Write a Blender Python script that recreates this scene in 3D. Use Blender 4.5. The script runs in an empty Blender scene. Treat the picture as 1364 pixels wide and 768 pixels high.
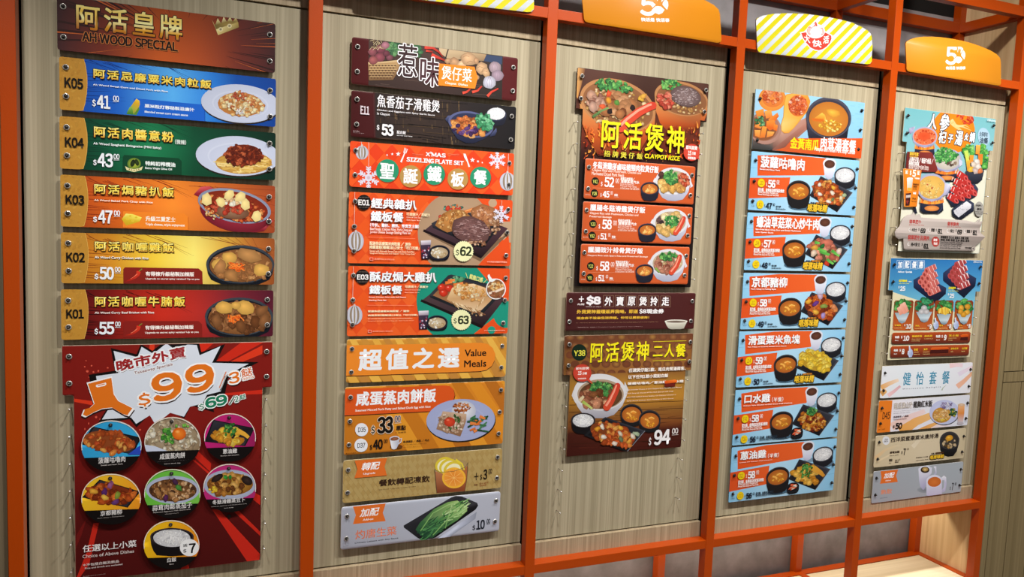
import bpy, bmesh, math, random
import numpy as np
from mathutils import Matrix, Vector
from mathutils.geometry import tessellate_polygon

SC = bpy.context.scene
COL = SC.collection
# ------------------------------------------------------------------ camera
FPX = 992.943                      # focal length in pixels of the 1364 px wide frame
YAW, PIT, ROL = [math.radians(a) for a in (21.5905, -4.8043, 2.2431)]
CAM = np.array([0.0, -1.82, 1.75])
_f = np.array([math.sin(YAW)*math.cos(PIT), math.cos(YAW)*math.cos(PIT), math.sin(PIT)])
_r = np.array([math.cos(YAW), -math.sin(YAW), 0.0]); _u = np.cross(_r, _f)
RGT = math.cos(ROL)*_r + math.sin(ROL)*_u
UPV = -math.sin(ROL)*_r + math.cos(ROL)*_u
cd = bpy.data.cameras.new('camera'); cam = bpy.data.objects.new('camera', cd); COL.objects.link(cam)
cd.sensor_width = 36.0; cd.lens = 36.0*FPX/1364.0; cd.clip_start = 0.02
cam.matrix_world = Matrix([[RGT[i], UPV[i], -_f[i], CAM[i]] for i in range(3)] + [[0, 0, 0, 1]])
SC.camera = cam
# ------------------------------------------------------------------ light
SC.view_settings.view_transform = 'Standard'; SC.view_settings.look = 'None'
SC.view_settings.gamma = 1.0; SC.view_settings.use_curve_mapping = False
SC.view_settings.exposure = 0.0
W = bpy.data.worlds.new('world'); SC.world = W; W.use_nodes = True
W.node_tree.nodes['Background'].inputs[0].default_value = (1.0, 0.985, 0.97, 1)
W.node_tree.nodes['Background'].inputs[1].default_value = 0.13
def lamp(name, kind, loc, power, size, color=(1.0, 0.98, 0.955), aim=None, spot=None):
    l = bpy.data.lights.new(name, kind); l.energy = power; l.color = color
    if kind == 'AREA':
        l.shape = 'DISK'; l.size = size
    else:
        l.shadow_soft_size = size
    if spot:
        l.spot_size = math.radians(spot); l.spot_blend = 0.8
    o = bpy.data.objects.new(name, l); COL.objects.link(o); o.location = loc
    d = Vector(aim if aim else (loc[0], loc[1], 0)) - Vector(loc)
    o.rotation_euler = d.to_track_quat('-Z', 'Y').to_euler()
    return o
for lx, pw, tz, cone in ((-0.50, 58, 0.28, 73), (0.55, 82, 0.52, 90), (1.45, 80, 0.62, 110), (2.35, 92, 0.62, 94), (3.25, 50, 0.7, 100)):   # row of ceiling spots aimed at the menu wall
    lamp('ceiling_downlight', 'SPOT', (lx, -1.05, 3.12), pw*1.5, 0.05, aim=(lx, 0.0, tz), spot=cone)
lamp('ceiling_downlight', 'SPOT', (1.25, -0.60, 3.08), 46, 0.04, aim=(2.60, 0.16, 2.46), spot=40)     # added fill spot to brighten the end panel of the frame
for lx, ly in ((-1.2, -3.4), (0.7, -4.0), (2.2, -3.0), (3.6, -4.2)):           # further ceiling panels in the room behind
    lamp('ceiling_panel_lamp', 'AREA', (lx, ly, 3.1), 6, 0.3, color=(1.0, 0.985, 0.97))
def strip_lamp(x0, x1, y, z, power):                                           # LED strip under the panels, shining down on the shelf
    o = lamp('led_strip', 'AREA', ((x0+x1)/2, y, z), power, 0.01, color=(1.0, 0.90, 0.76))
    o.data.shape = 'RECTANGLE'; o.data.size = x1-x0; o.data.size_y = 0.008; o.rotation_euler = (0, 0, 0)
strip_lamp(0.30, 2.57, 0.205, 0.792, 4.4)

# ------------------------------------------------------------------ materials
PG = 1.0                           # gain on print colours, lowered per column to offset strong light
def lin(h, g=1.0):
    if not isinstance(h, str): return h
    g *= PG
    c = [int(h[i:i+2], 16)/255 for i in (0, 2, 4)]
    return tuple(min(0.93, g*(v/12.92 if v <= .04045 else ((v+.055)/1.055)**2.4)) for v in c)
def nmat(name):
    m = bpy.data.materials.new(name); m.use_nodes = True
    return m, m.node_tree.nodes, m.node_tree.links, m.node_tree.nodes['Principled BSDF']
def print_mat():
    m, n, l, p = nmat('printed_board')
    a = n.new('ShaderNodeVertexColor'); a.layer_name = 'Col'
    l.new(a.outputs['Color'], p.inputs['Base Color'])
    p.inputs['Roughness'].default_value = 0.42; p.inputs['Specular IOR Level'].default_value = 0.22
    return m
def plain(name, c, rough=0.5, metal=0.0, spec=0.5):
    m, n, l, p = nmat(name)
    p.inputs['Base Color'].default_value = (*lin(c), 1); p.inputs['Roughness'].default_value = rough
    p.inputs['Metallic'].default_value = metal; p.inputs['Specular IOR Level'].default_value = spec
    return m
def wood(name, c1, c2, axis='Z', rough=0.55, fine=260.0):
    m, n, l, p = nmat(name)
    tc = n.new('ShaderNodeTexCoord'); mp = n.new('ShaderNodeMapping')
    s = {'Z': (fine, fine, 1.2), 'X': (1.2, fine, fine), 'Y': (fine, 1.2, fine)}[axis]
    mp.inputs['Scale'].default_value = s
    l.new(tc.outputs['Object'], mp.inputs['Vector'])
    ns = n.new('ShaderNodeTexNoise'); ns.inputs['Scale'].default_value = 1.0; ns.inputs['Detail'].default_value = 4.0
    l.new(mp.outputs[0], ns.inputs['Vector'])
    mp2 = n.new('ShaderNodeMapping'); mp2.inputs['Scale'].default_value = tuple(v/4 if v > 5 else 0.5 for v in s)
    l.new(tc.outputs['Object'], mp2.inputs['Vector'])
    n2 = n.new('ShaderNodeTexNoise'); n2.inputs['Scale'].default_value = 1.0; n2.inputs['Detail'].default_value = 3.0
    l.new(mp2.outputs[0], n2.inputs['Vector'])
    mx = n.new('ShaderNodeMath'); mx.operation = 'ADD'
    l.new(ns.outputs[0], mx.inputs[0]); l.new(n2.outputs[0], mx.inputs[1])
    cr = n.new('ShaderNodeValToRGB'); cr.color_ramp.elements[0].position = 0.36*2/2; cr.color_ramp.elements[1].position = 0.66
    cr.color_ramp.elements[0].color = (*lin(c1), 1); cr.color_ramp.elements[1].color = (*lin(c2), 1)
    hf = n.new('ShaderNodeMath'); hf.operation = 'MULTIPLY'; hf.inputs[1].default_value = 0.5
    l.new(mx.outputs[0], hf.inputs[0]); l.new(hf.outputs[0], cr.inputs[0]); l.new(cr.outputs[0], p.inputs['Base Color'])
    p.inputs['Roughness'].default_value = rough; p.inputs['Specular IOR Level'].default_value = 0.25
    return m
def concrete(name, c1, c2):
    m, n, l, p = nmat(name)
    tc = n.new('ShaderNodeTexCoord'); ns = n.new('ShaderNodeTexNoise')
    ns.inputs['Scale'].default_value = 9.0; ns.inputs['Detail'].default_value = 7.0; ns.inputs['Roughness'].default_value = 0.6
    l.new(tc.outputs['Object'], ns.inputs['Vector'])
    cr = n.new('ShaderNodeValToRGB'); cr.color_ramp.elements[0].position = 0.3; cr.color_ramp.elements[1].position = 0.7
    cr.color_ramp.elements[0].color = (*lin(c1), 1); cr.color_ramp.elements[1].color = (*lin(c2), 1)
    l.new(ns.outputs[0], cr.inputs[0]); l.new(cr.outputs[0], p.inputs['Base Color'])
    p.inputs['Roughness'].default_value = 0.7; p.inputs['Specular IOR Level'].default_value = 0.2
    return m
def paint(name, c):
    m, n, l, p = nmat(name)
    p.inputs['Base Color'].default_value = (*c, 1); p.inputs['Roughness'].default_value = 0.28
    tc = n.new('ShaderNodeTexCoord'); ns = n.new('ShaderNodeTexNoise'); ns.inputs['Scale'].default_value = 350.0
    l.new(tc.outputs['Object'], ns.inputs['Vector'])
    bp = n.new('ShaderNodeBump'); bp.inputs['Strength'].default_value = 0.10; bp.inputs['Distance'].default_value = 0.002
    l.new(ns.outputs[0], bp.inputs['Height']); l.new(bp.outputs[0], p.inputs['Normal'])
    p.inputs['Specular IOR Level'].default_value = 0.35
    return m
M_PRINT = print_mat()
M_ORANGE = paint('orange_gloss_paint', (0.45, 0.055, 0.001))
M_DOOR = wood('oak_veneer', '968b70', 'b8ac90')
M_STRIP = wood('oak_veneer_strip', '978568', 'b8a587')
M_CLAD = wood('olive_oak_cladding', '776746', '907e5a')
M_SHELF = wood('pale_oak_shelf', 'd2bd98', 'e8d6b6', axis='X', fine=60.0)
M_END = wood('oak_end_panel', 'c8a474', 'e6c898', fine=70.0)
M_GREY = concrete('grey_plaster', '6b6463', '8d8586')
M_GREY_LIT = concrete('grey_plaster_upper', 'a29d9c', 'beb8b9')
M_WALL_SHADE = plain('dark_void', '2a2928', 0.9, spec=0.1)
M_BLACK = plain('black_gap', '080807', 0.95, spec=0.02)
M_STEEL = plain('polished_steel', 'd8d4cc', 0.25, 0.65)
M_PINDARK = plain('dark_steel', '4a4642', 0.3, 0.8)
M_HOLE = plain('dark_hole', '14110f', 0.6)
M_FLOOR = concrete('floor_tile', '6e655c', '8a8076')
M_CEIL = plain('ceiling_paint', 'd8d4cc', 0.9)

# ------------------------------------------------------------------ object helpers
def tag(o, label=None, cat=None, group=None, kind=None):
    if label: o['label'] = label
    if cat: o['category'] = cat
    if group: o['group'] = group
    if kind: o['kind'] = kind
    return o
def empty(name, loc):
    o = bpy.data.objects.new(name, None); COL.objects.link(o); o.location = loc; o.empty_display_size = 0.05
    return o
def link_mesh(name, me, parent=None, loc=(0, 0, 0)):
    o = bpy.data.objects.new(name, me); COL.objects.link(o); o.location = loc
    if parent: o.parent = parent
    return o
def box_mesh(name, x0, x1, y0, y1, z0, z1, mat, bev=0.0):
    bm = bmesh.new()
    vs = [bm.verts.new((x, y, z)) for x in (x0, x1) for y in (y0, y1) for z in (z0, z1)]
    for f in ((0, 1, 3, 2), (4, 6, 7, 5), (0, 4, 5, 1), (2, 3, 7, 6), (0, 2, 6, 4), (1, 5, 7, 3)):
        bm.faces.new([vs[i] for i in f])
    bmesh.ops.recalc_face_normals(bm, faces=bm.faces)
    if bev: bmesh.ops.bevel(bm, geom=list(bm.edges), offset=bev, segments=2, profile=0.6, affect='EDGES')
    me = bpy.data.meshes.new(name); bm.to_mesh(me); bm.free(); me.materials.append(mat)
    return me
def box(name, x0, x1, y0, y1, z0, z1, mat, parent=None, bev=0.0):
    c = ((x0+x1)/2, (y0+y1)/2, z0)
    me = box_mesh(name, x0-c[0], x1-c[0], y0-c[1], y1-c[1], 0, z1-z0, mat, bev)
    loc = c if parent is None else tuple(c[i]-parent.location[i] for i in range(3))
    return link_mesh(name, me, parent, loc)

# ------------------------------------------------------------------ the setting
PL = [-0.2281, 0.1049, 0.4344, 0.7632, 1.0915, 1.4200]
PR = [-0.2122, 0.1223, 0.4504, 0.7790, 1.1073, 1.4364]
PL = [v*1.82 for v in PL]; PR = [v*1.82 for v in PR]
YD = 0.047                                 # front of the wood panels
ZT, ZB = 2.2395, 0.8655                    # seams at the top and bottom of the panels
UB0, UB1 = 2.2893, 2.3160                  # upper rail
LB0, LB1 = 0.7915, 0.8178                  # lower rail
TB0, TB1 = 2.5360, 2.5700                  # top rail
SH = 0.5170                                # shelf top
YBK = 0.25                                 # back legs of the frame
S = dict(kind='structure')
for i in range(5):
    x0, x1 = PR[i]+0.0005, PL[i+1]+0.0025
    d = box('door_%d' % (i+1), x0, x1, YD, YD+0.018, ZB+0.0018, ZT-0.0022, M_DOOR, bev=0.0008)
    tag(d, 'pale oak wall panel, ' + ('leftmost, behind the red takeaway poster', 'second from left, behind the sizzling plate boards', 'middle one, behind the claypot rice boards', 'fourth from left, behind the six blue set meal boards', 'rightmost, behind the hotpot poster')[i], 'panel', **S)
    t = box('trim_%d' % (i+1), x0, x1, YD, YD+0.018, ZT+0.0026, UB1-0.002, M_STRIP)
    tag(t, 'shaded oak strip above the ' + ('leftmost', 'second', 'middle', 'fourth', 'rightmost')[i] + ' oak panel under the orange rail', 'trim', **S)
    t = box('trim_%d' % (i+6), x0, x1, YD-0.0105, YD+0.018, LB1-0.002, ZB-0.0018, M_STRIP, bev=0.0006)
    tag(t, 'oak strip below the ' + ('leftmost', 'second', 'middle', 'fourth', 'rightmost')[i] + ' oak panel on the lower orange rail', 'trim', **S)
b = box('wall_behind_panels', PL[0]-0.9, PR[5]-0.004, YD+0.024, YD+0.034, LB0+0.003, UB1-0.004, M_BLACK)
tag(b, 'black gap backing behind the oak panels', 'wall', **S)
b = box('wall_left', -3.4, PL[0]-0.003, 0.012, 0.03, 0.0, 3.1, wood('brown_oak_side', '6d5f4a', '85765c'))
tag(b, 'brown wood wall at the far left edge beside the orange post', 'wall', **S)
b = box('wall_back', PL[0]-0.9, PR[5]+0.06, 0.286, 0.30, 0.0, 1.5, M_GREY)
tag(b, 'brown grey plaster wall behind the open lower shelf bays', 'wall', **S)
b = box('wall_back_middle', PL[0]-0.9, PR[5]+0.06, 0.286, 0.30, 1.5, 2.60, M_GREY_LIT)  # same plaster as below, colour lightened to stand for more light
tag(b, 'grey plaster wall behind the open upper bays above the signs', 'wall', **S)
b = box('wall_back_upper', PL[0]-0.9, PR[5]+0.06, 0.286, 0.30, 2.60, 3.1, M_WALL_SHADE)  # same back wall, the unlit bay's shade put into its colour
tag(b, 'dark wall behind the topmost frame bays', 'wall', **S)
b = box('wall_right_end', PR[5]-0.001, PR[5]+0.02, 0.034, 0.286, SH, 3.1, M_END)
tag(b, 'oak end panel closing the right side of the bays', 'wall', **S)
# right cladding: planks and rails with narrow grooves
e = empty('wall_right', (PR[5]+0.5, 0.02, 0)); tag(e, 'olive oak plank cladding at the right edge beside the orange post', 'wall', **S)
px = PR[5]+0.001
xs = [px, 2.6600]+[2.7610+0.117*k for k in range(16)]
box('cladding_plank', xs[0], xs[1]-0.0022, 0.012, 0.03, 0, 3.1, M_CLAD, e)
for k in range(1, len(xs)-1):
    box('cladding_plank', xs[k]+0.0022, xs[k+1]-0.0022, 0.012, 0.03, 0, 1.2490, M_CLAD, e)
    box('cladding_plank', xs[k]+0.0022, xs[k+1]-0.0022, 0.012, 0.03, 1.2925, 3.1, M_CLAD, e)
box('cladding_rail', xs[1]+0.0022, xs[-1], 0.012, 0.03, 1.2525, 1.289, M_CLAD, e)
box('cladding_backing', px, xs[-1], 0.031, 0.034, 0, 3.1, M_BLACK, e)
f = box('floor', -3.5, 5.5, -6.0, 0.30, -0.05, 0.0, M_FLOOR); tag(f, 'grey brown tiled floor below the shelf', 'floor', **S)
f = box('ceiling', -3.5, 5.5, -6.0, 0.30, 3.22, 3.27, M_CEIL); tag(f, 'pale painted ceiling above the frame', 'ceiling', **S)

b = box('trim_11', PR[1]+0.002, PL[5]-0.002, 0.186, 0.188, 0.7700, 0.80, plain('led_profile', 'b8b8b8', .5)); tag(b, 'LED profile lip under the panels above the shelf', 'trim', **S)  # unseen lip added to cut the dark triangle on the end panel
# the orange steel frame, one welded thing
fr = empty('steel_frame', ((PL[0]+PR[5])/2, 0.13, 0))
tag(fr, 'orange gloss painted square tube frame holding the oak panels, shelf and signs', 'frame')
for i in range(6):
    box('front_post', PL[i], PR[i], 0, 0.030, 0, 3.1, M_ORANGE, fr, 0.0012)
    if i > 0:
        box('back_post', PL[i], PR[i], YBK, 0.28, 0, 3.1, M_ORANGE, fr, 0.0012)
        box('side_rail', PL[i]+0.001, PR[i]-0.001, 0.030, YBK, TB0, TB1, M_ORANGE, fr, 0.001)
        box('side_rail', PL[i]+0.001, PR[i]-0.001, 0.030, YBK, SH-0.028, SH+0.002, M_ORANGE, fr, 0.001)
for i in range(5):
    a, c = PR[i]-0.001, PL[i+1]+0.001
    for z0, z1, nm in ((UB0, UB1, 'upper_rail'), (LB0, LB1, 'lower_rail'), (TB0, TB1, 'top_rail'), (SH-0.028, SH+0.002, 'shelf_rail')):
        box(nm, a, c, 0.001, 0.029 if nm != 'lower_rail' else 0.0362, z0, z1, M_ORANGE, fr, 0.001)
    box('back_rail', a, c, YBK+0.001, 0.279, TB0, TB1+0.004, M_ORANGE, fr, 0.001)
    box('back_rail', a, c, YBK-0.02, YBK+0.012, SH-0.028, SH+0.002, M_ORANGE, fr, 0.001)
for i in range(1, 5):
    s = box('shelf_board', PR[i]+0.001, PL[i+1]-0.001, 0.031, YBK-0.022, SH-0.018, SH, M_SHELF, bev=0.001)
    tag(s, 'pale oak shelf board in the lower bay, ' + ('below the second panel', 'below the middle panel', 'below the blue set meal panel', 'rightmost, below the hotpot panel')[i-1], 'shelf', group='shelf boards in the orange frame')

# ------------------------------------------------------------------ print engine
def ray_to(y, px, py):
    px = np.asarray(px, float); py = np.asarray(py, float)
    d = ((px-682)/FPX)[..., None]*RGT + ((384-py)/FPX)[..., None]*UPV + _f
    t = (y-CAM[1])/d[..., 1]
    return CAM[0]+d[..., 0]*t, CAM[2]+d[..., 2]*t
class Fm:                                   # a measuring frame: a part of the photograph seen enlarged
    def __init__(s, x, y, k): s.x, s.y, s.k = x, y, k
    def px(s, cx, cy): return s.x+np.asarray(cx, float)/s.k, s.y+np.asarray(cy, float)/s.k
_tc = bpy.data.curves.new('lettering', 'FONT'); _tc.resolution_u = 3
_to = bpy.data.objects.new('lettering', _tc)
_gc = {}
def raw(ch):
    if ch in _gc: return _gc[ch]
    _tc.body = ch
    m = _to.to_mesh(); co = np.zeros(len(m.vertices)*3, np.float32); m.vertices.foreach_get('co', co)
    m.calc_loop_triangles(); tr = np.zeros(len(m.loop_triangles)*3, np.int32); m.loop_triangles.foreach_get('vertices', tr)
    _gc[ch] = (co.reshape(-1, 3)[:, :2].astype(float), tr.reshape(-1, 3)); _to.to_mesh_clear()
    return _gc[ch]
EM = np.ptp(raw('口口')[0][:, 0])-np.ptp(raw('口')[0][:, 0])
def glyphs(s, sp=1.0):
    """set one line of lettering: square advance for Chinese, close fitted advance for Latin letters and figures"""
    x = 0.0; V, T, n = [], [], 0
    if s.isascii() and any(c.islower() for c in s):
        co, tr = raw(s); lo, hi = co.min(0), co.max(0)
        return (co-lo)/np.maximum(hi-lo, 1e-6), tr
    for ch in s:
        if ch == ' ': x += EM*.28; continue
        asc = 33 <= ord(ch) < 127
        co, tr = raw(chr(ord(ch)+0xFEE0) if asc else ch)
        if not len(co): x += EM*.5; continue
        if asc: lo = co[:, 0].min(); w = np.ptp(co[:, 0]); off = x-lo; x += w+EM*(.075 if any(c.isalpha() for c in s) else .05)*sp
        else: off = x; x += EM*sp
        V.append(co+np.array([off, 0])); T.append(tr+n); n += len(co)
    co, tr = np.concatenate(V), np.concatenate(T); lo, hi = co.min(0), co.max(0)
    return (co-lo)/np.maximum(hi-lo, 1e-6), tr
def clip_convex(P, C, clip):
    """Sutherland-Hodgman in the board's plane; P points, C colours, clip counter-clockwise convex polygon."""
    P = [tuple(p) for p in P]; C = [tuple(c) for c in C]
    n = len(clip)
    for i in range(n):
        ax, az = clip[i]; bx, bz = clip[(i+1) % n]
        ins = [(bx-ax)*(p[1]-az)-(bz-az)*(p[0]-ax) for p in P]
        if min(ins) >= 0: continue
        if max(ins) < 0: return [], []
        Q, D = [], []
        for j in range(len(P)):
            k = (j+1) % len(P)
            if ins[j] >= 0: Q.append(P[j]); D.append(C[j])
            if (ins[j] >= 0) != (ins[k] >= 0):
                t = ins[j]/(ins[j]-ins[k])
                Q.append(tuple(P[j][m]+t*(P[k][m]-P[j][m]) for m in (0, 1)))
                D.append(tuple(C[j][m]+t*(C[k][m]-C[j][m]) for m in (0, 1, 2)))
        P, C = Q, D
        if len(P) < 3: return [], []
    return P, C
def rounded(pts, r):
    """round the corners of an outline (local x,z)"""
    out = []; n = len(pts)
    for i in range(n):
        p0, p, p1 = [np.array(pts[(i+k) % n], float) for k in (-1, 0, 1)]
        a, c = p0-p, p1-p; la, lc = np.linalg.norm(a), np.linalg.norm(c)
        rr = min(r, la*0.45, lc*0.45)
        A, B = p+a/la*rr, p+c/lc*rr
        for t in np.linspace(0, 1, 6):
            out.append(tuple((1-t)**2*A+2*t*(1-t)*p+t*t*B))
    return out
def area(p): return 0.5*sum(p[i][0]*p[(i+1) % len(p)][1]-p[(i+1) % len(p)][0]*p[i][1] for i in range(len(p)))
def tri_poly(pts):
    return [tuple(t) for t in tessellate_polygon([[Vector((p[0], p[1], 0)) for p in pts]])]
STEP = 4.5e-6
def mk_mesh(name, V, T, C, mat):
    me = bpy.data.meshes.new(name)
    me.vertices.add(len(V)); me.vertices.foreach_set('co', np.asarray(V, np.float32).ravel())
    me.loops.add(len(T)*3); me.loops.foreach_set('vertex_index', np.asarray(T, np.int32).ravel())
    me.polygons.add(len(T)); me.polygons.foreach_set('loop_start', np.arange(0, len(T)*3, 3, dtype=np.int32))
    try: me.polygons.foreach_set('loop_total', np.full(len(T), 3, np.int32))
    except Exception: pass
    at = me.color_attributes.new('Col', 'FLOAT_COLOR', 'POINT')
    c4 = np.ones((len(V), 4), np.float32); c4[:, :3] = C; at.data.foreach_set('color', c4.ravel())
    me.update(calc_edges=True); me.validate(); me.materials.append(mat)
    return me
PEG_Y = 0.024
def lathe(name, prof, mats, n=12):
    """profile of (radius, y, material index) around the y axis"""
    bm = bmesh.new(); rings = []
    for r, y, m in prof:
        rings.append([bm.verts.new((r*math.cos(2*math.pi*k/n), y, r*math.sin(2*math.pi*k/n))) for k in range(n)] if r > 1e-6 else [bm.verts.new((0, y, 0))])
    for j in range(len(prof)-1):
        a, c = rings[j], rings[j+1]
        for k in range(n):
            v = [a[k % len(a)], a[(k+1) % len(a)], c[(k+1) % len(c)], c[k % len(c)]]
            v = [x for i, x in enumerate(v) if x not in v[:i]]
            if len(v) > 2:
                f = bm.faces.new(v); f.material_index = prof[j][2]; f.smooth = True
    bmesh.ops.recalc_face_normals(bm, faces=bm.faces)
    me = bpy.data.meshes.new(name); bm.to_mesh(me); bm.free()
    for m in mats: me.materials.append(m)
    return me
ball = [(0.0027*math.sin(math.pi*k/8), -0.0027*math.cos(math.pi*k/8)) for k in range(8)]
ME_PEG = lathe('peg', [(0, -0.0027, 0)] + [(r, y, 0) for r, y in ball[1:7]] + [(0.0011, 0.0024, 0), (0.0011, YD-PEG_Y+0.002, 0), (0, YD-PEG_Y+0.002, 0)], [M_STEEL])
ME_EYE = lathe('eyelet', [(0.0040, -0.0006, 0), (0.0046, -0.0013, 0), (0.0057, -0.0011, 0), (0.0062, -0.0002, 0)], [M_STEEL], 20)
ME_HOLE = lathe('eyelet_hole', [(0, -0.0006, 0), (0.0042, -0.0006, 0), (0.0042, 0.0, 0)], [M_HOLE], 16)
ME_PIN = lathe('pin_head', [(0, -0.0072, 0)] + [(r*0.95, y-0.0045, 0) for r, y in ball[1:7]] + [(0.0011, -0.002, 0), (0.0011, 0.0, 0)], [M_PINDARK])
ME_EYED = lathe('eyelet_dark', [(0.0040, -0.0006, 0), (0.0044, -0.0010, 0), (0.0050, -0.0009, 0), (0.0053, -0.0002, 0)], [M_HOLE], 20)
YB = 0.0335
BOARDS = []
class Board:
    def __init__(s, name, label, cat, fm, pts, col, edge=None, y=YB, r=0.006, group=None, th=0.003, ortho=True, clip=None, peg=True):
        BOARDS.append(s); s.f = fm; s.y = y; s.th = th; s.parts = {}; s.k = 1; s.T = None; s.pts = pts
        W_ = []
        for p in pts:
            ff, cx, cy = (fm, *p) if len(p) == 2 else p
            x, z = ray_to(y, *ff.px(cx, cy)); W_.append([float(x), float(z)])
        W_ = np.array(W_)
        if ortho:                                       # square up the outline: equal edges share one coordinate
            for a in (0, 1):
                idx = np.argsort(W_[:, a]); grp = [[idx[0]]]
                for i in idx[1:]:
                    if W_[i, a]-W_[grp[-1][-1], a] < 0.009: grp[-1].append(i)
                    else: grp.append([i])
                for g in grp: W_[g, a] = W_[g, a].mean()
        if area(W_) < 0: W_ = W_[::-1]
        s.x0, s.z0 = (W_[:, 0].min()+W_[:, 0].max())/2, W_[:, 1].min()
        s.W = W_-np.array([s.x0, s.z0])
        s.w, s.h = np.ptp(W_[:, 0]), np.ptp(W_[:, 1])
        s.root = empty(name, (s.x0, y+th, s.z0)); tag(s.root, label, cat, group)
        out = rounded([tuple(p) for p in s.W], r) if r > 0 else [tuple(p) for p in s.W]
        s.out = out
        lo, hi = s.W.min(0), s.W.max(0)
        s.clip = [(lo[0], lo[1]), (hi[0], lo[1]), (hi[0], hi[1]), (lo[0], hi[1])]
        if clip == 'out': s.clip = out
        if len(s.W) == 4 and ortho: s.clip = out
        # slab with a small chamfer
        n = len(out); ce = lin(edge) if edge else lin('cfc8b8'); cf = lin(col)
        ins = []
        for i in range(n):
            a, c = np.array(out[i-1]), np.array(out[(i+1) % n]); d = c-a; d /= max(np.linalg.norm(d), 1e-9)
            ins.append((out[i][0]-d[1]*0.0007, out[i][1]+d[0]*0.0007))
        V, C, T = [], [], []
        def ring(pp, yy, cc):
            b0 = len(V); V.extend([(p[0], yy, p[1]) for p in pp]); C.extend([cc]*n); return b0
        back = ring(out, 0, ce); side = ring(out, -th+0.0006, ce); side2 = ring(out, -th+0.0006, ce); fr1 = ring(ins, -th, cf)
        for a, c in ((back, side), (side2, fr1)):
            for i in range(n):
                j = (i+1) % n
                T += [(a+i, a+j, c+j), (a+i, c+j, c+i)]
        ft = tri_poly(ins)
        for t in ft:
            q = [ins[i] for i in t]
            T.append(tuple(fr1+i for i in (t if area(q) > 0 else t[::-1])))
            q2 = (t[::-1] if area(q) > 0 else t); T.append(tuple(back+i for i in q2))
        link_mesh('panel', mk_mesh('panel', V, T, C, M_PRINT), s.root)
        s.cur = 'background_print'; s.mpx = abs(s.w)/max(1e-6, 1)
        a = s.L(0, 0); c = s.L(100, 0); s.u = abs(c[0]-a[0])/100      # metres per crop pixel
    def fr(s, fm): s.f = fm; a = s.L(0, 0); c = s.L(100, 0); s.u = abs(c[0]-a[0])/100; return s
    def tmpl(s, other=None):
        """measure on another board of the same format and carry the places over"""
        s.T = other; s.fr(other.f if other else s.f); return s
    def L(s, cx, cy):
        if s.T is not None:
            o = s.T; x, z = ray_to(o.y, *s.f.px(cx, cy))
            return (x-o.x0)*s.w/o.w, (z-o.z0)*s.h/o.h
        x, z = ray_to(s.y, *s.f.px(cx, cy)); return x-s.x0, z-s.z0
    def p(s, part): s.cur = part; return s
    def add(s, P, T, C, same=False):
        d = s.parts.setdefault(s.cur, [[], [], [], 0])
        if not same: s.k += 1
        V = np.empty((len(P), 3)); V[:, 0] = [q[0] for q in P] if not isinstance(P, np.ndarray) else P[:, 0]
        V[:, 2] = [q[1] for q in P] if not isinstance(P, np.ndarray) else P[:, 1]
        V[:, 1] = -s.th-STEP*s.k
        d[0].append(V); d[1].append(np.asarray(T, np.int64).reshape(-1, 3)+d[3]); d[3] += len(V)
        C = np.asarray(C, float)
        d[2].append(np.tile(C, (len(V), 1)) if C.ndim == 1 else C)
    @property
    def clip(s): return s.clips[0]
    @clip.setter
    def clip(s, c): s.clips = [c]
    def poly(s, pts, col, cols=None, cl=True, same=False):
        pts = np.array(pts, float); x, z = s.L(pts[:, 0], pts[:, 1]); P = list(zip(x, z))
        C = [lin(c) for c in cols] if cols else [lin(col)]*len(P)
        if area(P) < 0: P = P[::-1]; C = C[::-1]
        if cl and not same and len(s.clips) > 1:
            k0 = s.k
            P0, C0 = P, C
            for c_ in s.clips:
                P, C = clip_convex(P0, C0, c_)
                if len(P) < 3: continue
                T = tri_poly(P); T = [t if area([P[i] for i in t]) > 0 else t[::-1] for t in T]
                s.k = k0; s.add(P, T, np.array(C))
            return
        if cl:
            P, C = clip_convex(P, C, s.clip)
            if len(P) < 3: return
        T = tri_poly(P); T = [t if area([P[i] for i in t]) > 0 else t[::-1] for t in T]
        s.add(P, T, np.array(C), same)
    def fan(s, ctr, pts, cc, cr, cl=True):
        pts = np.array([ctr]+list(pts), float); x, z = s.L(pts[:, 0], pts[:, 1]); P = list(zip(x, z))
        cc, cr = lin(cc), lin(cr); n = len(P)-1
        q = np.array(P); safe = False
        for c0 in s.clips:
            a = np.array(c0); lo, hi = a.min(0), a.max(0)
            safe = safe or (len(c0) < 30 and (q.min(0) > lo+0.008).all() and (q.max(0) < hi-0.008).all())
        if not cl or safe:
            ccw = area(P[1:]) > 0
            T = [(0, 1+i, 1+(i+1) % n) if ccw else (0, 1+(i+1) % n, 1+i) for i in range(n)]
            s.add(P, T, np.array([cc]+[cr]*n)); return
        s.k += 1
        for i in range(n):
            t = [P[0], P[1+i], P[1+(i+1) % n]]; C = [cc, cr, cr]
            if area(t) < 0: t = [t[0], t[2], t[1]]
            for c0 in s.clips:
                Q, D = clip_convex(t, C, c0)
                if len(Q) > 2: s.add(Q, [(0, j, j+1) for j in range(1, len(Q)-1)], np.array(D), True)
    def ell(s, cx, cy, rx, ry, col, rim=None, rot=0, n=36, a0=0, a1=360, cl=True, sup=1.0):
        ca, sa = math.cos(math.radians(rot)), math.sin(math.radians(rot)); P = []
        for k in range(n):
            a = math.radians(a0+(a1-a0)*k/(n if a1-a0 >= 360 else n-1))
            c_, s_ = math.cos(a), math.sin(a)
            u = rx*math.copysign(abs(c_)**sup, c_); v = ry*math.copysign(abs(s_)**sup, s_)
            P.append((cx+u*ca-v*sa, cy+u*sa+v*ca))
        if a1-a0 < 360: s.poly(P, col, cl=cl)
        else: s.fan((cx, cy), P, col, rim or col, cl)
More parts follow.
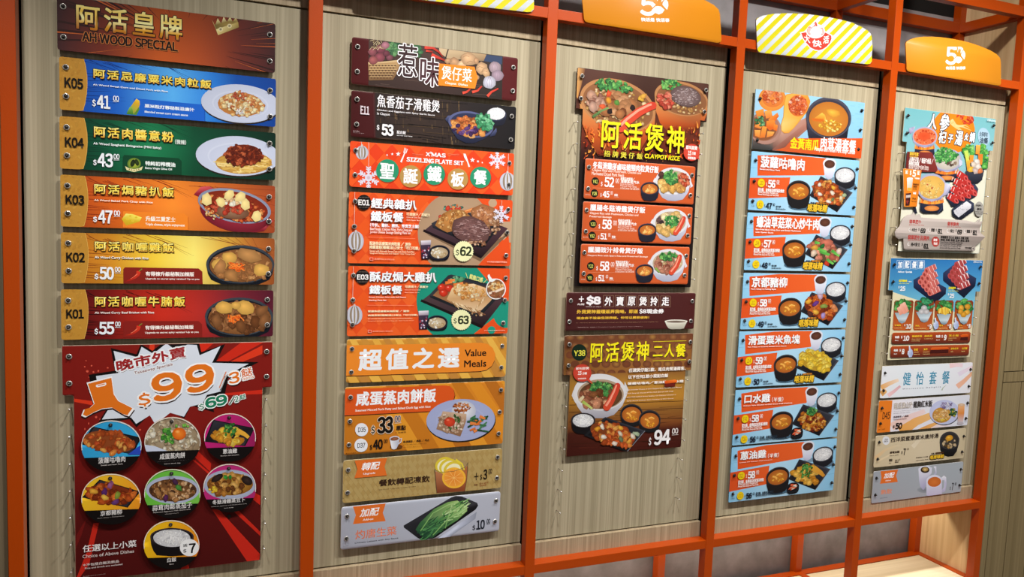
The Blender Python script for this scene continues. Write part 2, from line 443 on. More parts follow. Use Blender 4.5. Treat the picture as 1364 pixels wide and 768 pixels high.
    def grad(s, q, f, nx=24, ny=8):
        """grid over the quad q (TL,TR,BR,BL), colour f(u,v)"""
        for j in range(ny):
            for i in range(nx):
                pass
        tl, tr, br, bl = [np.array(p, float) for p in q]
        U, Vv = np.meshgrid(np.linspace(0, 1, nx+1), np.linspace(0, 1, ny+1))
        P = (1-U)[..., None]*(1-Vv)[..., None]*tl+U[..., None]*(1-Vv)[..., None]*tr+U[..., None]*Vv[..., None]*br+(1-U)[..., None]*Vv[..., None]*bl
        x, z = s.L(P[..., 0], P[..., 1])
        s.k += 1; a = np.array(s.clip); lo, hi = a.min(0)+0.008, a.max(0)-0.008
        Cg = [[lin(f(U[j, i], Vv[j, i])) for i in range(nx+1)] for j in range(ny+1)]
        for j in range(ny):
            for i in range(nx):
                ix = [(j, i), (j+1, i), (j+1, i+1), (j, i+1)]
                p = [(x[k], z[k]) for k in ix]; c = [Cg[k[0]][k[1]] for k in ix]
                if area(p) < 0: p = p[::-1]; c = c[::-1]
                q_ = np.array(p)
                if not ((q_.min(0) > lo).all() and (q_.max(0) < hi).all()): p, c = clip_convex(p, c, s.clip)
                if len(p) > 2: s.add(p, [(0, m, m+1) for m in range(1, len(p)-1)], np.array(c), True)
    def bg(s, f, nx=24, ny=8):
        """f(u,v) over the whole bounding box, v from the top"""
        a = np.array([p for c in s.clips for p in c]); lo, hi = a.min(0), a.max(0); s.k += 1
        for j in range(ny):
            for i in range(nx):
                uv = [(i/nx, j/ny), (i/nx, (j+1)/ny), ((i+1)/nx, (j+1)/ny), ((i+1)/nx, j/ny)]
                p = [(lo[0]+u*(hi[0]-lo[0]), hi[1]-v*(hi[1]-lo[1])) for u, v in uv]; c = [lin(f(u, v)) for u, v in uv]
                if len(s.clips) > 1:
                    for c_ in s.clips:
                        p2, c2 = clip_convex(p, c, c_)
                        if len(p2) > 2: s.add(p2, [(0, m, m+1) for m in range(1, len(p2)-1)], np.array(c2), True)
                    continue
                if len(s.clip) < 30 and 0 < i < nx-1 and 0 < j < ny-1: pass
                else: p, c = clip_convex(p, c, s.clip)
                if len(p) > 2: s.add(p, [(0, m, m+1) for m in range(1, len(p)-1)], np.array(c), True)
    def line(s, pts, w, col, w1=None, cl=True, col1=None):
        """stroke of width w (tapering to w1) along pts"""
        pts = np.array(pts, float); n = len(pts); w1 = w if w1 is None else w1
        L_, R_ = [], []
        for i in range(n):
            d = pts[min(i+1, n-1)]-pts[max(i-1, 0)]; d /= max(1e-6, np.linalg.norm(d)); nn = np.array([-d[1], d[0]])
            ww = (w+(w1-w)*i/(n-1))/2; L_.append(pts[i]+nn*ww); R_.append(pts[i]-nn*ww)
        c1 = col1 or col; C = [col]*0
        c0_, c1_ = lin(col), lin(c1)
        cs = [tuple(c0_[m]+(c1_[m]-c0_[m])*i/(n-1) for m in range(3)) for i in range(n)]
        s.poly(np.array(L_+R_[::-1]), col, cols=cs+cs[::-1], cl=cl)
    def t(s, txt, x0, y0, x1, y1, col, bold=0.0, edge=None, grad=None, sh=0.0, sp=1.0, drop=None):
        """lettering: bottom-left and top-right of the ink"""
        a = s.L(x0, y0); c = s.L(x1, y1); s._txt(txt, (a[0], a[1]), (c[0]-a[0], 0), (0, c[1]-a[1]), col, bold, edge, grad, sh, sp, drop); return s
    def tq(s, txt, bl, br, tl, col, bold=0.0, edge=None, grad=None, sh=0.0, sp=1.0, drop=None):
        a, c, d = [np.array(s.L(*q)) for q in (bl, br, tl)]; s._txt(txt, a, c-a, d-a, col, bold, edge, grad, sh, sp, drop); return s
    def _txt(s, txt, o, ux, uz, col, bold, edge, grad, sh, sp, drop):
        g, tr = glyphs(txt, sp); u = s.u; o, ux, uz = np.array(o, float), np.array(ux, float), np.array(uz, float)
        bd = bold*u*.8; lx, lz = np.linalg.norm(ux), np.linalg.norm(uz)
        gx = (bd+g[:, 0]*max(lx-2*bd, lx*.5))/lx; gz = (bd+g[:, 1]*max(lz-2*bd, lz*.5))/lz
        P = o+gx[:, None]*ux+gz[:, None]*uz
        if sh: P = P+((gz-0.5)*sh*lz)[:, None]*ux/lx
        def lay(dlt, c, off=(0, 0)):
            n = 1 if dlt <= 0 else (4 if dlt < 4.5*u else 8)
            for k in range(n):
                a = 2*math.pi*(k+.5)/n; dv = np.array([math.cos(a), math.sin(a)])*dlt if dlt > 0 else np.zeros(2)
                s.add(P+dv+np.array(off), tr, c)
        if drop: lay(bd, lin(drop[2]), (drop[0]*u, -drop[1]*u))
        if edge: lay(bd+edge[0]*u, lin(edge[1]))
        if grad:
            st = [lin(c) for c in grad]; pos = (1-gz)*(len(st)-1); i0 = np.clip(pos.astype(int), 0, len(st)-2); fr_ = np.clip(pos-i0, 0, 1)[:, None]
            st = np.array(st); c = st[i0]*(1-fr_)+st[i0+1]*fr_
        else: c = lin(col)
        lay(bd, c)
    # --- printed food
    def blob(s, cx, cy, r, col, rg, sq=1.0, rot=None, jag=.25, n=9, hi=1.22, lo=.6):
        rot = rg.uniform(0, math.pi) if rot is None else rot; ca, sa = math.cos(rot), math.sin(rot); P = []
        for k in range(n):
            a = 2*math.pi*k/n; q = r*rg.uniform(1-jag, 1+jag); u, v = q*math.cos(a), q*math.sin(a)*sq
            P.append((cx+u*ca-v*sa, cy+u*sa+v*ca))
        c = lin(col)
        s.fan((cx-r*.18, cy-r*.25*sq), P, tuple(min(.93, v*hi) for v in c), tuple(v*lo for v in c))
    def food(s, cx, cy, rx, ry, n, size, pal, seed=1, base=None, rot=0, sq=.75, jag=.25, hi=1.22, lo=.6):
        rg = random.Random(seed); ca, sa = math.cos(math.radians(rot)), math.sin(math.radians(rot))
        if base: s.ell(cx, cy, rx, ry, base, rot=rot, n=24)
        pts = []
        for i in range(n):
            a, q = rg.uniform(0, 2*math.pi), math.sqrt(rg.random()); u, v = rx*q*math.cos(a), ry*q*math.sin(a)
            pts.append((cx+u*ca-v*sa, cy+u*sa+v*ca))
        pts.sort(key=lambda p: p[1])
        for x, y in pts:
            c = rg.choice(pal); r_ = size*rg.uniform(.6, 1.25)
            s.blob(x, y, r_, c, rg, sq*rg.uniform(.7, 1.2), None, jag, 8, hi, lo)
            if size > 11:
                cc = lin(c); s.k += 1
                for k in range(3):
                    a = 2.1*k+rg.uniform(0, 1.2); px_, py_ = x+r_*.48*math.cos(a), y+r_*.48*sq*math.sin(a); q = r_*rg.uniform(.12, .3); g = rg.choice([.45, .6, 1.5, 1.9]); th = rg.uniform(0, 3.1)
                    s.poly([(px_+q*math.cos(th), py_+q*math.sin(th)), (px_-q*.35*math.sin(th), py_+q*.35*math.cos(th)), (px_-q*math.cos(th), py_-q*math.sin(th)), (px_+q*.35*math.sin(th), py_-q*.35*math.cos(th))], tuple(min(.9, v*g+(.02 if g > 1 else 0)) for v in cc), same=True)
    def strands(s, cx, cy, rx, ry, n, w, pal, seed=1, ln=.6):
        rg = random.Random(seed)
        for i in range(n):
            a, q = rg.uniform(0, 2*math.pi), math.sqrt(rg.random())*.9; x, y = cx+rx*q*math.cos(a), cy+ry*q*math.sin(a)
            th = rg.uniform(-.5, .5)+(0 if y < cy else .0); l_ = rx*ln*rg.uniform(.4, 1); k = rg.uniform(-.5, .5)
            P = []
            for t in np.linspace(-1, 1, 6):
                P.append((x+l_*.5*t*math.cos(th), y+l_*.5*t*math.sin(th)*ry/rx+k*l_*.25*(t*t-.5)))
            s.line(P, w*rg.uniform(.7, 1.2), rg.choice(pal))
    def rice(s, cx, cy, rx, ry, seed=1, n=60, g=6, base='e4e4e6'):
        s.ell(cx, cy, rx, ry, 'f2f2f2', 'c9c9cc'); rg = random.Random(seed)
        for i in range(n):
            a, q = rg.uniform(0, 2*math.pi), math.sqrt(rg.random())*.95; x, y = cx+rx*q*math.cos(a), cy+ry*q*math.sin(a); th = rg.uniform(0, math.pi)
            s.line([(x-g*math.cos(th), y-g*math.sin(th)), (x+g*math.cos(th), y+g*math.sin(th))], g*.55, rg.choice(['ffffff', 'd2d2d4', 'bcbcc0', 'f4f4f0']))
    def plate(s, cx, cy, rx, ry, rot=0, c=('ccd2e4', 'b4bbd4', 'c0c7dc')):
        s.ell(cx+rx*.01, cy+ry*.06, rx*1.01, ry*1.01, '2a2018', rot=rot, n=44)
        s.ell(cx, cy, rx, ry, c[0], c[2], rot=rot, n=44); s.ell(cx, cy+ry*.03, rx*.72, ry*.70, c[1], c[0], rot=rot, n=36); s.ell(cx, cy+ry*.06, rx*.68, ry*.65, c[0], c[2], rot=rot)
    def bowl(s, cx, cy, rx, ry, dep, c=('1c1a1c', '3a3638', '0e0c0d'), bot=.6):
        """dark bowl: body below the rim, rim ring, inside"""
        P = [(cx-rx, cy), (cx-rx*.95, cy+dep*.45), (cx-rx*.85, cy+dep*.75), (cx-rx*bot, cy+dep*.97), (cx, cy+dep*1.03), (cx+rx*bot, cy+dep*.97), (cx+rx*.85, cy+dep*.75), (cx+rx*.95, cy+dep*.45), (cx+rx, cy)]
        s.poly(P, c[0], cols=[c[1]]+[c[0]]*7+[c[1]])
        s.ell(cx, cy, rx, ry, c[1], c[1]); s.ell(cx, cy+ry*.03, rx*.93, ry*.91, c[2], c[0])
    def soup(s, cx, cy, rx, ry, dep, seed=1):
        s.bowl(cx, cy, rx, ry, dep); s.ell(cx, cy+ry*.14, rx*.86, ry*.83, 'd0802e', 'a85a22')
        rg = random.Random(seed)
        s.line([(cx-rx*.45, cy-ry*.05), (cx-rx*.2, cy+ry*.05), (cx-rx*.05, cy+ry*.35)], rx*.16, 'f0b050')
        s.blob(cx+rx*.15, cy-ry*.08, rx*.36, 'e08a30', rg, .6, .2); s.line([(cx-rx*.1, cy-ry*.1), (cx+rx*.15, cy-ry*.25), (cx+rx*.42, cy-ry*.1)], rx*.1, 'f2ba5c')
        s.food(cx, cy+ry*.5, rx*.5, ry*.25, 14, rx*.1, ['f0b040', 'e8a030', 'd88a28'], seed)
    def eyes(s, pts, fm=None, pin=True):
        if fm: s.fr(fm)
        for q in pts:
            x, z = s.L(*q)
            e = link_mesh('eyelet', ME_EYE if s.x0 < 1.55 else ME_EYED, s.root, (x, -s.th-STEP*s.k, z))
            link_mesh('eyelet_hole', ME_HOLE, e); link_mesh('pin_head', ME_PIN, e)
    def done(s):
        for nm, (V, T, C, n) in s.parts.items():
            m = len(V); off = np.cumsum([0]+[len(v) for v in V])
            bb = np.array([[v[:, 0].min()-.005, v[:, 2].min()-.005, v[:, 0].max()+.005, v[:, 2].max()+.005] for v in V])
            cl = list(range(m))
            if not nm.startswith('background'):               # blocks of print that stand apart become parts of their own
                merged = []                                   # [box, members]
                for i in range(m):
                    box_, mem = bb[i].copy(), [i]
                    again = True
                    while again:
                        again = False; keep = []
                        for q, w in merged:
                            if box_[0] < q[2] and q[0] < box_[2] and box_[1] < q[3] and q[1] < box_[3]:
                                box_ = np.array([min(box_[0], q[0]), min(box_[1], q[1]), max(box_[2], q[2]), max(box_[3], q[3])]); mem = w+mem; again = True
                            else: keep.append((q, w))
                        merged = keep
                    merged.append((box_, mem))
                groups = [sorted(w) for _, w in merged]
            else: groups = [list(range(m))]
            for g in groups:
                vv = [V[i] for i in g]; o2 = np.cumsum([0]+[len(v) for v in vv])
                tt = [T[i]-off[i]+o2[k] for k, i in enumerate(g)]
                link_mesh(nm, mk_mesh(nm, np.concatenate(vv), np.concatenate(tt), np.concatenate([C[i] for i in g]), M_PRINT), s.root)
        return s
def mix(stops):
    """piecewise gradient: [(pos, hex)...] -> f(t)"""
    ps = [p for p, _ in stops]; cs = [lin(c) for _, c in stops]
    def f(t):
        return tuple(float(np.interp(t, ps, [c[m] for c in cs])) for m in range(3))
    return f
def scale(c, k): return tuple(min(.93, v*k) for v in lin(c))
# ================================================================== COLUMN 1
A1, A2, A3, A4, A5 = Fm(70, 0, 4.4), Fm(70, 144, 4.4), Fm(70, 290, 4.4), Fm(70, 446, 4.4), Fm(70, 594, 4.4)
GOLD = ['f9f08a', 'f4cf3c', 'f7e25a', 'c9791c']
def streaks(b, cx, cy, n, r0, r1, col, seed, a0=0, a1=360, w=5):
    rg = random.Random(seed)
    for i in range(n):
        a = math.radians(rg.uniform(a0, a1)); q0, q1 = r0*rg.uniform(.8, 1.3), r1*rg.uniform(.8, 1.1)
        b.line([(cx+q0*math.cos(a), cy+q0*.55*math.sin(a)), (cx+q1*math.cos(a), cy+q1*.55*math.sin(a))], 1.0, col, w*rg.uniform(.5, 1.6))
# header
b = Board('menu_header_board', 'dark orange header board with gold title and a gold crown, topmost on the left panel', 'sign',
          A1, [(25, -32), (1305, 142), (1305, 430), (28, 288)], '8a3a1e', '3a2018', r=.006)
g = mix([(0, '3c2022'), (.2, '6e2c1e'), (.45, 'b8531f'), (.62, 'a84a22'), (.82, '6a2c22'), (1, '3a1c1e')])
b.bg(lambda u, v: scale(g(u), .75+.45*v), 30, 8)
streaks(b, 760, 250, 70, 330, 900, '331816', 3, w=14)
streaks(b, 760, 250, 26, 380, 900, 'c2602c', 5, w=6)
b.p('crown_picture')
b.poly([(935, 118), (952, 150), (968, 108), (988, 138), (1003, 98), (1022, 128), (1040, 98), (1056, 128), (1072, 104), (1084, 120), (1090, 160), (970, 206)], 'c9b070', cols=['e0cc88', '6a5a2c', 'f0e0a0', '8a7438', 'f4e6b0', '8a7438', 'f0e0a0', '7a6630', 'd8c480', '9a8448', 'b49a58', '8a7640'])
b.poly([(958, 172), (1088, 130), (1092, 160), (970, 206)], 'd8c27a', cols=['e8d898', 'b09850', '8a7438', 'd0b870'])
for x, y in ((985, 172), (1037, 152)): b.ell(x, y, 13, 12, '4a3a20', 'f0e4b0')
b.p('title_lettering').t('阿活皇牌', 138, 168, 762, 98, 'f0c840', 5, (5, '2c100a'), ['f8f0a0', 'f0c030', 'fff6b0', 'e0a020', 'a8541a'], sp=1.12, drop=(5, 8, '20100c'))
b.p('caption_lettering').t('AH WOOD SPECIAL', 172, 242, 735, 248, '1c0f0c', 4, (3.5, 'c9773a'), None, sp=.95, drop=(3, 7, '2a120c'))
b.eyes([(62, 38), (64, 217), (1273, 203), (1273, 358)]); b.done()

def kboard(name, label, fm, pts, code, cpos, bgf, st, title, tpos, cap, cpos2, price, ppos, offer, opos, eyes, edge, K=None):
    b = Board('menu_board', label, 'menu board', fm, pts, '804020', edge, r=.0055, group='tabbed rice dish boards on the left panel')
    b.bg(bgf, 30, 6); rg = random.Random(len(title))
    for i in range(16):                                   # speed lines radiating from the upper left
        x = rg.uniform(150, 700); yy = pts[0][1]+rg.uniform(-10, 60)
        b.line([(x, yy), (x+rg.uniform(90, 200), yy+rg.uniform(40, 90))], 3.5, st, .5)
    for i in range(9):
        y = pts[0][1]+rg.uniform(60, 290); b.line([(170, y), (250+rg.uniform(0, 200), y+rg.uniform(0, 18))], 5, st, .5)
    return b
def ktab(b, tm):
    b.p('code_tab'); f0 = b.f; b.tmpl(tm)
    edge = [(178, 330), (192, 380), (201, 440), (203, 490), (199, 550), (190, 605), (178, 648)]
    b.poly([(20, 300)]+[(178, 322)]+edge+[(20, 660)], 'bf8a34')
    rg = random.Random(4)
    for i in range(60):
        x, y = rg.uniform(45, 165), rg.uniform(340, 625); b.blob(x, y, rg.uniform(5, 16), rg.choice(['c48f38', 'b98330', 'c9973e', 'bb8834']), rg, .6, None, .3, 7, 1.05, .94)
    b.line(edge, 4, 'd9a850'); b.T = None; b.fr(f0)
def pricetag(b, d, n, c, col='eef2f6', part='price_lettering'):
    b.p(part); b.t('$', *d, col, 2.5); b.t(n[0], *n[1], col, 5, sp=.9); b.t('00', *c, col, 1.5, sp=.9)
    b.line([(c[0], c[1]+5), (c[2], c[1]+5)], 2.5, col)
def wbg(*st, k=.5):
    g = mix(list(st))
    return lambda u, v: scale(g(u), 1.0+k*(.25-abs(v-.45)))
TG = dict(bold=3.2, edge=(3, '2a0d08'), grad=['fbf6a0', 'f6cc38', 'f9e46a', 'd88a1c'], sp=1.1, drop=(3, 6, '1a0c08'))
# K05
b = kboard('K05', 'blue menu board K05 with a white plate of creamed corn and pork', A1, [(38, 322), (1308, 470), (1308, 752), (42, 632)], 'K05', 0,
           wbg((0, '0f3f96'), (.25, '1d62c8'), (.5, '58b0f4'), (.68, '2c80dc'), (.8, '1450a8'), (1, '0c3f94'), k=.2), '0c3480', '', 0, '', 0, '', 0, '', 0, 0, '9a7a4a')
K05 = b; ktab(b, b)
b.p('offer_box').poly([(478, 575), (893, 614), (893, 712), (470, 676)], '1c63cc'); b.line([(893, 614), (893, 712)], 3, '0e3f94')
b.poly([(438, 668), (448, 640), (475, 600), (492, 578), (510, 590), (512, 612), (500, 650), (490, 674)], 'e8b82a', cols=['6aa040', '88b048', 'd8a828', 'f6d24a', 'f2c83a', 'e0a828', 'b8a834', '5a9038'])
b.poly([(433, 666), (450, 630), (462, 622), (470, 645), (474, 672)], '6a9a3c', cols=['3f7a30', '8ab850', '9ac45c', '6a9a3c', '3f7a30']); b.poly([(474, 672), (505, 628), (510, 640), (492, 674)], '5a8a34')
b.t('粟米粒打蓉秘製忌廉汁', 540, 630, 832, 633, 'eef4fa', 1.6); b.t('Blended sweet corn cream sauce', 540, 660, 793, 668, 'eef4fa', .8)
b.p('dish_picture').plate(1100, 607, 230, 112, 5)
b.food(1102, 612, 134, 70, 70, 15, ['e6b878', 'd89a58', 'efcf98', 'c98448', 'f2dcae'], 11, 'b8783c', 4, .8)
b.food(1095, 592, 92, 55, 60, 14, ['f0d8a8', 'f6e6c4', 'e4b87c', 'd08a50', 'b8603a'], 12, None, 0, .7); b.food(1092, 566, 50, 20, 18, 9, ['b8503a', 'c8683e', 'a8482e'], 13); b.food(1100, 655, 26, 12, 14, 9, ['e8e4e0', 'f6f2ee', 'd0c8c4'], 14)
b.p('title_lettering').t('阿活忌廉粟米肉粒飯', 240, 457, 932, 470, 'f0c840', **TG)
b.p('caption_lettering').t('Ah Wood Sweet Corn and Diced Pork with Rice', 238, 501, 676, 531, 'f2f6fa', .9)
pricetag(b, (232, 626, 255, 582), ('41', (260, 634, 340, 562)), (355, 592, 390, 563))
b.p('code_lettering').t('K05', 70, 514, 180, 462, '16120e', 3.5, sp=.95)
b.eyes([(78, 394), (80, 564), (1275, 530), (1276, 683)]); b.done()
# K04
b = kboard('K04', 'green menu board K04 with a white plate of spaghetti in meat sauce', A2, [(38, 40), (1306, 150), (1306, 425), (45, 350)], 'K04', 0,
           wbg((0, '04201a'), (.2, '0b5236'), (.4, '1b7a4c'), (.6, '0c4a30'), (1, '06281c')), '05301f', '', 0, '', 0, '', 0, '', 0, 0, '8a7048')
ktab(b, K05)
b.p('offer_box').poly([(412, 285), (420, 274), (740, 293), (757, 310), (757, 390), (410, 370)], '0b4229')
b.ell(478, 325, 40, 34, 'b8c040', '5a7a2c'); b.ell(470, 322, 13, 22, '2c3a1c', '12200f', 20); b.ell(494, 318, 11, 20, '38481f', '12200f', -20); b.poly([(425, 340), (450, 352), (478, 357), (506, 352), (530, 340), (522, 362), (478, 374), (434, 362)], 'e0d8a0')
for i in range(5): b.ell(450+i*14, 358+(2-abs(i-2))*3, 3.5, 3.5, '8a7a30')
b.t('特純初榨欖油', 543, 335, 720, 319, 'eef4f0', 1.6); b.t('Extra Virgin Olive Oil', 543, 359, 700, 352, 'eef4f0', .8)
b.p('dish_picture').plate(1085, 280, 246, 116, 3)
b.ell(1120, 320, 165, 66, 'd8b468', 'b8863a'); b.strands(1120, 325, 158, 58, 120, 7, ['e8c878', 'd8b058', 'f0d890', 'c89a44'], 21)
b.food(1120, 275, 112, 62, 110, 13, ['8a3418', '6e2410', 'a8482a', '5a1c0e', 'b85a34'], 22, '6a2412')
b.p('title_lettering').t('阿活肉醬意粉', 243, 170, 711, 139, 'f0c840', **TG); b.t('(微辣)', 718, 211, 783, 187, 'e8efe8', .8)
b.p('caption_lettering').t('Ah Wood Spaghetti Bolognaise (Mild Spicy)', 240, 217, 638, 226, 'f2f6fa', .9)
pricetag(b, (238, 336, 260, 300), ('43', (263, 344, 356, 266)), (358, 299, 393, 269))
b.p('code_lettering').t('K04', 73, 228, 185, 175, '16120e', 3.5, sp=.95)
b.eyes([(83, 112), (85, 277), (1272, 207), (1271, 357)]); b.done()
# K03
b = kboard('K03', 'orange menu board K03 with a red oval pot of baked pork chop', A2, [(45, 383), (1303, 460), (1303, 735), (48, 688)], 'K03', 0,
           wbg((0, 'a03a14'), (.25, 'd8641c'), (.5, 'f0882c'), (.7, 'd06a28'), (1, 'a04422')), '8a2e10', '', 0, '', 0, '', 0, '', 0, 0, '9a7a4a')
for i in range(6): b.line([(800+i*30, 455), (1303, 480+i*45)], 2, '8a3a1e')
ktab(b, K05)
b.p('offer_box').poly([(414, 604), (770, 616), (793, 636), (795, 714), (412, 698)], 'ee8426'); b.line([(795, 640), (795, 714)], 2.5, 'c05a14')
b.poly([(405, 650), (430, 617), (470, 620), (523, 640), (510, 664), (432, 688)], 'eed23c', cols=['d8b428', 'f8ec7a', 'f4e25a', 'f8e860', 'd8b428', 'c8a020'])
for x, y in ((440, 650), (470, 660), (490, 640), (455, 632)): b.ell(x, y, 8, 6, 'd8b428', 'e8cc40')
b.t('升級三重芝士', 545, 661, 720, 638, 'fbf2e4', 1.6); b.t('Triple cheese, triple enjoyment', 545, 690, 775, 679, 'fbf2e4', .8)
b.p('dish_picture')
b.poly([(828, 505), (868, 462), (915, 456), (960, 478), (860, 520)], 'b03040', cols=['8a1c2c', 'd85a5e', 'c84a50', 'a02838', '8a1c2c']); b.poly([(1180, 690), (1250, 670), (1298, 655), (1240, 720), (1160, 732)], 'b03848', cols=['8a1c2c', 'c84a50', 'c84a50', '7a1828', '7a1828'])
b.ell(1068, 610, 208, 112, 'a83040', '6e1626', 12); b.ell(1066, 572, 218, 96, 'c8ccdc', '8088a0', 12); b.ell(1066, 574, 200, 84, '9a3a1a', '7a2410', 12)
b.food(1060, 585, 185, 72, 120, 13, ['c8582a', 'a83c1c', 'd87038', '8a2c14', 'e09050'], 31, None, 12, .8); b.food(960, 620, 70, 30, 50, 7, ['e8b070', 'd8904c', 'f0c890'], 35)
b.ell(1048, 605, 105, 44, '9c7458', '6a4430', 8); b.food(1050, 575, 115, 40, 50, 16, ['b8402a', '9a2c1c', 'c8583a'], 32); b.food(1060, 545, 52, 30, 22, 14, ['f0dcb0', 'f8ecd0', 'e0b888'], 33)
rg = random.Random(34)
for x, y in ((905, 535), (985, 550), (1035, 503), (1103, 520), (1130, 562), (1197, 628)): b.blob(x, y, 36, 'f0d890', rg, .8, None, .22, 6, 1.1, .82)
b.p('title_lettering').t('阿活焗豬扒飯', 245, 502, 713, 465, 'f0c840', **TG)
b.p('caption_lettering').t('Ah Wood Baked Pork Chop with Rice', 245, 546, 588, 547, 'fbf2e4', .9)
pricetag(b, (238, 669, 262, 632), ('47', (267, 674, 354, 598)), (360, 629, 397, 599))
b.p('code_lettering').t('K03', 77, 562, 187, 510, '16120e', 3.5, sp=.95)
b.eyes([(88, 453), (90, 616), (1269, 520), (1268, 663)]); b.done()
# K02
b = kboard('K02', 'yellow menu board K02 with a black bowl of curry chicken', A3, [(48, 80), (1300, 125), (1300, 393), (52, 380)], 'K02', 0,
           wbg((0, 'b4621c'), (.22, 'd08a24'), (.42, 'ecc83c'), (.6, 'f4e070'), (.75, 'd8a840'), (.88, 'b86a2c'), (1, '9a5024')), '8a4416', '', 0, '', 0, '', 0, '', 0, 0, 'b0905a')
for i in range(7): b.line([(870+i*50, 115), (1300, 190+i*30)], 2, '8a4a20')
ktab(b, K05)
def chili(b, y0, y1):
    P = [(525, y1), (505, y1+16), (492, y1+26)]; b.line(P, 4, '7a9a3a')
    b.line([(505, y1+15), (500, y1+35), (480, y1+52), (455, y1+65), (428, y0)], 26, 'd83a24', 3, col1='a01c14'); b.line([(497, y1+30), (478, y1+46), (458, y1+58)], 5, 'f0785a', 2)
def curry(b, cx, cy, seed, pal, potato):
    b.bowl(cx, cy, 200, 112, 120, ('12161e', '3a4048', '0a0c12'), .55); b.ell(cx+4, cy+8, 184, 96, 'a87444', '7a4c28')
    b.food(cx+4, cy+10, 165, 80, 60, 26, pal, seed, None, 0, .75, .3)
    rg = random.Random(seed)
    for x, y, r in potato: b.blob(x, y, r, 'dcaa52', rg, .75, .1, .12, 10, 1.2, .7)
    for i in range(26): b.line([(cx-20+rg.uniform(-50, 50), cy+12+rg.uniform(-25, 30)), (cx-20+rg.uniform(-50, 50), cy+12+rg.uniform(-25, 30))], 6, rg.choice(['e8641e', 'f08434', 'd85418']))
b.p('offer_box').poly([(415, 300), (425, 289), (855, 296), (878, 315), (880, 388), (415, 386)], '84221a'); chili(b, 372, 298)
b.t('有得揀升級秘製加辣版', 545, 341, 830, 317, 'f6ece4', 1.6); b.t('Upgrade to secret spicy version? Up to you', 545, 363, 860, 354, 'f6ece4', .8)
b.p('dish_picture'); curry(b, 1100, 272, 41, ['a8703e', '8a5830', 'c08a54', 'b47c48', '9a6438'], [(980, 275, 48), (1035, 232, 44), (1225, 305, 48)])
rg = random.Random(42); b.blob(1155, 222, 72, 'b8844c', rg, .6, .3, .15, 10, 1.2, .65); b.blob(1050, 340, 50, 'b07a44', rg, .7); b.blob(985, 285, 45, 'b8804a', rg, .8)
b.p('title_lettering').t('阿活咖喱雞飯', 247, 194, 713, 147, 'f0c840', **TG)
b.p('caption_lettering').t('Ah Wood Curry Chicken with Rice', 247, 242, 563, 229, 'fbf6ea', .9, drop=(2, 3, '5a3010'))
pricetag(b, (245, 361, 270, 324), ('50', (275, 362, 361, 286)), (365, 317, 400, 287))
b.p('code_lettering').t('K02', 80, 259, 190, 203, '16120e', 3.5, sp=.95)
b.eyes([(92, 148), (95, 310), (1266, 182), (1265, 328)]); b.done()
# K01
b = kboard('K01', 'dark red menu board K01 with a black bowl of curry beef brisket', A3, [(48, 415), (1293, 428), (1293, 697), (52, 710)], 'K01', 0,
           wbg((0, '2a080c'), (.2, '7a1814'), (.45, 'c22c1c'), (.62, 'b02c24'), (.8, '7a2430'), (1, '52182a')), '240608', '', 0, '', 0, '', 0, '', 0, 0, '8a7048')
ktab(b, K05)
b.p('offer_box').poly([(415, 615), (425, 604), (855, 604), (876, 622), (878, 698), (415, 702)], '86201a'); chili(b, 688, 618)
b.t('有得揀升級秘製加辣版', 542, 655, 827, 627, 'f6ece4', 1.6); b.t('Upgrade to secret spicy version? Up to you', 542, 681, 856, 662, 'f6ece4', .8)
b.p('dish_picture'); curry(b, 1093, 578, 43, ['7a4a28', '5e361c', '93603a', '6b4022', 'a8744a'], [(1008, 525, 52), (1130, 525, 55), (1075, 512, 30)])
rg = random.Random(44)
for x, y in ((960, 600), (1225, 545), (1105, 630), (1190, 610), (1240, 600)): b.blob(x, y, 42, rg.choice(['7a4c2a', '8a5a34', '6a3e20']), rg, .75)
b.p('title_lettering').t('阿活咖喱牛腩飯', 247, 522, 778, 459, 'f0c840', **TG)
b.p('caption_lettering').t('Ah Wood Curry Beef Brisket with Rice', 247, 565, 596, 547, 'f6ece4', .9)
pricetag(b, (245, 684, 268, 645), ('55', (272, 684, 363, 607)), (367, 636, 400, 606))
b.p('code_lettering').t('K01', 80, 590, 185, 534, '16120e', 3.5, sp=.95)
b.eyes([(92, 484), (94, 640), (1258, 480), (1258, 627)]); b.done()

# takeaway poster
b = Board('menu_poster', 'large red takeaway poster with a white starburst and seven round dish discs', 'poster', A4,
          [(55, 62), (1290, 40), (1287, 302), (1232, 308), (A5, 1217, 674), (A5, 133, 790), (124, 358), (56, 352)], '7c1812', 'd8c8b0', r=.005)
o0 = b.L(124, 358)[0]; o1 = b.L(1232, 308)[0]; eL, eR = b.L(56, 352)[1], b.L(1287, 302)[1]
b.clips = [[(-b.w/2+.001, eL+.001), (o0+.0011, eL+.001), (o0+.0011, b.h-.001), (-b.w/2+.001, b.h-.001)], [(o0+.001, .001), (o1-.001, .001), (o1-.001, b.h-.001), (o0+.001, b.h-.001)], [(o1-.0011, eR+.001), (b.w/2-.001, eR+.001), (b.w/2-.001, b.h-.001), (o1-.0011, b.h-.001)]]
TAKE = b
g = mix([(0, '801a13'), (.45, '7c1813'), (.75, '56100f'), (1, '4c0e0d')])
b.bg(lambda u, v: g(v), 6, 16)
b.fr(A4)
for x, y, w, c in ((60, 330, 30, 'd8341c'), (1290, 270, 40, 'c02818')):
    pass
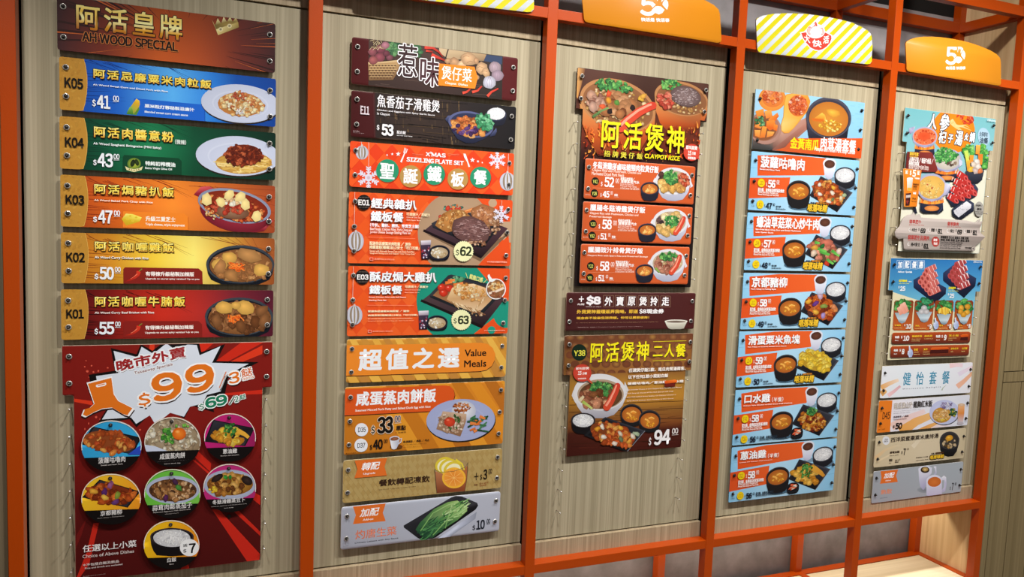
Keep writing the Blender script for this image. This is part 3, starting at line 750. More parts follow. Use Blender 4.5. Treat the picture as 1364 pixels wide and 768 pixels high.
for q, c in (([(570, 50), (600, 50), (590, 140), (560, 140)], 'd8381c'), ([(860, 46), (950, 42), (700, 260)], 'd02c18'), ([(1110, 40), (1240, 40), (760, 300)], 'c82a18'), ([(1230, 60), (1230, 110), (760, 300)], 'd8381c'), ([(1230, 320), (1230, 345), (800, 360)], 'c82a18'), ([(125, 372), (125, 390), (330, 430), (330, 400)], 'd8381c')):
    b.poly(q, c)
b.fr(A5)
for q in ([(640, -120), (690, -120), (930, 100), (925, 150)], [(935, 370), (975, 370), (1215, 630), (1210, 672), (1140, 674)], [(1060, 380), (1085, 372), (1217, 500), (1217, 525)], [(1150, 290), (1217, 345), (1217, 290), (1170, 262)], [(240, 450), (272, 450), (215, 690), (145, 790), (133, 790), (200, 620)], [(770, 690), (795, 690), (805, 722), (745, 728)], [(820, 80), (835, 82), (930, 160), (910, 160)]):
    b.poly(q, 'c8281a')
b.poly([(140, 520), (200, 420), (170, 520), (135, 600)], '6e1614')
b.fr(A4); rg = random.Random(7)
for i in range(60):
    x, y = rg.choice([rg.uniform(180, 330), rg.uniform(430, 580)]), rg.uniform(150, 560)
    if 300 < y < 480 and x < 400: continue
    b.ell(x, y, rg.uniform(3, 8), rg.uniform(3, 8), 'd85a44', n=8)
b.p('starburst_print')
st = [(255, 240), (385, 222), (358, 92), (498, 130), (522, 68), (590, 110), (668, 48), (722, 90), (790, 55), (845, 58), (862, 118), (985, 65), (935, 162), (1150, 168), (1010, 240), (985, 330), (905, 350), (880, 400), (805, 420), (770, 478), (690, 455), (602, 522), (570, 470), (490, 520), (460, 482), (290, 494), (330, 430), (270, 330)]
bk = [(212, 232), (365, 208), (342, 76), (492, 112), (518, 52), (585, 92), (650, 42), (730, 42), (800, 40), (858, 42), (872, 100), (1012, 52), (960, 152), (1208, 158), (1030, 252), (1010, 345), (925, 372), (948, 452), (812, 412), (772, 488), (690, 448), (604, 528), (572, 462), (492, 540), (452, 492), (262, 522), (318, 432), (232, 330)]
b.poly(bk, '120c0c'); b.poly(st, 'd6dde8')
b.p('title_lettering')
b.tq('晚市外賣', (378, 217), (786, 128), (368, 150), '9c2426', 5, (10, 'eef0f2'), drop=(4, 12, '3a1414'))
b.tq('Takeaway Specials', (480, 236), (705, 182), (477, 214), '8a5a5a', .8, (5, 'eef0f2'))
b.p('bag_picture')
bag = [(207, 285), (345, 250), (358, 345), (384, 386), (425, 406), (468, 428), (438, 470), (412, 462), (348, 424), (292, 430), (245, 450), (200, 476), (178, 466), (190, 434), (222, 424), (246, 402)]
cx, cy = 300, 380
b.poly([(cx+(x-cx)*1.09, cy+(y-cy)*1.08+9) for x, y in bag], '2a1412'); b.poly([(cx+(x-cx)*1.08, cy+(y-cy)*1.07) for x, y in bag], 'f2f2f2'); b.poly(bag, 'e0731c')
b.poly([(256, 292), (312, 278), (316, 288), (306, 297), (262, 306), (254, 300)], 'f2f2f2'); b.poly([(264, 294), (304, 284), (308, 288), (268, 299)], 'e0731c')
b.p('price_lettering')
DR = dict(edge=(12, 'f4f4f4'), drop=(5, 20, '2a1614'))
b.tq('$', (505, 427), (578, 410), (497, 345), 'e0731c', 4, **DR)
b.tq('9', (588, 400), (768, 368), (572, 232), 'e0731c', 13, **DR); b.tq('9', (785, 350), (955, 315), (770, 186), 'e0731c', 13, **DR)
b.tq('/', (975, 312), (1010, 300), (985, 222), 'e0731c', 3, **DR); b.tq('3', (1035, 290), (1098, 275), (1030, 222), 'e0731c', 4, **DR)
b.tq('餸', (1108, 252), (1172, 236), (1103, 200), 'd86a2a', 1.5, (9, 'f4f4f4')); b.tq('items', (1115, 266), (1180, 250), (1113, 248), 'd88a5a', .6, (7, 'f4f4f4'))
D2_ = dict(edge=(8, 'f0f4f2'), drop=(3, 13, '2a1614'))
b.tq('$', (860, 442), (890, 434), (855, 405), '1c7a58', 1.5, **D2_); b.tq('69', (897, 432), (1027, 404), (890, 370), '1c7a58', 6, sp=.95, **D2_)
b.tq('/2', (1036, 406), (1090, 391), (1034, 366), '1c7a58', 1.5, **D2_); b.tq('餸', (1097, 380), (1132, 370), (1095, 352), '1c7a58', 1, (4, 'f0f4f2'))
b.fr(A5).p('caption_lettering')
b.t('任選以上小菜', 176, 622, 492, 546, 'e8e2e0', 1.5); b.t('Choice of Above Dishes', 176, 655, 478, 602, 'd8c8c4', .6)
b.t('*不包括白飯及飲品', 178, 704, 390, 663, 'd8c8c4', .8); b.t('Rice and Drink are excluded', 190, 719, 410, 684, 'd8c8c4', .5); b.t('圖片只供參考 Photos for reference only', 180, 758, 310, 750, 'b89a94', 0)
b.eyes([(97, 126), (98, 283), (1255, 97), (1254, 242)], A4)
b.fr(A5); x, z = b.L(1036, 408); link_mesh('bare_pin_hole', ME_HOLE, b.root, (x, -b.th-STEP*b.k, z))
b.done()
def disc(label, cx, cy, rx, ry, fm, capy, caption, cap2, cols, foodf):
    P = [(cx+rx*math.cos(2*math.pi*k/40), cy+ry*math.sin(2*math.pi*k/40)) for k in range(40)]
    d = Board('dish_disc', label, 'menu disc', fm, P, cols[0], 'c8b8a0', y=YB-.0085, r=0, group='round dish discs on the takeaway poster', th=.0025, ortho=False, clip='out')
    d.clip = [tuple(p) for p in d.W]
    d.bg(lambda u, v: mix([(0, cols[0]), (1, cols[1])])(u*.7+v*.3), 8, 8)
    d.p('dish_picture'); foodf(d)
    d.p('caption_band').poly([(cx-rx-5, capy), (cx+rx+5, capy-rx*.07), (cx+rx+5, cy+ry+10), (cx-rx-5, cy+ry+10)], '110c0c')
    d.p('caption_lettering').t(caption[0], *caption[1:], 'e6e2e0', .6)
    for c in cap2: d.t(c[0], *c[1:], 'd0c8c4', .4)
    d.p('rim_line'); e = [(cx+rx*.985*math.cos(2*math.pi*k/40), cy+ry*.985*math.sin(2*math.pi*k/40)) for k in range(19, 42)]
    d.line(e, 4, 'efe6da')
    x, z = d.L(cx-5, cy-ry*.83)
    h = link_mesh('eyelet_hole', ME_HOLE, d.root, (x, -d.th-STEP*d.k, z)); link_mesh('pin_head', ME_PIN, h)
    return d.done()
SWEET = ['c8642c', 'b05020', 'd8843a', 'a04418', 'd89a4c', 'b84a22', '984018', 'c85a28']
def tray(d, q, c=('16161a', '33333a')):
    d.poly(q, c[0]); x = sum(p[0] for p in q)/4; y = sum(p[1] for p in q)/4
    d.poly([(x+(a-x)*.93, y+(e-y)*.92) for a, e in q], c[1], cols=[c[1], c[0], c[1], c[0]] if len(q) == 4 else None)
def f1(d):
    tray(d, [(235, 535), (520, 600), (470, 700), (165, 640)]); d.food(330, 625, 150, 62, 70, 20, SWEET, 51, '8a4420', 8)
    d.poly([(440, 700), (520, 640), (520, 700)], '2a4ab8')
disc('round disc on the red poster showing sweet and sour pork, top left', 345, 651, 177, 150, A4, 720, ('菠蘿咕嚕肉', 268, 753, 427, 707), [('Sweet and Sour Pork', 283, 766, 412, 750)], ('2c9ad0', '3aa8d8'), f1)
def f2(d):
    d.ell(700, 600, 190, 120, 'b8a88c', '8a7458'); d.food(700, 595, 165, 100, 120, 17, ['c8b898', 'b0987a', 'd8ccb4', '9a8468', 'e4dcc8'], 52)
    d.poly([(535, 640), (600, 650), (680, 680), (540, 690)], 'c8d0e4'); d.food(680, 590, 40, 45, 30, 13, ['5aa03c', '7ac04c', '3c8030'], 53)
    d.ell(742, 577, 40, 36, 'f08a2c', 'd05a14'); d.ell(733, 565, 14, 10, 'f8b868', 'f08a2c'); d.food(755, 530, 40, 10, 8, 9, ['5aa03c', '7ac04c'], 54)
disc('round disc on the red poster showing steamed pork patty with an egg yolk, top middle', 703, 627, 165, 146, A4, 682, ('咸蛋蒸肉餅', 628, 729, 777, 684), [('Steamed Minced Pork Patty and', 613, 742, 800, 728), ('Salted Duck Egg', 655, 757, 750, 745)], ('b8a88c', 'c8b898'), f2)
def f3(d):
    tray(d, [(940, 495), (1185, 545), (1130, 650), (890, 625)]); rg = random.Random(55)
    d.food(1035, 590, 95, 45, 34, 24, ['e8b83c', 'd89a2c', 'f0cc5c', 'c88424'], 55); d.line([(1085, 560), (1125, 580), (1150, 600)], 30, 'e0a83a', 18); d.food(1040, 555, 42, 38, 40, 9, ['3c8034', '5aa048', '2c6428'], 56)
disc('round disc on the red poster showing scallion oil chicken, top right', 1040, 600, 152, 141, A4, 662, ('蔥油雞', 998, 696, 1082, 662), [('Scallion Oil Chicken', 985, 710, 1092, 698)], ('c8247a', '8a1c50'), f3)
PEK = ['b8501c', '9a3a14', 'd8702c', 'c4601f', '7a2c10']
def f4(d):
    tray(d, [(275, 195), (515, 265), (440, 360), (172, 300)]); d.food(340, 280, 140, 55, 55, 24, PEK, 57, '7a3014', 6)
    rg = random.Random(58)
    for x, y, c in ((305, 265, '5a2a6a'), (370, 325, '6a3a7a'), (240, 265, 'e8a83a'), (305, 300, 'f0b848'), (380, 285, '8a9a3a'), (340, 225, '9a5a8a')): d.blob(x, y, 26, c, rg, .6)
disc('round disc on the red poster showing pork strips, middle row left', 343, 310, 175, 148, A5, 378, ('京都豬柳', 280, 409, 407, 367), [('Pork Chop in Peking Style', 264, 424, 420, 406)], ('f0c828', 'e88a20'), f4)
def f5(d):
    d.ell(705, 255, 158, 82, 'd8dce8', 'a8b0c8'); d.ell(705, 258, 140, 66, '8a5c34', '5a3a20'); d.food(705, 258, 130, 58, 110, 13, ['8a5a32', '6a4024', 'b07c48', 'c8986a', '4a2c1c', 'd8b48a'], 59)
    rg = random.Random(60)
    for x, y, c in ((620, 275, 'a87848'), (700, 280, 'b88a58'), (665, 300, '5a2a5a'), (740, 240, '4a8a3a'), (720, 205, '4a2a4a')): d.blob(x, y, 24, c, rg, .6)
disc('round disc on the red poster showing eggplant with minced pork, middle row centre', 702, 278, 165, 144, A5, 345, ('蒜茸肉鬆蒸茄子', 585, 380, 818, 324), [('Steamed Eggplant with Garlic and', 590, 392, 808, 365), ('Minced Pork', 660, 398, 740, 388)], ('62b83c', '7ac04c'), f5)
def f6(d):
    d.ell(1040, 225, 155, 88, 'd4d8e6', 'a0a8c0'); d.ell(1040, 222, 135, 66, 'c89a3c', '8a5a20'); d.food(1040, 222, 122, 58, 60, 22, ['b87c34', '8a5420', 'd8a85c', 'c8924a', '6a3c18'], 61)
    d.ell(965, 185, 38, 18, '3a2a24', '1c1412', -30); d.ell(1140, 200, 34, 24, '3a2a24', '1c1412', 30); d.food(1030, 178, 24, 12, 12, 9, ['4aa83c', '2c8030'], 62); d.food(935, 250, 25, 18, 8, 12, ['f0c83c', 'e8b830'], 63)
disc('round disc on the red poster showing steamed chicken and mushroom, middle row right', 1038, 245, 155, 141, A5, 312, ('冬菇滑雞蒸豆卜', 937, 342, 1128, 298), [('Steamed Chicken and Mushroom with', 930, 356, 1138, 334), ('Tofu Puffs', 1005, 364, 1060, 356)], ('c02c78', 'a8286a'), f6)
def f7(d):
    d.bowl(700, 530, 128, 52, 112, ('141012', '3a3034', '0a0808'), .7); d.ell(700, 540, 108, 50, 'e8e8e8', 'c8c8cc'); d.rice(698, 535, 108, 48, 64, 90, 7)
    d.ell(802, 593, 56, 50, 'f4f4f4', 'f4f4f4'); d.ell(802, 593, 50, 44, 'f4f4f4'); d.t('7', 798, 628, 840, 565, '141012', 4); d.t('$', 765, 625, 785, 600, '141012', 1.5); d.t('加配', 765, 590, 790, 570, '141012', .6)
disc('round disc on the red poster showing a black bowl of white rice, bottom', 697, 577, 164, 143, A5, 655, ('白飯', 672, 680, 725, 648), [('Rice', 685, 694, 710, 684)], ('f0c818', 'e8781c'), f7)

def pegs(pts, label, group):
    for fm, cx, cy in pts:
        x, z = ray_to(PEG_Y, *fm.px(cx, cy)); o = link_mesh('peg', ME_PEG, None, (float(x), PEG_Y, float(z)))
        tag(o, label, 'peg', group)
pegs([(A4, 98, 437), (A4, 98, 598), (A5, 100, 107), (A5, 101, 265), (A5, 102, 422), (A5, 105, 580), (A5, 108, 740)], 'small empty steel peg in the row left of the red takeaway poster', 'empty pegs left of the red takeaway poster')
pegs([(A4, 1254, 378), (A4, 1252, 530), (A4, 1250, 672), (A5, 1247, 167), (A5, 1246, 310), (A5, 1245, 452), (A5, 1240, 600)], 'small empty steel peg in the row right of the red takeaway poster', 'empty pegs right of the red takeaway poster')
# ================================================================== COLUMN 2
B1, B2, B3, B4, B5, B6, B7 = [Fm(450, y, 5.456) for y in (40, 110, 240, 340, 430, 500, 595)]
b = Board('menu_header_board', 'maroon header board with onions, ginger and garlic, topmost on the second panel', 'sign',
          B1, [(100, 42), (1308, 208), (1300, 522), (100, 385)], '541f20', '8a6a5a', r=.007)
b.p('ingredients_picture')
b.grad([(225, 50), (1200, 185), (1192, 508), (222, 400)], lambda u, v: scale(mix([(0, '3e2c26'), (.5, '43302c'), (1, '2c2420')])(u), .8+.5*(1-v)), 14, 6)
rg = random.Random(70)
for i in range(26): y = rg.uniform(330, 500); x = rg.uniform(240, 1000); b.line([(x, y), (x+rg.uniform(40, 180), y+rg.uniform(4, 24))], 4, rg.choice(['52403a', '5c4840', '2a201e']), 2)
b.poly([(735, 130), (1085, 178), (1060, 225), (800, 208), (740, 165)], 'b8a080', cols=['c8b08c', 'a88c68', '8a6e50', 'b89c78', 'c0a884'])
b.poly([(1080, 178), (1195, 194), (1192, 250), (1060, 225)], '33405c'); b.poly([(800, 135), (808, 136), (785, 210), (778, 205)], '2c2420')
b.food(400, 135, 55, 50, 44, 18, ['3c6a44', '4e8050', '2c5236', '6a9a62'], 71); b.food(560, 150, 60, 45, 26, 16, ['3c6a44', '2c5236', '4a7a4c'], 72)
b.poly([(220, 238), (430, 220), (452, 240), (438, 300), (400, 362), (226, 366)], '9a7650', cols=['b08a5c', 'c8a474', 'b89464', '8a6844', '7a5a3a', '7a5a3a'])
for j in range(6):
    for i in range(9):
        x, y = 232+i*23+(j % 2)*11, 258+j*18
        if x < 432-j*6: b.ell(x, y, 7, 5, '5a4028', n=8); b.line([(x-9, y-9), (x+12, y-9)], 5, 'c8a878')
b.line([(220, 240), (330, 236), (435, 224)], 12, 'd0b080')
for x, y, r, c in ((250, 160, 32, '8a4a52'), (310, 140, 36, '7a3a48'), (345, 112, 30, 'a8707c'), (305, 200, 38, '8a4450'), (256, 220, 34, '9a5454'), (375, 200, 26, '7a4450'), (352, 170, 26, '6a3440')): b.blob(x, y, r, c, rg, .9, 0, .06, 12, 1.35, .6)
for i in range(30): x, y = rg.uniform(245, 320), rg.uniform(70, 130); b.line([(x, y), (x+rg.uniform(-25, 25), y+rg.uniform(5, 25))], 3, rg.choice(['c8b48a', 'a88e62', 'dcc8a0']))
for P, w in (([(630, 125), (690, 130), (735, 160), (762, 195)], 24), ([(680, 180), (740, 205), (790, 228)], 26), ([(640, 150), (690, 160)], 16)): b.line(P, w, 'd84434', 8, col1='8a2018')
for x, y, r in ((850, 235, 40), (800, 225, 26), (900, 250, 34), (950, 210, 56), (1005, 225, 24), (1045, 280, 50), (1075, 310, 34), (1010, 345, 20)): b.blob(x, y, r, rg.choice(['c8a078', 'b88e68', 'd4b08a']), rg, .85, None, .14, 11, 1.3, .6)
for x, y in ((930, 190), (960, 230), (1030, 270), (1060, 300)): b.line([(x-22, y+8), (x, y-4), (x+24, y+4)], 3, '8a6444')
for x, y, r, c in ((1140, 272, 46, 'a8929a'), (1160, 330, 44, 'a08a98'), (1100, 380, 48, 'c4c2d0')):
    b.blob(x, y, r, c, rg, .95, 0, .06, 14, 1.25, .6)
    for k in (-18, 0, 18): b.line([(x+k*.2, y-r*.9), (x+k, y), (x+k*.6, y+r*.8)], 2.5, '8a7a8a')
for P in ([(905, 458), (935, 450), (962, 428)], [(975, 452), (1015, 440), (1045, 408)], [(1085, 482), (1115, 450), (1165, 425)]): b.line(P, 20, 'd8503c', 10, col1='b83024')
b.p('title_lettering')
b.t('惹', 432, 332, 582, 112, '3a2426', 3, (7, 'f2eef0')); b.t('味', 592, 402, 742, 206, '4a2a2e', 4, (7, 'f2eef0'))
b.p('ribbon_lettering').poly([(735, 243), (992, 268), (1016, 347), (995, 427), (728, 402)], 'ee8420')
b.t('煲仔菜', 752, 357, 975, 283, 'f6f2ec', 2); b.t('Claypot  Dishes', 778, 396, 943, 392, 'f6f2ec', .6)
b.eyes([(143, 122), (140, 303), (1275, 272), (1270, 443)]); b.done()
# E11
b = Board('menu_board', 'dark brown menu board E11 with a navy claypot of chicken and eggplant', 'menu board', B2, [(98, 47), (1296, 183), (1285, 492), (93, 385)], '4c1d1e', '5a4438', r=.006)
b.grad([(262, 50), (1310, 175), (1310, 500), (262, 400)], lambda u, v: scale(mix([(0, '2c211f'), (.3, '3a2c26'), (.7, '241e1e'), (1, '161416')])(u), 1.0), 12, 4)
rg = random.Random(80)
for i in range(120):
    x, y = rg.uniform(270, 900), rg.uniform(100, 440); h = rg.uniform(15, 60)
    b.line([(x, y), (x+2, y+h)], rg.uniform(3, 9), rg.choice(['4a3a2a', '5c4830', '3a2e26', '221a18', '6a5438', '30261f']))
for i in range(26): y = rg.uniform(100, 440); x = rg.uniform(260, 700); b.line([(x, y), (x+rg.uniform(60, 300), y+rg.uniform(6, 40))], 3, rg.choice(['1c1614', '52402e']))
for i in range(10):                                      # soft left edge of the maroon band
    b.line([(258+i*2, 70), (264+i*2, 400)], 6, mix([(0, '4c1d1e'), (1, '30221f')])(i/9))
b.p('dish_picture')
b.bowl(1150, 232, 74, 46, 80, ('1a1c2a', '343850', '10121c'), .6); b.rice(1150, 226, 66, 44, 81, 60, 6)
for q in ([(780, 265), (800, 240), (845, 235), (840, 280), (795, 290)], [(1115, 370), (1150, 330), (1155, 355), (1140, 385), (1100, 395)]): b.poly(q, '2c3050', cols=['3c4264', '545a80', '3c4264', '20243c', '20243c'])
b.poly([(805, 290), (830, 355), (870, 410), (930, 440), (990, 440), (1060, 410), (1110, 375), (1125, 330)], '242842', cols=['343a5c', '2a2e4c', '20243c', '1a1c30', '1a1c30', '20243c', '2a2e4c', '3c4264'])
b.ell(966, 303, 166, 92, '3c4264', '565c84', 12, n=44); b.ell(966, 305, 148, 80, '20223a', '2c304c', 12, n=44)
b.food(950, 318, 118, 66, 80, 22, ['c8783c', 'b0602c', 'd8924e', 'e0a868', '9a4e24', 'd07038'], 82, '7a4420', 12); b.food(930, 340, 90, 40, 16, 20, ['5a3a70', '8a6aa0', '6a4a80', '3c2450'], 83)
b.food(1060, 285, 65, 52, 60, 17, ['3c8a5c', '5aa878', '2c6a48', '7ac090'], 84, None, 35)
b.p('code_lettering').t('E11', 162, 230, 230, 174, 'e4d4da', 3)
b.p('title_lettering').t('魚香茄子滑雞煲', 283, 177, 740, 131, 'f2eef0', 1.8, sp=1.02)
b.p('caption_lettering').t('Chicken and Eggplant with Spicy Garlic Sauce', 283, 207, 703, 231, 'e8e4e6', .8); b.t('in Claypot', 283, 238, 377, 223, 'e8e4e6', .8)
b.p('price_lettering').t('$', 280, 346, 302, 306, 'f2eef0', 2); b.t('53', 315, 384, 405, 306, 'f2eef0', 6, sp=.92)
b.p('note_lettering').t('配白飯', 427, 372, 493, 353, 'e8e4e6', 1.2); b.t('Served with Rice', 427, 386, 540, 389, 'e0dcde', .6); b.t('圖片只供參考', 110, 358, 155, 350, 'b8a0a0', 0); b.t('Photos for reference only', 110, 366, 190, 368, 'b8a0a0', 0)
b.eyes([(138, 122), (135, 303), (1262, 245), (1255, 415)]); b.done()
# Christmas boards
def diamonds(b, x0, y0, x1, y1, sx, sy, c, skew=0.0):
    j = 0; y = y0
    while y < y1+sy:
        x = x0+(sx/2 if j % 2 else 0)
        while x < x1+sx:
            d = (x-x0)*skew
            b.poly([(x, y-sy/2+d), (x+sx/2, y+d), (x, y+sy/2+d), (x-sx/2, y+d)], c[(j % 2) if (int((x-x0)/sx)+j) % 5 else -1]); x += sx
        y += sy/2; j += 1
def flake(b, x, y, r, c='dcd6e4'):
    for k in range(6):
        a = math.pi*k/3+math.pi/6+math.pi/3*0; ca, sa = math.cos(a), math.sin(a)
        b.line([(x, y), (x+r*ca, y+r*1.05*sa)], r*.17, c)
        for q in (.42, .68, .88):
            for sg in (1, -1):
                a2 = a+sg*.9; b.line([(x+r*q*ca, y+r*q*sa*1.05), (x+r*q*ca+r*.30*math.cos(a2), y+r*q*sa*1.05+r*.30*math.sin(a2))], r*.13, c)
    b.ell(x, y, r*.38, r*.38, c, n=12); b.ell(x, y, r*.18, r*.18, 'c8b8c8', n=6)
def bauble(b, x, y, rx, ry):
    b.ell(x, y, rx, ry, 'dfe0ea', 'b8bac8'); b.ell(x, y, rx*.62, ry*.97, 'a89884', '8a7a68'); b.ell(x, y, rx*.34, ry*.97, 'e4e5ee', 'c4c6d4'); b.ell(x, y, rx*.12, ry*.97, '9a8a74')
    b.poly([(x-6, y-ry-10), (x+6, y-ry-10), (x+8, y-ry+6), (x-8, y-ry+6)], 'c8c4c0')
def star(b, x, y, r, c='f2ecec'):
    b.poly([(x+r*(1 if k % 2 == 0 else .42)*math.sin(math.pi*k/5), y-r*(1 if k % 2 == 0 else .42)*math.cos(math.pi*k/5)) for k in range(10)], c)
b = Board('menu_header_board', 'orange red festive header board with five characters in green and tan circles', 'sign', B2, [(88, 418), (1282, 520), (B3, 1270, 115), (B3, 85, 40)], 'e2401a', '6a3020', r=.006)
diamonds(b, 100, 430, 1290, 800, 118, 130, ['ee5a22', 'e2401a', 'e84c1e'], .07)
b.p('ornament_print')
b.line([(225, 430), (224, 610)], 3, 'e0c8c4'); b.line([(1240, 515), (1236, 640)], 3, 'e0c8c4'); b.line([(172, 425), (172, 450)], 3, 'e0c8c4')
bauble(b, 175, 508, 46, 50); flake(b, 223, 690, 72); flake(b, 1158, 562, 56); bauble(b, 1232, 718, 56, 66)
for x, y, r in ((357, 526, 8), (395, 519, 11), (438, 518, 19), (978, 562, 19), (1018, 572, 11), (1049, 581, 7)): star(b, x, y, r)
b.line([(458, 578), (488, 505)], 12, 'f4eeee', 7)
for k in (-1, 0, 1): b.line([(486+k*8, 512+k*2), (496+k*9, 478+k*4)], 5, 'f4eeee')
b.poly([(912, 515), (928, 517), (945, 565), (936, 572), (918, 545)], 'f4eeee'); b.line([(938, 560), (955, 612)], 9, 'f4eeee', 12)
for x0, x1 in ((540, 620), (800, 880)): b.line([(x0, 515), (x0+40, 522), (x1, 520)], 3, 'f08060'); b.line([(x0, 525), (x0+40, 528), (x1, 530)], 2, 'f08060')
b.p('title_lettering')
for ch, x, y, r, c, q in (('聖', 360, 640, 82, '2a9068', (303, 697, 415, 588)), ('誕', 528, 680, 79, 'b8904e', (472, 733, 584, 626)), ('鐵', 700, 664, 78, '2a9068', (646, 720, 757, 608)), ('板', 871, 700, 75, 'b8904e', (818, 754, 921, 650)), ('餐', 1036, 688, 76, '2a9068', (984, 740, 1086, 636))):
    b.ell(x+4, y+6, r, r*1.02, 'a82c14'); b.ell(x, y, r, r*1.02, c); b.t(ch, *q, 'f6f6f6', 5.5)
b.p('caption_lettering').t("X'MAS", 637, 535, 785, 509, 'f6eeee', 3); b.t('SIZZLING PLATE SET', 497, 574, 915, 569, 'f6eeee', 3)
b.eyes([(130, 492), (125, 670), (1247, 585), (1242, 742)]); b.done()
def badge(b, x, y, code, q):
    b.ell(x, y, 53, 55, '17110f', n=30)
    for k in range(7): star(b, x-33+k*11, y-36, 4, '9a8a80'); star(b, x-33+k*11, y+36, 4, '9a8a80')
    b.t(code, *q, 'f0ecea', 3.2)
def seal(b, x, y, r, n, d, q):
    b.poly([(x+r*(1 if k % 2 else .93)*math.cos(2*math.pi*k/56), y+r*(1 if k % 2 else .93)*1.03*math.sin(2*math.pi*k/56)) for k in range(56)], 'eeeeb8')
    b.t('$', *d, '2c3420', 1.6); b.t(n, *q, '2c3420', 5, sp=.95)
def cola(b, x, y):
    b.poly([(x-37, y-55), (x+37, y-60), (x+26, y+72), (x-32, y+72)], '2a1a2c', cols=['4a3a50', '3a2a40', '1c1220', '2a1a2c'])
    b.poly([(x-37, y-62), (x+37, y-66), (x+36, y-32), (x-35, y-30)], '8a5a70', cols=['e8e4ec', 'd8d4e0', '8a7a90', 'a890a0'])
    rg = random.Random(5)
    for i in range(22): b.ell(x+rg.uniform(-26, 24), y+rg.uniform(-20, 62), rg.uniform(4, 9), rg.uniform(4, 8), rg.choice(['c8b4cc', 'a83040', '5a4468', 'e0d8e4', '7a3848']), n=7)
def pasta(b, x, y):
    b.bowl(x, y, 77, 52, 60, ('12121c', '2c2c3c', '0a0a10'), .6); b.ell(x, y+4, 63, 40, 'd8c8a8', 'a89070'); b.food(x, y+4, 58, 34, 40, 9, ['f0e4cc', 'e0cca4', 'c8b088', 'f8f0e0', 'b89868'], 9)
def side(b, c1, c2, q, y0):
    b.p('drink_and_pasta_picture'); cola(b, *c1); pasta(b, *c2)
b = Board('menu_board', 'orange menu board E01 with a tan circle and a mixed grill plate', 'menu board', B3, [(78, 80), (1272, 147), (1250, 625), (75, 598)], 'e2501f', '6a3828', r=.006, group='festive sizzling plate boards')
E01 = b
diamonds(b, 90, 80, 1290, 640, 112, 128, ['ea6228', 'e2501f', 'e6581f'], .02)
b.p('circle_print').ell(880, 385, 300, 305, 'b89a7c', 'ac8c6e', n=60); b.ell(1125, 165, 31, 31, 'b89a7c'); b.ell(1255, 360, 90, 92, 'b89a7c'); b.ell(1135, 600, 0.1, 0.1, 'b89a7c', n=4)
b.poly([(1010, 130), (1280, 140), (1250, 300), (1180, 300)], 'e2501f'); b.ell(1125, 165, 31, 31, 'b89a7c')
b.poly([(1060, 570), (1240, 400), (1260, 640), (1000, 640)], 'e2501f')
b.p('dish_picture')
b.poly([(640, 390), (1035, 590), (1250, 380), (1040, 500)], '7a6048')
b.poly([(617, 372), (680, 322), (1000, 250), (1235, 350), (1040, 568)], '2e1c22', cols=['4a343c', '4a343c', '3a262c', '4a3038', '1c1014']); b.poly([(617, 372), (1040, 568), (1040, 545), (625, 355)], '1a0e12')
b.poly([(680, 312), (870, 210), (1188, 305), (1180, 330), (1065, 480), (1040, 492), (1005, 482), (690, 345)], '1a1a20', cols=['34343c', '2a2a30', '40404a', '24242a', '101014', '24242a', '24242a', '1a1a20'])
rg = random.Random(90)
b.food(840, 205, 65, 24, 26, 15, ['4a8a78', '8ab89a', 'c83c2c', '3a6a5c', '6aa890', 'e08a50'], 91); b.blob(800, 205, 20, 'c8402c', rg); b.blob(750, 268, 18, 'c8503c', rg)
b.line([(915, 235), (980, 210), (1035, 190)], 28, 'd07038', 14, col1='e08a4a'); b.line([(925, 225), (1000, 200)], 6, 'f0a868')
b.blob(830, 295, 130, 'b87c40', rg, .55, -.25, .12, 16, 1.3, .7); b.food(830, 290, 115, 55, 60, 14, ['c89050', 'a86c34', 'd8a868', '9a5c2a', 'e0b47c'], 92, None, -14)
b.blob(1075, 255, 118, 'b0744a', rg, .62, .25, .12, 16, 1.3, .65); b.food(1075, 250, 100, 52, 50, 14, ['a86844', 'c88a5c', '8a4c30', 'd8a888', 'b87850'], 93, None, 15); b.food(1135, 330, 45, 80, 40, 13, ['a87c58', 'c8a080', '8a5c40'], 94, None, 25)
b.blob(965, 360, 150, '7a5450', rg, .62, .3, .08, 18, 1.25, .55); b.strands(965, 360, 140, 85, 150, 5, ['8a6460', 'a88480', '5a3a38', '6a4a4a', 'c0a09c'], 95, .22); b.food(1000, 450, 90, 18, 24, 10, ['b88a6a', '8a5c40', 'd8b090'], 96, None, 12)
side(b, (638, 500), (735, 522), 0, 0)
b.p('ornament_print').line([(122, 85), (118, 350)], 3, 'e0c0b4'); b.line([(1188, 145), (1186, 195)], 3, 'd8b8a8'); bauble(b, 130, 442, 57, 72); flake(b, 1185, 247, 54)
b.p('code_badge'); badge(b, 188, 160, 'E01', (146, 181, 231, 142))
b.p('title_lettering'); WS = dict(bold=4.2, drop=(4, 5, '6a2410'))
b.t('經典雜扒', 238, 203, 573, 143, 'eff3f8', **WS); b.t('鐵板餐', 235, 298, 477, 231, 'eff3f8', **WS)
b.p('caption_lettering'); CR = 'f2e2b8'
b.t('可選燒汁/黑椒汁', 495, 258, 668, 240, CR, .8); b.t('Choice of Gravy Sauce/', 497, 276, 612, 266, 'f0d0b8', .3); b.t('Black Pepper Sauce', 497, 294, 600, 286, 'f0d0b8', .3)
b.t('(牛扒、雞扒、豬扒、珍寶芝士腸)', 232, 337, 588, 322, 'eff3f8', 1.6); b.t('Beef Steak, Chicken Fillet, Pork Chop and', 232, 367, 538, 352, 'f2e4dc', .6); b.t('Jumbo Cheese Sausage Sizzling Plate Set', 232, 388, 528, 374, 'f2e4dc', .6)
b.line([(222, 411), (560, 424)], 2, 'f0a080')
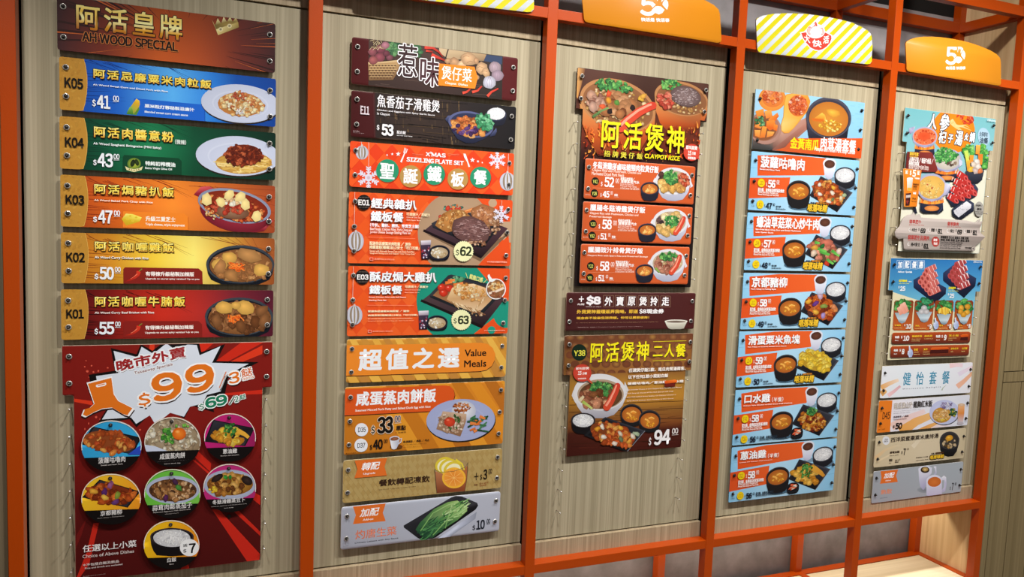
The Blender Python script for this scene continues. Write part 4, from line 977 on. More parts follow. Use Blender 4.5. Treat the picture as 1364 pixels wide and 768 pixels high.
b.t('配迷你忌廉粟米肉粒飯 / 迷你', 228, 470, 530, 451, CR, 1.5); b.t('肉醬意粉(微辣)及12安士「可口可樂」', 228, 498, 590, 480, CR, 1.5)
b.t('Served with Rice with Sweet Corn and Diced Pork/Mini', 230, 520, 552, 512, 'f0d8b0', .4); b.t('Spaghetti Bolognaise and Regular 12oz "Coca-Cola"', 230, 536, 562, 530, 'f0d8b0', .4)
b.poly([(230, 560), (255, 561), (255, 582), (230, 581)], 'f0b0a0'); b.poly([(233, 563), (252, 564), (252, 579), (233, 578)], 'd8401c'); b.t('圖片只供參考 Photos for reference only', 265, 580, 410, 566, 'f0b8a0', .2); b.t('不可與其他優惠同時使用', 1080, 596, 1225, 588, 'f0d0c0', .2)
b.p('price_seal'); seal(b, 910, 515, 74, '62', (852, 548, 878, 500), (882, 550, 972, 480))
b.eyes([(125, 152), (118, 335), (115, 513), (1235, 212), (1228, 378), (1220, 545)]); b.done()
b = Board('menu_board', 'orange menu board E03 with a teal circle and a puff pastry plate', 'menu board', B4, [(75, 75), (1252, 97), (1230, 572), (67, 580)], 'e2501f', '6a3828', r=.006, group='festive sizzling plate boards')
diamonds(b, 80, 70, 1270, 590, 110, 126, ['ea6228', 'e2501f', 'e6581f'], -.01)
b.p('circle_print').ell(878, 330, 306, 312, '229a80', '1c8c74', n=60); b.poly([(985, 60), (1270, 60), (1270, 300), (1190, 300)], 'e2501f'); b.poly([(1050, 520), (1230, 380), (1270, 600), (950, 600)], 'e2501f')
b.ell(1222, 428, 92, 98, '1f927a', n=40); b.ell(1117, 542, 28, 28, '229a80')
b.p('dish_picture')
b.poly([(600, 335), (660, 288), (980, 210), (1215, 312), (1045, 530)], '2e2024', cols=['4a383c', '4a383c', '3a282c', '4a343a', '1c1216']); b.poly([(600, 335), (1045, 530), (1045, 506), (608, 318)], '1a1012')
b.poly([(665, 285), (800, 145), (825, 138), (1090, 205), (1178, 240), (1160, 310), (1045, 432), (1000, 442), (670, 305)], '16181e', cols=['34383e', '2a2e36', '34383e', '2a2e36', '34383e', '20242a', '101216', '24282e', '1a1c20'])
b.poly([(690, 290), (815, 165), (1080, 228), (1145, 260), (1030, 415), (990, 420)], '8a5a38', cols=['9a6a44', '5a3a28', '5a3a28', '7a4e30', 'a8744a', '9a6a44'])
b.food(850, 178, 60, 26, 26, 14, ['4a8a5a', '6aa878', '2c5a3c', '8ac098'], 97); rg = random.Random(98)
for P in ([(780, 200), (830, 192)], [(840, 215), (910, 200)], [(800, 185), (850, 178)]): b.line(P, 22, 'e0702c', 16, col1='f08c4a')
for x, y in ((755, 232), (808, 238), (768, 272)): b.blob(x, y, 32, 'c8341f', rg, .85, 0, .06, 14, 1.4, .65); b.ell(x-8, y-8, 7, 4, 'f0a090', n=8)
b.poly([(790, 318), (830, 235), (870, 215), (985, 205), (1085, 240), (1145, 285), (1110, 330), (1045, 395), (980, 408), (870, 370)], 'dcb484', cols=['c8a070', 'e8c898', 'e8c898', 'f0d4a8', 'e0b480', 'c8986a', 'c89c6c', 'd8b890', 'e8d4b4', 'd8b890'])
b.food(960, 270, 120, 55, 60, 15, ['d89a50', 'e0ac68', 'f0d0a0', 'c88440', 'f4dcb4', 'e8c088'], 99, None, 14)
for i in range(22): x = 815+i*9; y = 330+i*3; b.line([(x, y), (x+30+rg.uniform(-8, 8), y+rg.uniform(5, 45))], 5, rg.choice(['f0dcb8', 'c8a070', 'e4c898', 'b08858']))
for i in range(20): x = 1000+i*6; y = 395-i*7; b.line([(x, y), (x+10, y-30)], 4, rg.choice(['f0dcb8', 'c8a070', 'b08858']))
b.food(1020, 425, 50, 12, 14, 9, ['b8906a', '8a5c40', 'd8c0a0'], 100)
side(b, (622, 465), (720, 486), 0, 0)
b.p('inset_picture').ell(1147, 243, 72, 76, 'f2f0f0'); b.ell(1147, 243, 65, 69, '8a5a38'); b.food(1147, 225, 52, 32, 36, 13, ['d89a50', 'e8b878', 'c88440', 'f0d4a8'], 101); b.line([(1095, 275), (1150, 260), (1205, 235)], 16, 'e8d4c0'); b.food(1150, 285, 45, 18, 14, 11, ['a86a48', '8a4c30'], 102)
b.poly([(1088, 140), (1100, 136), (1104, 150), (1118, 168), (1150, 168), (1140, 182), (1122, 192), (1100, 190), (1092, 170), (1086, 152)], 'eef0f0')
b.tq('\\ 鬆脆口感 /', (918, 160), (1078, 208), (926, 122), 'e4e48a', 1.6)
b.p('ornament_print').line([(112, 78), (106, 350)], 3, 'e0c0b4'); bauble(b, 120, 432, 57, 70)
b.p('code_badge'); badge(b, 178, 155, 'E03', (137, 176, 223, 137))
b.p('title_lettering').t('酥皮焗大雞扒', 228, 192, 717, 121, 'eff3f8', **WS); b.t('鐵板餐', 225, 282, 468, 215, 'eff3f8', **WS)
b.p('caption_lettering').t('可選燒汁/黑椒汁', 485, 236, 655, 217, CR, .8); b.t('Choice of Gravy Sauce/', 485, 254, 600, 246, 'f0d0b8', .3); b.t('Black Pepper Sauce', 485, 272, 590, 265, 'f0d0b8', .3)
b.t('Baked Chicken Fillet with Puff Pastry', 225, 309, 495, 298, 'f2e4dc', .6); b.t('Sizzling Plate Set', 225, 332, 352, 320, 'f2e4dc', .6); b.line([(212, 360), (552, 362)], 2, 'f0a080')
b.t('配迷你忌廉粟米肉粒飯 / 迷你', 218, 413, 518, 395, CR, 1.5); b.t('肉醬意粉(微辣)及12安士「可口可樂」', 218, 442, 580, 424, CR, 1.5)
b.t('Served with Rice with Sweet Corn and Diced Pork/Mini', 218, 462, 540, 452, 'f0d8b0', .4); b.t('Spaghetti Bolognaise and Regular 12oz "Coca-Cola"', 218, 478, 552, 470, 'f0d8b0', .4)
b.poly([(218, 540), (243, 540), (243, 561), (218, 561)], 'f0b0a0'); b.poly([(221, 543), (240, 543), (240, 558), (221, 558)], 'd8401c'); b.t('圖片只供參考 Photos for reference only', 252, 556, 398, 543, 'f0b8a0', .2); b.t('不可與其他優惠同時使用', 1060, 548, 1212, 540, 'f0d0c0', .2)
b.p('price_seal'); seal(b, 895, 467, 74, '63', (837, 497, 863, 452), (868, 500, 952, 435))
b.eyes([(112, 145), (108, 323), (105, 502), (1218, 163), (1212, 325), (1200, 490)]); b.done()
# value meals header
def rays(b, x0, x1, y0, y1, c, n, dx, w):
    for i in range(n):
        x = x0+(x1-x0)*i/n; b.poly([(x, y0), (x+w, y0), (x+w*1.6+dx, y1), (x+dx, y1)], c[i % len(c)])
b = Board('menu_header_board', 'golden orange header board with four white characters in a rounded bar', 'sign', B5, [(65, 118), (1230, 98), (1218, 393), (60, 432)], 'cf9036', 'e8d090', r=.007)
rays(b, -100, 1230, 90, 440, ['e0a844', 'c0843a', 'e6b24c', 'c88c38'], 16, 190, 46)
b.p('title_bar'); pill = [(55, 162), (700, 150), (1040, 143), (1090, 152), (1125, 180), (1144, 225), (1140, 270), (1118, 312), (1080, 340), (1030, 350), (600, 366), (55, 384)]
b.poly([(x, y+6) for x, y in pill], '3a1c10'); b.poly(pill, 'e8882a')
b.p('title_lettering').t('超值之選', 147, 350, 888, 171, 'eceef2', 8, sp=1.14); b.p('caption_lettering').t('Value', 920, 244, 1080, 188, '1c1210', 2.2); b.t('Meals', 916, 322, 1080, 266, '1c1210', 2.2)
b.eyes([(103, 188), (98, 357), (1195, 167), (1188, 323)]); b.done()
# D35
b = Board('menu_board', 'orange menu board D35 with a white oval plate of steamed pork patty and rice', 'menu board', B6, [(55, 88), (1222, 35), (1190, 492), (42, 580)], 'd08024', 'e0c890', r=.006)
rays(b, 200, 1300, 30, 590, ['e0962c', 'c4761f', 'dc8c26', 'b86c20'], 9, 330, 90)
b.p('title_bar'); pill = [(40, 100), (780, 70), (815, 76), (840, 100), (850, 140), (842, 172), (815, 198), (740, 255), (400, 272), (40, 290)]
b.poly([(x+4, y+6) for x, y in pill], '3a1c10'); b.poly(pill, 'd8561e')
b.p('title_lettering').t('咸蛋蒸肉餅飯', 128, 224, 717, 90, 'eef0f4', 5.5, sp=1.02); b.p('caption_lettering').t('Steamed Minced Pork Patty and Salted Duck Egg with Rice', 126, 267, 674, 216, 'f2e8e0', .9)
b.p('dish_picture').plate(893, 322, 250, 152, -3, ('a8b0d4', '949cc4', 'a0a8ce'))
b.ell(915, 255, 88, 72, 'ececf0', 'b8bccc'); b.food(900, 233, 62, 38, 60, 9, ['b8602c', '9a4a20', 'd07c40', '7a3818', 'e0985c'], 103)
b.poly([(762, 258), (935, 278), (932, 330), (890, 442), (715, 388)], 'b89478', cols=['c8a88c', 'c8a88c', 'a88468', '8a6448', '9a7458']); b.food(820, 345, 98, 72, 110, 11, ['c8a88c', 'b08c70', 'd8c0a8', '98745a', 'e4d0bc', '86604a'], 104, None, 10)
b.food(835, 340, 50, 55, 22, 11, ['4a7038', '6a9050', '345428'], 105); b.ell(812, 335, 40, 34, 'd8482a', 'b83420'); b.ell(800, 322, 14, 8, 'f08a68', 'd8482a')
rg = random.Random(106)
for i in range(26): x, y, a = rg.uniform(935, 1065), rg.uniform(300, 400), rg.uniform(-.9, .4); b.line([(x, y), (x+45*math.cos(a), y+45*math.sin(a))], 14, rg.choice(['2c5a3c', '3c7048', '24482f', 'd8702c', '4a8054']), 10)
for P in ([(960, 345), (1005, 348)], [(1030, 295), (1070, 312)], [(985, 405), (1010, 395)]): b.line(P, 24, 'e08040', 16)
b.p('code_badge')
for x, y, r, s_, q in ((172, 392, 47, 'D35', (146, 411, 203, 372)), (168, 505, 48, 'D37', (141, 525, 199, 486))): b.ell(x, y, r, r*1.02, 'e8eaf0'); b.t(s_, *q, '2a2624', 1)
b.p('price_lettering')
K_ = dict(edge=(4.5, 'ecd8c0'))
b.t('$', 240, 427, 270, 360, '18120e', 3, **K_); b.t('33', 284, 424, 404, 292, '18120e', 8, sp=.92, **K_); b.t('00', 412, 338, 457, 288, '2c3a5a', 1.5, (3, 'e8d8c8')); b.line([(412, 345), (460, 341)], 3, 'e8d8c8')
b.t('單點', 422, 398, 495, 357, '2a1a12', 2); b.t('à la carte', 420, 416, 495, 402, '2a1a12', .8)
b.t('$', 230, 541, 250, 498, '18120e', 1.8); b.t('40', 254, 537, 328, 458, '18120e', 4.5, sp=.92); b.t('00', 333, 489, 362, 459, '3a2414', 1)
b.p('cup_picture'); b.ell(425, 515, 45, 16, '6a3c14'); b.poly([(376, 462), (448, 450), (444, 490), (425, 530), (405, 535), (390, 528)], 'd8dae4', cols=['eceef4', 'c4c6d4', 'b0b2c4', 'c4c6d4', 'd8dae4', 'eceef4']); b.line([(445, 460), (462, 455), (458, 480), (440, 495)], 7, 'd8dae4'); b.ell(411, 456, 37, 19, 'e8eaf0', 'c8cad6', -6); b.ell(411, 458, 30, 13, 'a86a4a', '7a4428', -6)
b.p('note_lettering').t('配凍檸茶 / 熱飲 / 汽水', 475, 487, 665, 458, '3a2414', .8); b.t('Served with Iced Lemon Tea/', 475, 503, 645, 486, '4a3018', .3); b.t('Hot Drink/ Soft Drink', 475, 521, 605, 508, '4a3018', .3); b.t('圖片只供參考', 58, 566, 130, 556, '5a3010', .2)
b.eyes([(92, 157), (87, 331), (80, 502), (1185, 103), (1175, 263), (1167, 420)]); b.done()
def ribbon(b, q, s1, q1, s2, q2):
    b.p('ribbon_print').poly(q, 'e2702a'); b.t(s1, *q1, 'f4eeee', 2.4, sh=.25); b.t(s2, *q2, 'f4eeee', .6, sh=.2)
b = Board('menu_board', 'tan menu board with a glass of iced lemon tea', 'menu board', B7, [(38, 100), (1195, 8), (1185, 292), (35, 408)], 'b79c62', 'e6dab4', r=.008)
diamonds(b, 40, 20, 1200, 420, 36, 54, ['b09257', 'b79c62'], -.08)
ribbon(b, [(122, 97), (357, 78), (338, 143), (356, 205), (120, 224), (141, 160)], '轉配', (173, 170, 304, 102), 'Upgrade', (183, 203, 272, 179))
b.p('title_lettering').t('餐飲轉配凍飲', 297, 285, 668, 202, '3a2418', 1.6); b.p('caption_lettering').t('Set Drink Upgrade to Iced Drinks', 297, 313, 567, 280, '7a5c38', .2)
b.p('drink_picture')
b.poly([(703, 160), (943, 110), (938, 220), (920, 320), (718, 333)], 'a08458', cols=['c0aa80', 'c0aa80', 'a88a60', '8a6a48', '7a5a40'])
b.poly([(705, 180), (940, 135), (935, 240), (920, 318), (719, 331)], '9a4e2c', cols=['b87850', 'b06a40', 'a8603a', '8a4426', '7a3a22'])
b.ell(823, 140, 120, 48, 'b8a070', 'a88c5c', -10)
for x, y in ((770, 128), (800, 140), (832, 160)): b.ell(x, y, 68, 55, 'e8d04a', 'dcc43c', -30); b.ell(x+5, y+6, 56, 44, 'f0e6a0', 'f4efc8', -30)
b.line([(855, 90), (900, 120), (918, 165)], 16, 'e8d23c', 8)
b.ell(842, 222, 86, 76, 'f0a82c', 'f4b83c'); b.ell(842, 222, 72, 62, 'e8842a', 'f0a040')
for k in range(9): a = 2*math.pi*k/9; b.line([(842, 222), (842+68*math.cos(a), 222+58*math.sin(a))], 3, 'f8c470')
b.line([(703, 160), (718, 333)], 4, '5a4030'); b.line([(943, 110), (936, 230), (920, 320)], 4, '5a4030'); b.line([(703, 160), (740, 182), (840, 175), (925, 145), (943, 112)], 3, '6a5038')
b.p('price_lettering').t('+', 988, 240, 1022, 183, '241a12', 1.2); b.t('$', 1030, 240, 1048, 193, '241a12', 1.4); b.t('3', 1053, 237, 1086, 158, '241a12', 4); b.t('00', 1092, 190, 1120, 154, '3a2a1c', .8); b.line([(1092, 194), (1120, 189)], 2, '3a2a1c'); b.t('轉飲', 987, 280, 1015, 266, '7a5030', .4); b.t('$15', 1026, 288, 1078, 250, '9a6238', 1.2); b.t('00', 1080, 262, 1092, 247, '9a6238', .4)
b.eyes([(75, 165), (70, 330), (1160, 72), (1155, 222)]); b.done()
b = Board('menu_board', 'pale grey menu board with green lettuce on a long black dish', 'menu board', B7, [(25, 440), (1182, 322), (1172, 612), (20, 745)], 'b4b8c6', 'dcdce0', r=.008)
ribbon(b, [(110, 432), (348, 410), (327, 478), (348, 538), (110, 560), (130, 495)], '加配', (164, 510, 299, 436), 'Add-on', (182, 537, 258, 512))
b.p('title_lettering').t('灼唐生菜', 126, 673, 428, 571, 'dc7a58', 1.6); b.p('caption_lettering').t('Chinese Lettuce with Soy Sauce', 122, 706, 440, 654, '2c2a30', .5)
b.p('dish_picture').poly([(600, 672), (720, 668), (1010, 470), (1000, 520), (760, 690)], '9498a8')
b.poly([(478, 570), (830, 362), (858, 355), (900, 358), (1012, 405), (1020, 425), (1000, 455), (712, 655), (690, 664), (605, 672), (580, 660), (480, 585)], '17161a', cols=['2a2a30', '3a3a40', '3a3a40', '2a2a30', '3a3a40', '1c1c20', '121214', '0e0e10', '0e0e10', '1c1c20', '1c1c20', '2a2a30'])
b.poly([(565, 600), (600, 545), (700, 450), (800, 400), (870, 388), (888, 410), (940, 430), (940, 465), (870, 530), (760, 600), (690, 660), (620, 660)], '4a7a48', cols=['2c5a3a', '3a6a40', '5a8a4c', '7aa85a', 'a8c878', 'a8c878', 'b0cc84', '9ac070', '5a8a4c', '3a6a40', '2c5038', '24482f'])
rg = random.Random(110)
for i in range(110):
    t = rg.random()**1.3; x, y = 600+t*300+rg.uniform(-30, 40), 640-t*215+rg.uniform(-45, 45)
    b.line([(x, y), (x+rg.uniform(20, 60), y-rg.uniform(10, 40))], rg.uniform(5, 12), rg.choice(['3a6a44', '4c8a50', '2c5238', '5a9858', '1f4430', '244a34'] if t < .55 else ['8cc070', 'b0d890', '6aa858', 'c8e4a8', '5a944c']), 3)
for P in ([(600, 610), (690, 480), (800, 420), (880, 395)], [(690, 640), (800, 520), (935, 445)], [(780, 590), (810, 480), (830, 415)]): b.line(P, 7, '7ab060', 6, col1='b8d894')
b.p('price_lettering').t('$', 976, 607, 999, 563, '20242e', 1.4); b.t('10', 1004, 602, 1070, 524, '20242e', 4, sp=.95); b.t('00', 1080, 556, 1108, 519, '30343e', .8); b.line([(1080, 560), (1108, 556)], 2, '30343e'); b.t('圖片只供參考', 40, 722, 78, 712, '7a7c88', 0)
b.eyes([(67, 503), (62, 665), (1150, 388), (1142, 540)]); b.done()
# ================================================================== COLUMN 3
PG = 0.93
C1, C2, C3, C4, C5 = [Fm(745, y, 6.2) for y in (80, 195, 290, 375, 490)]
C6 = Fm(700, 600, 2.0542)
def meats(b, cx, cy, rx, ry, n, r, pal, seed, rot=0): b.food(cx, cy, rx, ry, n, r, pal, seed, None, rot, .8, .22)
def potgreens(b, cx, cy, rx, ry, n, r, seed, rot=0): b.food(cx, cy, rx, ry, n, r, ['3c8044', '5aa050', '2c6434', '7ab860', '4a9048'], seed, None, rot, .6, .4)
def sausage(b, P, w): b.ell(*P[0], w*.5, w*.5, 'd04a30', n=20); b.ell(*P[-1], w*.4, w*.4, 'c8402c', n=20); b.line(P, w, 'd04a30', w*.8, col1='c8402c'); b.line([(x-w*.12, y-w*.14) for x, y in P], w*.3, 'f09a80', w*.2)
b = Board('menu_poster', 'dark claypot rice poster with two pots and yellow title, on the middle panel', 'poster', C1,
          [(148, 60), (1232, 195), (1222, 508), (1166, 515), (C3, 1084, 570), (C3, 128, 570), (190, 405), (138, 398)], '2a1a16', '4a3a30', r=.005)
CLAY = b
o0 = b.L(190, 405)[0]; o1 = b.L(1166, 515)[0]
earL, earR = b.L(138, 401)[1], b.L(1222, 506)[1]
b.clips = [[(-b.w/2+.001, earL+.001), (o0+.0011, earL+.001), (o0+.0011, b.h-.001), (-b.w/2+.001, b.h-.001)], [(o0+.001, .001), (o1-.001, .001), (o1-.001, b.h-.001), (o0+.001, b.h-.001)], [(o1-.0011, earR+.001), (b.w/2-.001, earR+.001), (b.w/2-.001, b.h-.001), (o1-.0011, b.h-.001)]]
b.bg(lambda u, v: scale(mix([(0, '4e3026'), (.12, '46281e'), (.22, '5a2a1a'), (.31, '6a2816'), (.37, '3a1a14'), (.43, '1e1412'), (1, '1c1312')])(v), 1.0+.25*math.sin(u*9)*(v < .2)), 12, 30)
b.p('dish_picture'); rg = random.Random(120)
b.poly([(148, 62), (215, 70), (180, 220), (150, 320), (140, 300)], 'c8904c', cols=['d8a060', '6a4430', '8a5a38', 'b87c44', 'd09850'])
def pot(cx, cy, rx, ry, rot, dep, y1):
    b.poly([(cx-rx*.97, cy-10), (cx-rx*.93, cy+dep*.5), (cx-rx*.78, cy+dep), (cx-rx*.5, y1), (cx+rx*.5, y1), (cx+rx*.8, cy+dep), (cx+rx*.95, cy+dep*.6), (cx+rx*.98, cy+40)], 'a86838', cols=['c08850', 'c8743c', 'b8501c', '6a2a14', '5a2212', 'b04c1c', 'c06c34', 'b87c48'])
    b.ell(cx, cy, rx, ry, 'd09a68', 'b07a4c', rot, 48); b.ell(cx+3, cy+6, rx*.93, ry*.90, '6a4226', '8a5a38', rot, 48)
pot(1008, 318, 226, 138, 14, 200, 590)
b.food(1015, 345, 190, 95, 90, 14, ['c8a070', 'b88a52', 'd8bc88', 'a87a42'], 121, None, 14); potgreens(b, 925, 205, 80, 42, 40, 20, 122, 8)
b.ell(1042, 300, 128, 84, '8a7472', '5a4644', 14); b.strands(1040, 300, 118, 78, 170, 6, ['a09090', '8a7674', '6a5654', 'b4a2a0', '7a6462'], 123, .18)
meats(b, 872, 335, 70, 55, 40, 22, ['c8503c', 'd8705a', 'a83c2c', 'd88468'], 124, 30)
pot(478, 372, 322, 205, 20, 260, 790)
b.food(470, 400, 270, 165, 130, 18, ['c8a474', 'b88c52', 'd8c094', 'a87e3e'], 125, None, 18)
potgreens(b, 450, 215, 150, 48, 80, 22, 126, 10)
meats(b, 300, 340, 80, 55, 22, 36, ['a87c68', 'b88c74', '8a5c4c', 'b8907c'], 127); meats(b, 470, 380, 150, 105, 26, 48, ['b07a50', '986038', 'c89468', '7a4424', 'a86c40'], 128, 18)
for x, y, c in ((405, 280, 'd8502c'), (400, 330, 'd8902c'), (350, 385, 'd85c34'), (470, 350, '5a8a3c'), (410, 425, '2a1c1a'), (600, 395, '2a1c1a'), (665, 320, 'd8a83c'), (690, 300, 'd8a040')): b.blob(x, y, 28, c, rg, .75)
b.line([(270, 470), (340, 420), (400, 395)], 22, '4a6a3c', 14, col1='7a9a5a')
sausage(b, [(500, 560), (560, 500), (650, 430), (740, 385), (765, 378)], 78)
b.p('flame_print')
for i in range(130):
    x, y = rg.uniform(195, 1150), rg.uniform(560, 820)
    if 500 < y < 660 and 420 < x < 780: continue
    h = rg.uniform(10, 60); b.line([(x, y), (x+rg.uniform(-10, 14), y-h*.5), (x+rg.uniform(-16, 20), y-h)], rg.uniform(5, 18), rg.choice(['e8702a', 'f09a3c', 'c8481c', 'c8481c', 'a83414', 'd85a20', '8a2410']), .5)
for i in range(50): b.ell(rg.uniform(195, 1140), rg.uniform(560, 840), rg.uniform(2, 5), rg.uniform(2, 5), rg.choice(['f8c060', 'f09a3c', 'e8702a']), n=7)
b.p('title_lettering').t('阿活煲神', 335, 720, 1030, 553, 'f2e21e', 5.5, sp=1.12, drop=(5, 10, '2a1410'))
b.fr(C2); b.p('caption_lettering').t('招牌煲仔飯', 360, 84, 682, 58, 'd8c83c', 2, (3, '2a1c10'), sp=1.3); b.t('CLAYPOT RICE', 695, 97, 990, 82, 'f2e21e', 2.4, sh=.15)
b.p('badge_print'); b.ell(1085, 50, 68, 70, 'd04632', 'c03a2a'); b.line([(1130, 85), (1160, 125)], 16, 'd04632', 5); b.ell(1085, 50, 64, 66, 'd8553f', 'c8402e'); b.t('即叫即煲', 1036, 24, 1132, -2, 'f4ece8', 1.6); b.t('15', 1052, 73, 1082, 38, 'f4ece8', 2); b.t('分鐘', 1086, 70, 1118, 46, 'f4ece8', 1); b.t('香脆飯焦', 1052, 105, 1118, 88, 'f4ece8', 1)
b.eyes([(182, 133), (172, 318), (1203, 250), (1190, 428)], C1); b.done()
def ypot(b, x, y, kind, sd):
    b.poly([(x-147, y-10), (x-132, y+60), (x-90, y+125), (x-40, y+150), (x+20, y+154), (x+80, y+140), (x+125, y+80), (x+147, y-5)], 'b8bac8', cols=['d8d8e0', 'c4c4d0', 'a8aabc', 'a0a2b6', 'a0a2b6', 'a8aabc', 'b8b8c8', 'd0d0da'])
    b.ell(x, y-12, 148, 112, 'e8e6e6', 'd4d2d6', n=44); b.poly([(x-150, y+5), (x-168, y-10), (x-150, y-40), (x-140, y-30)], 'dcdade'); b.poly([(x+148, y-10), (x+164, y+30), (x+140, y+45)], 'd4d2d8')
    b.ell(x, y-8, 126, 92, '9a7a5c', 'b8a48c', n=40)
    b.food(x, y-5, 118, 84, 60, 14, ['d8c09a', 'e4d0ac', 'c8a878'], sd)
    if kind == 0:
        meats(b, x-85, y-45, 40, 35, 16, 20, ['5a3a34', '6a4438', '3c2824'], sd+1); meats(b, x+75, y-5, 48, 68, 30, 20, ['b84a30', 'c86040', 'a03824', 'd87a58'], sd+2)
        meats(b, x-70, y+30, 50, 45, 12, 36, ['e0b468', 'd8a454', 'ecc880'], sd+3); meats(b, x+20, y+50, 60, 25, 8, 36, ['e0b468', 'd8a454', 'c8904a'], sd+4); potgreens(b, x-15, y-42, 58, 60, 60, 18, sd+5)
    elif kind == 1:
        meats(b, x-75, y-25, 42, 34, 16, 20, ['5a4a4c', '6a4a44', '3c2c2c'], sd+1); meats(b, x+10, y-55, 75, 35, 14, 32, ['e0c080', 'd8b06c', 'f0d8a8'], sd+2)
        meats(b, x-50, y+45, 60, 34, 10, 38, ['e0bc78', 'd8ac64', 'ecd090'], sd+3); b.blob(x+20, y+55, 40, 'd8a850', random.Random(sd), .9); potgreens(b, x+5, y-18, 55, 48, 46, 17, sd+5)
        sausage(b, [(x+40, y+80), (x+70, y+40), (x+95, y-10), (x+108, y-40)], 44)
    else:
        meats(b, x-30, y+5, 85, 70, 24, 30, ['a86a54', 'b87c64', '8a4c3c', 'c89078', '9a5a44'], sd+1); potgreens(b, x+5, y-62, 68, 34, 50, 17, sd+5); b.line([(x-105, y+30), (x-70, y+70)], 18, '8aa850', 10)
        sausage(b, [(x+30, y+75), (x+70, y+25), (x+95, y-35), (x+100, y-55)], 46)
def yboard(fm, pts, label, title, tq, caps, codes, prices, kind, tm):
    b = Board('menu_strip', label, 'menu board', fm, pts, 'cb5a2c', 'e0a080', y=YB-.0085, r=.006, th=.0025, group='orange rice strips on the claypot poster')
    t = tm or b
    b.p('title_lettering').t(title, *tq, 'f2eef0', 2.2)
    b.p('caption_lettering')
    for c in caps: b.t(c[0], *c[1:], 'f0dcd0', .7)
    b.tmpl(t)
    diam = random.Random(3)
    b.p('code_badge')
    for (x, y), c in zip(((297, 287), (290, 386)), codes): b.ell(x, y, 31, 34, '171812'); b.t(c, x-21, y+16, x+21, y-12, 'dfe06a', .8)
    b.p('price_lettering').t('$', 342, 329, 358, 288, 'f2eef0', 1.6); b.t(prices[0], 370, 334, 456, 254, 'f2eef0', 4, sp=.9); b.t('00', 463, 298, 496, 264, 'f0dcd4', 1); b.line([(463, 302), (496, 304)], 2, 'f0dcd4')
    b.t('$', 338, 417, 350, 383, 'f2eef0', 1.2); b.t(prices[1], 357, 420, 416, 369, 'f2eef0', 2.6, sp=.9); b.t('00', 422, 398, 443, 369, 'f0dcd4', .7)
    b.p('note_lettering').t('配南瓜肉茸湯/', 505, 278, 622, 258, 'f2e8e4', 1.2); b.t('凍檸茶或汽水', 505, 302, 662, 284, 'f2e8e4', 1.2)
    for i, s_ in enumerate(('Served with Pumpkin and', 'Minced Pork Soup', 'or Iced Lemon Tea/ Soft Drink')): b.t(s_, 503, 318+i*16, 618+i*22, 309+i*16, 'f0d8cc', .2)
    b.t('單點', 452, 410, 484, 391, 'f2e8e4', .8); b.line([(450, 415), (490, 418)], 2, 'f0d8cc'); b.line([(275, 340), (660, 360)], 2, 'ee9a74'); b.t('圖片只供參考', 216, 402, 256, 394, 'f0c8b4', 0)
    b.p('dish_picture'); ypot(b, 940, 297, kind, 130+kind*10)
    b.bowl(745, 345, 76, 52, 102, ('20202c', '3c3a4c', '12121a'), .6); b.ell(745, 350, 64, 42, 'd07a34', 'b05e24'); meats(b, 750, 350, 34, 22, 8, 18, ['f0a850', 'e8944a', 'f4bc6c'], 140); b.line([(722, 345), (735, 362), (730, 372)], 8, 'f4c070')
    b.eyes([(243, 170), (236, 348), (1093, 237), (1080, 402)])
    return b.done()
Y41 = yboard(C2, [(217, 97), (1123, 165), (1110, 478), (203, 432)], 'upper orange strip on the claypot poster with codes Y41 and Y28', '冬菇滑雞拼鹵味豬頸肉粒煲仔飯', (275, 182, 823, 163), (('Claypot Rice with Mushroom, Chicken and', 272, 208, 677, 209), ('Marinated Diced Pork Neck', 268, 234, 537, 226)), ('Y41', 'Y28'), ('52', '45'), 0, None)
yboard(C2, [(200, 455), (1103, 500), (C3, 1085, 222), (C3, 183, 190)], 'middle orange strip on the claypot poster with codes Y23 and Y02', '臘腸冬菇滑雞煲仔飯', (253, 530, 712, 498), (('Claypot Rice with Mushroom, Chicken and', 252, 562, 653, 558), ('Preserved Sausage', 248, 588, 432, 575)), ('Y23', 'Y02'), ('58', '51'), 1, Y41)
yboard(C3, [(182, 215), (1078, 242), (1060, 548), (165, 540)], 'lower orange strip on the claypot poster with codes Y22 and Y01', '臘腸豉汁排骨煲仔飯', (235, 286, 692, 249), (('Claypot Rice with Spare Ribs and Preserved Sausage', 232, 318, 732, 314),), ('Y22', 'Y01'), ('58', '51'), 2, Y41)
# voucher strip
b = Board('menu_board', 'brown voucher board with a boxed takeaway line and a white bowl', 'menu board', C4, [(62, 85), (1128, 95), (1110, 393), (48, 402)], '4a2120', 'a88a78', r=.006)
b.p('title_lettering').t('+', 160, 167, 205, 118, 'f2eef0', 3); b.t('$8', 220, 197, 347, 112, 'f2eef0', 7, sp=.85); b.t('內附', 150, 195, 208, 178, 'e8dcd8', 1); b.t('takeaway per claypot', 218, 211, 346, 202, 'e0d0cc', .3)
for i, (x0, x1, ch) in enumerate(((372, 443, '外'), (468, 538, '賣'), (563, 632, '原'), (658, 728, '煲'), (750, 818, '拎'), (843, 912, '走'))):
    q = [(x0-7, 112+i), (x1+4, 113+i), (x1+4, 208), (x0-7, 208)]
    for k in range(4): b.line([q[k], q[(k+1) % 4]], 2.5, '9a7a62')
    b.t(ch, x0, 199, x1-2, 122, 'f4f0f0', 3)
b.p('caption_lettering').t('外賣煲神蓋環返畀我哋，即送', 142, 266, 650, 228, 'e8b83c', 2); b.t('$8現金券', 658, 266, 865, 222, 'f4f0f0', 2.6); b.t('現金券不設最低消費額，仲可以累積使用！', 140, 312, 742, 283, 'e8b83c', 1.6)
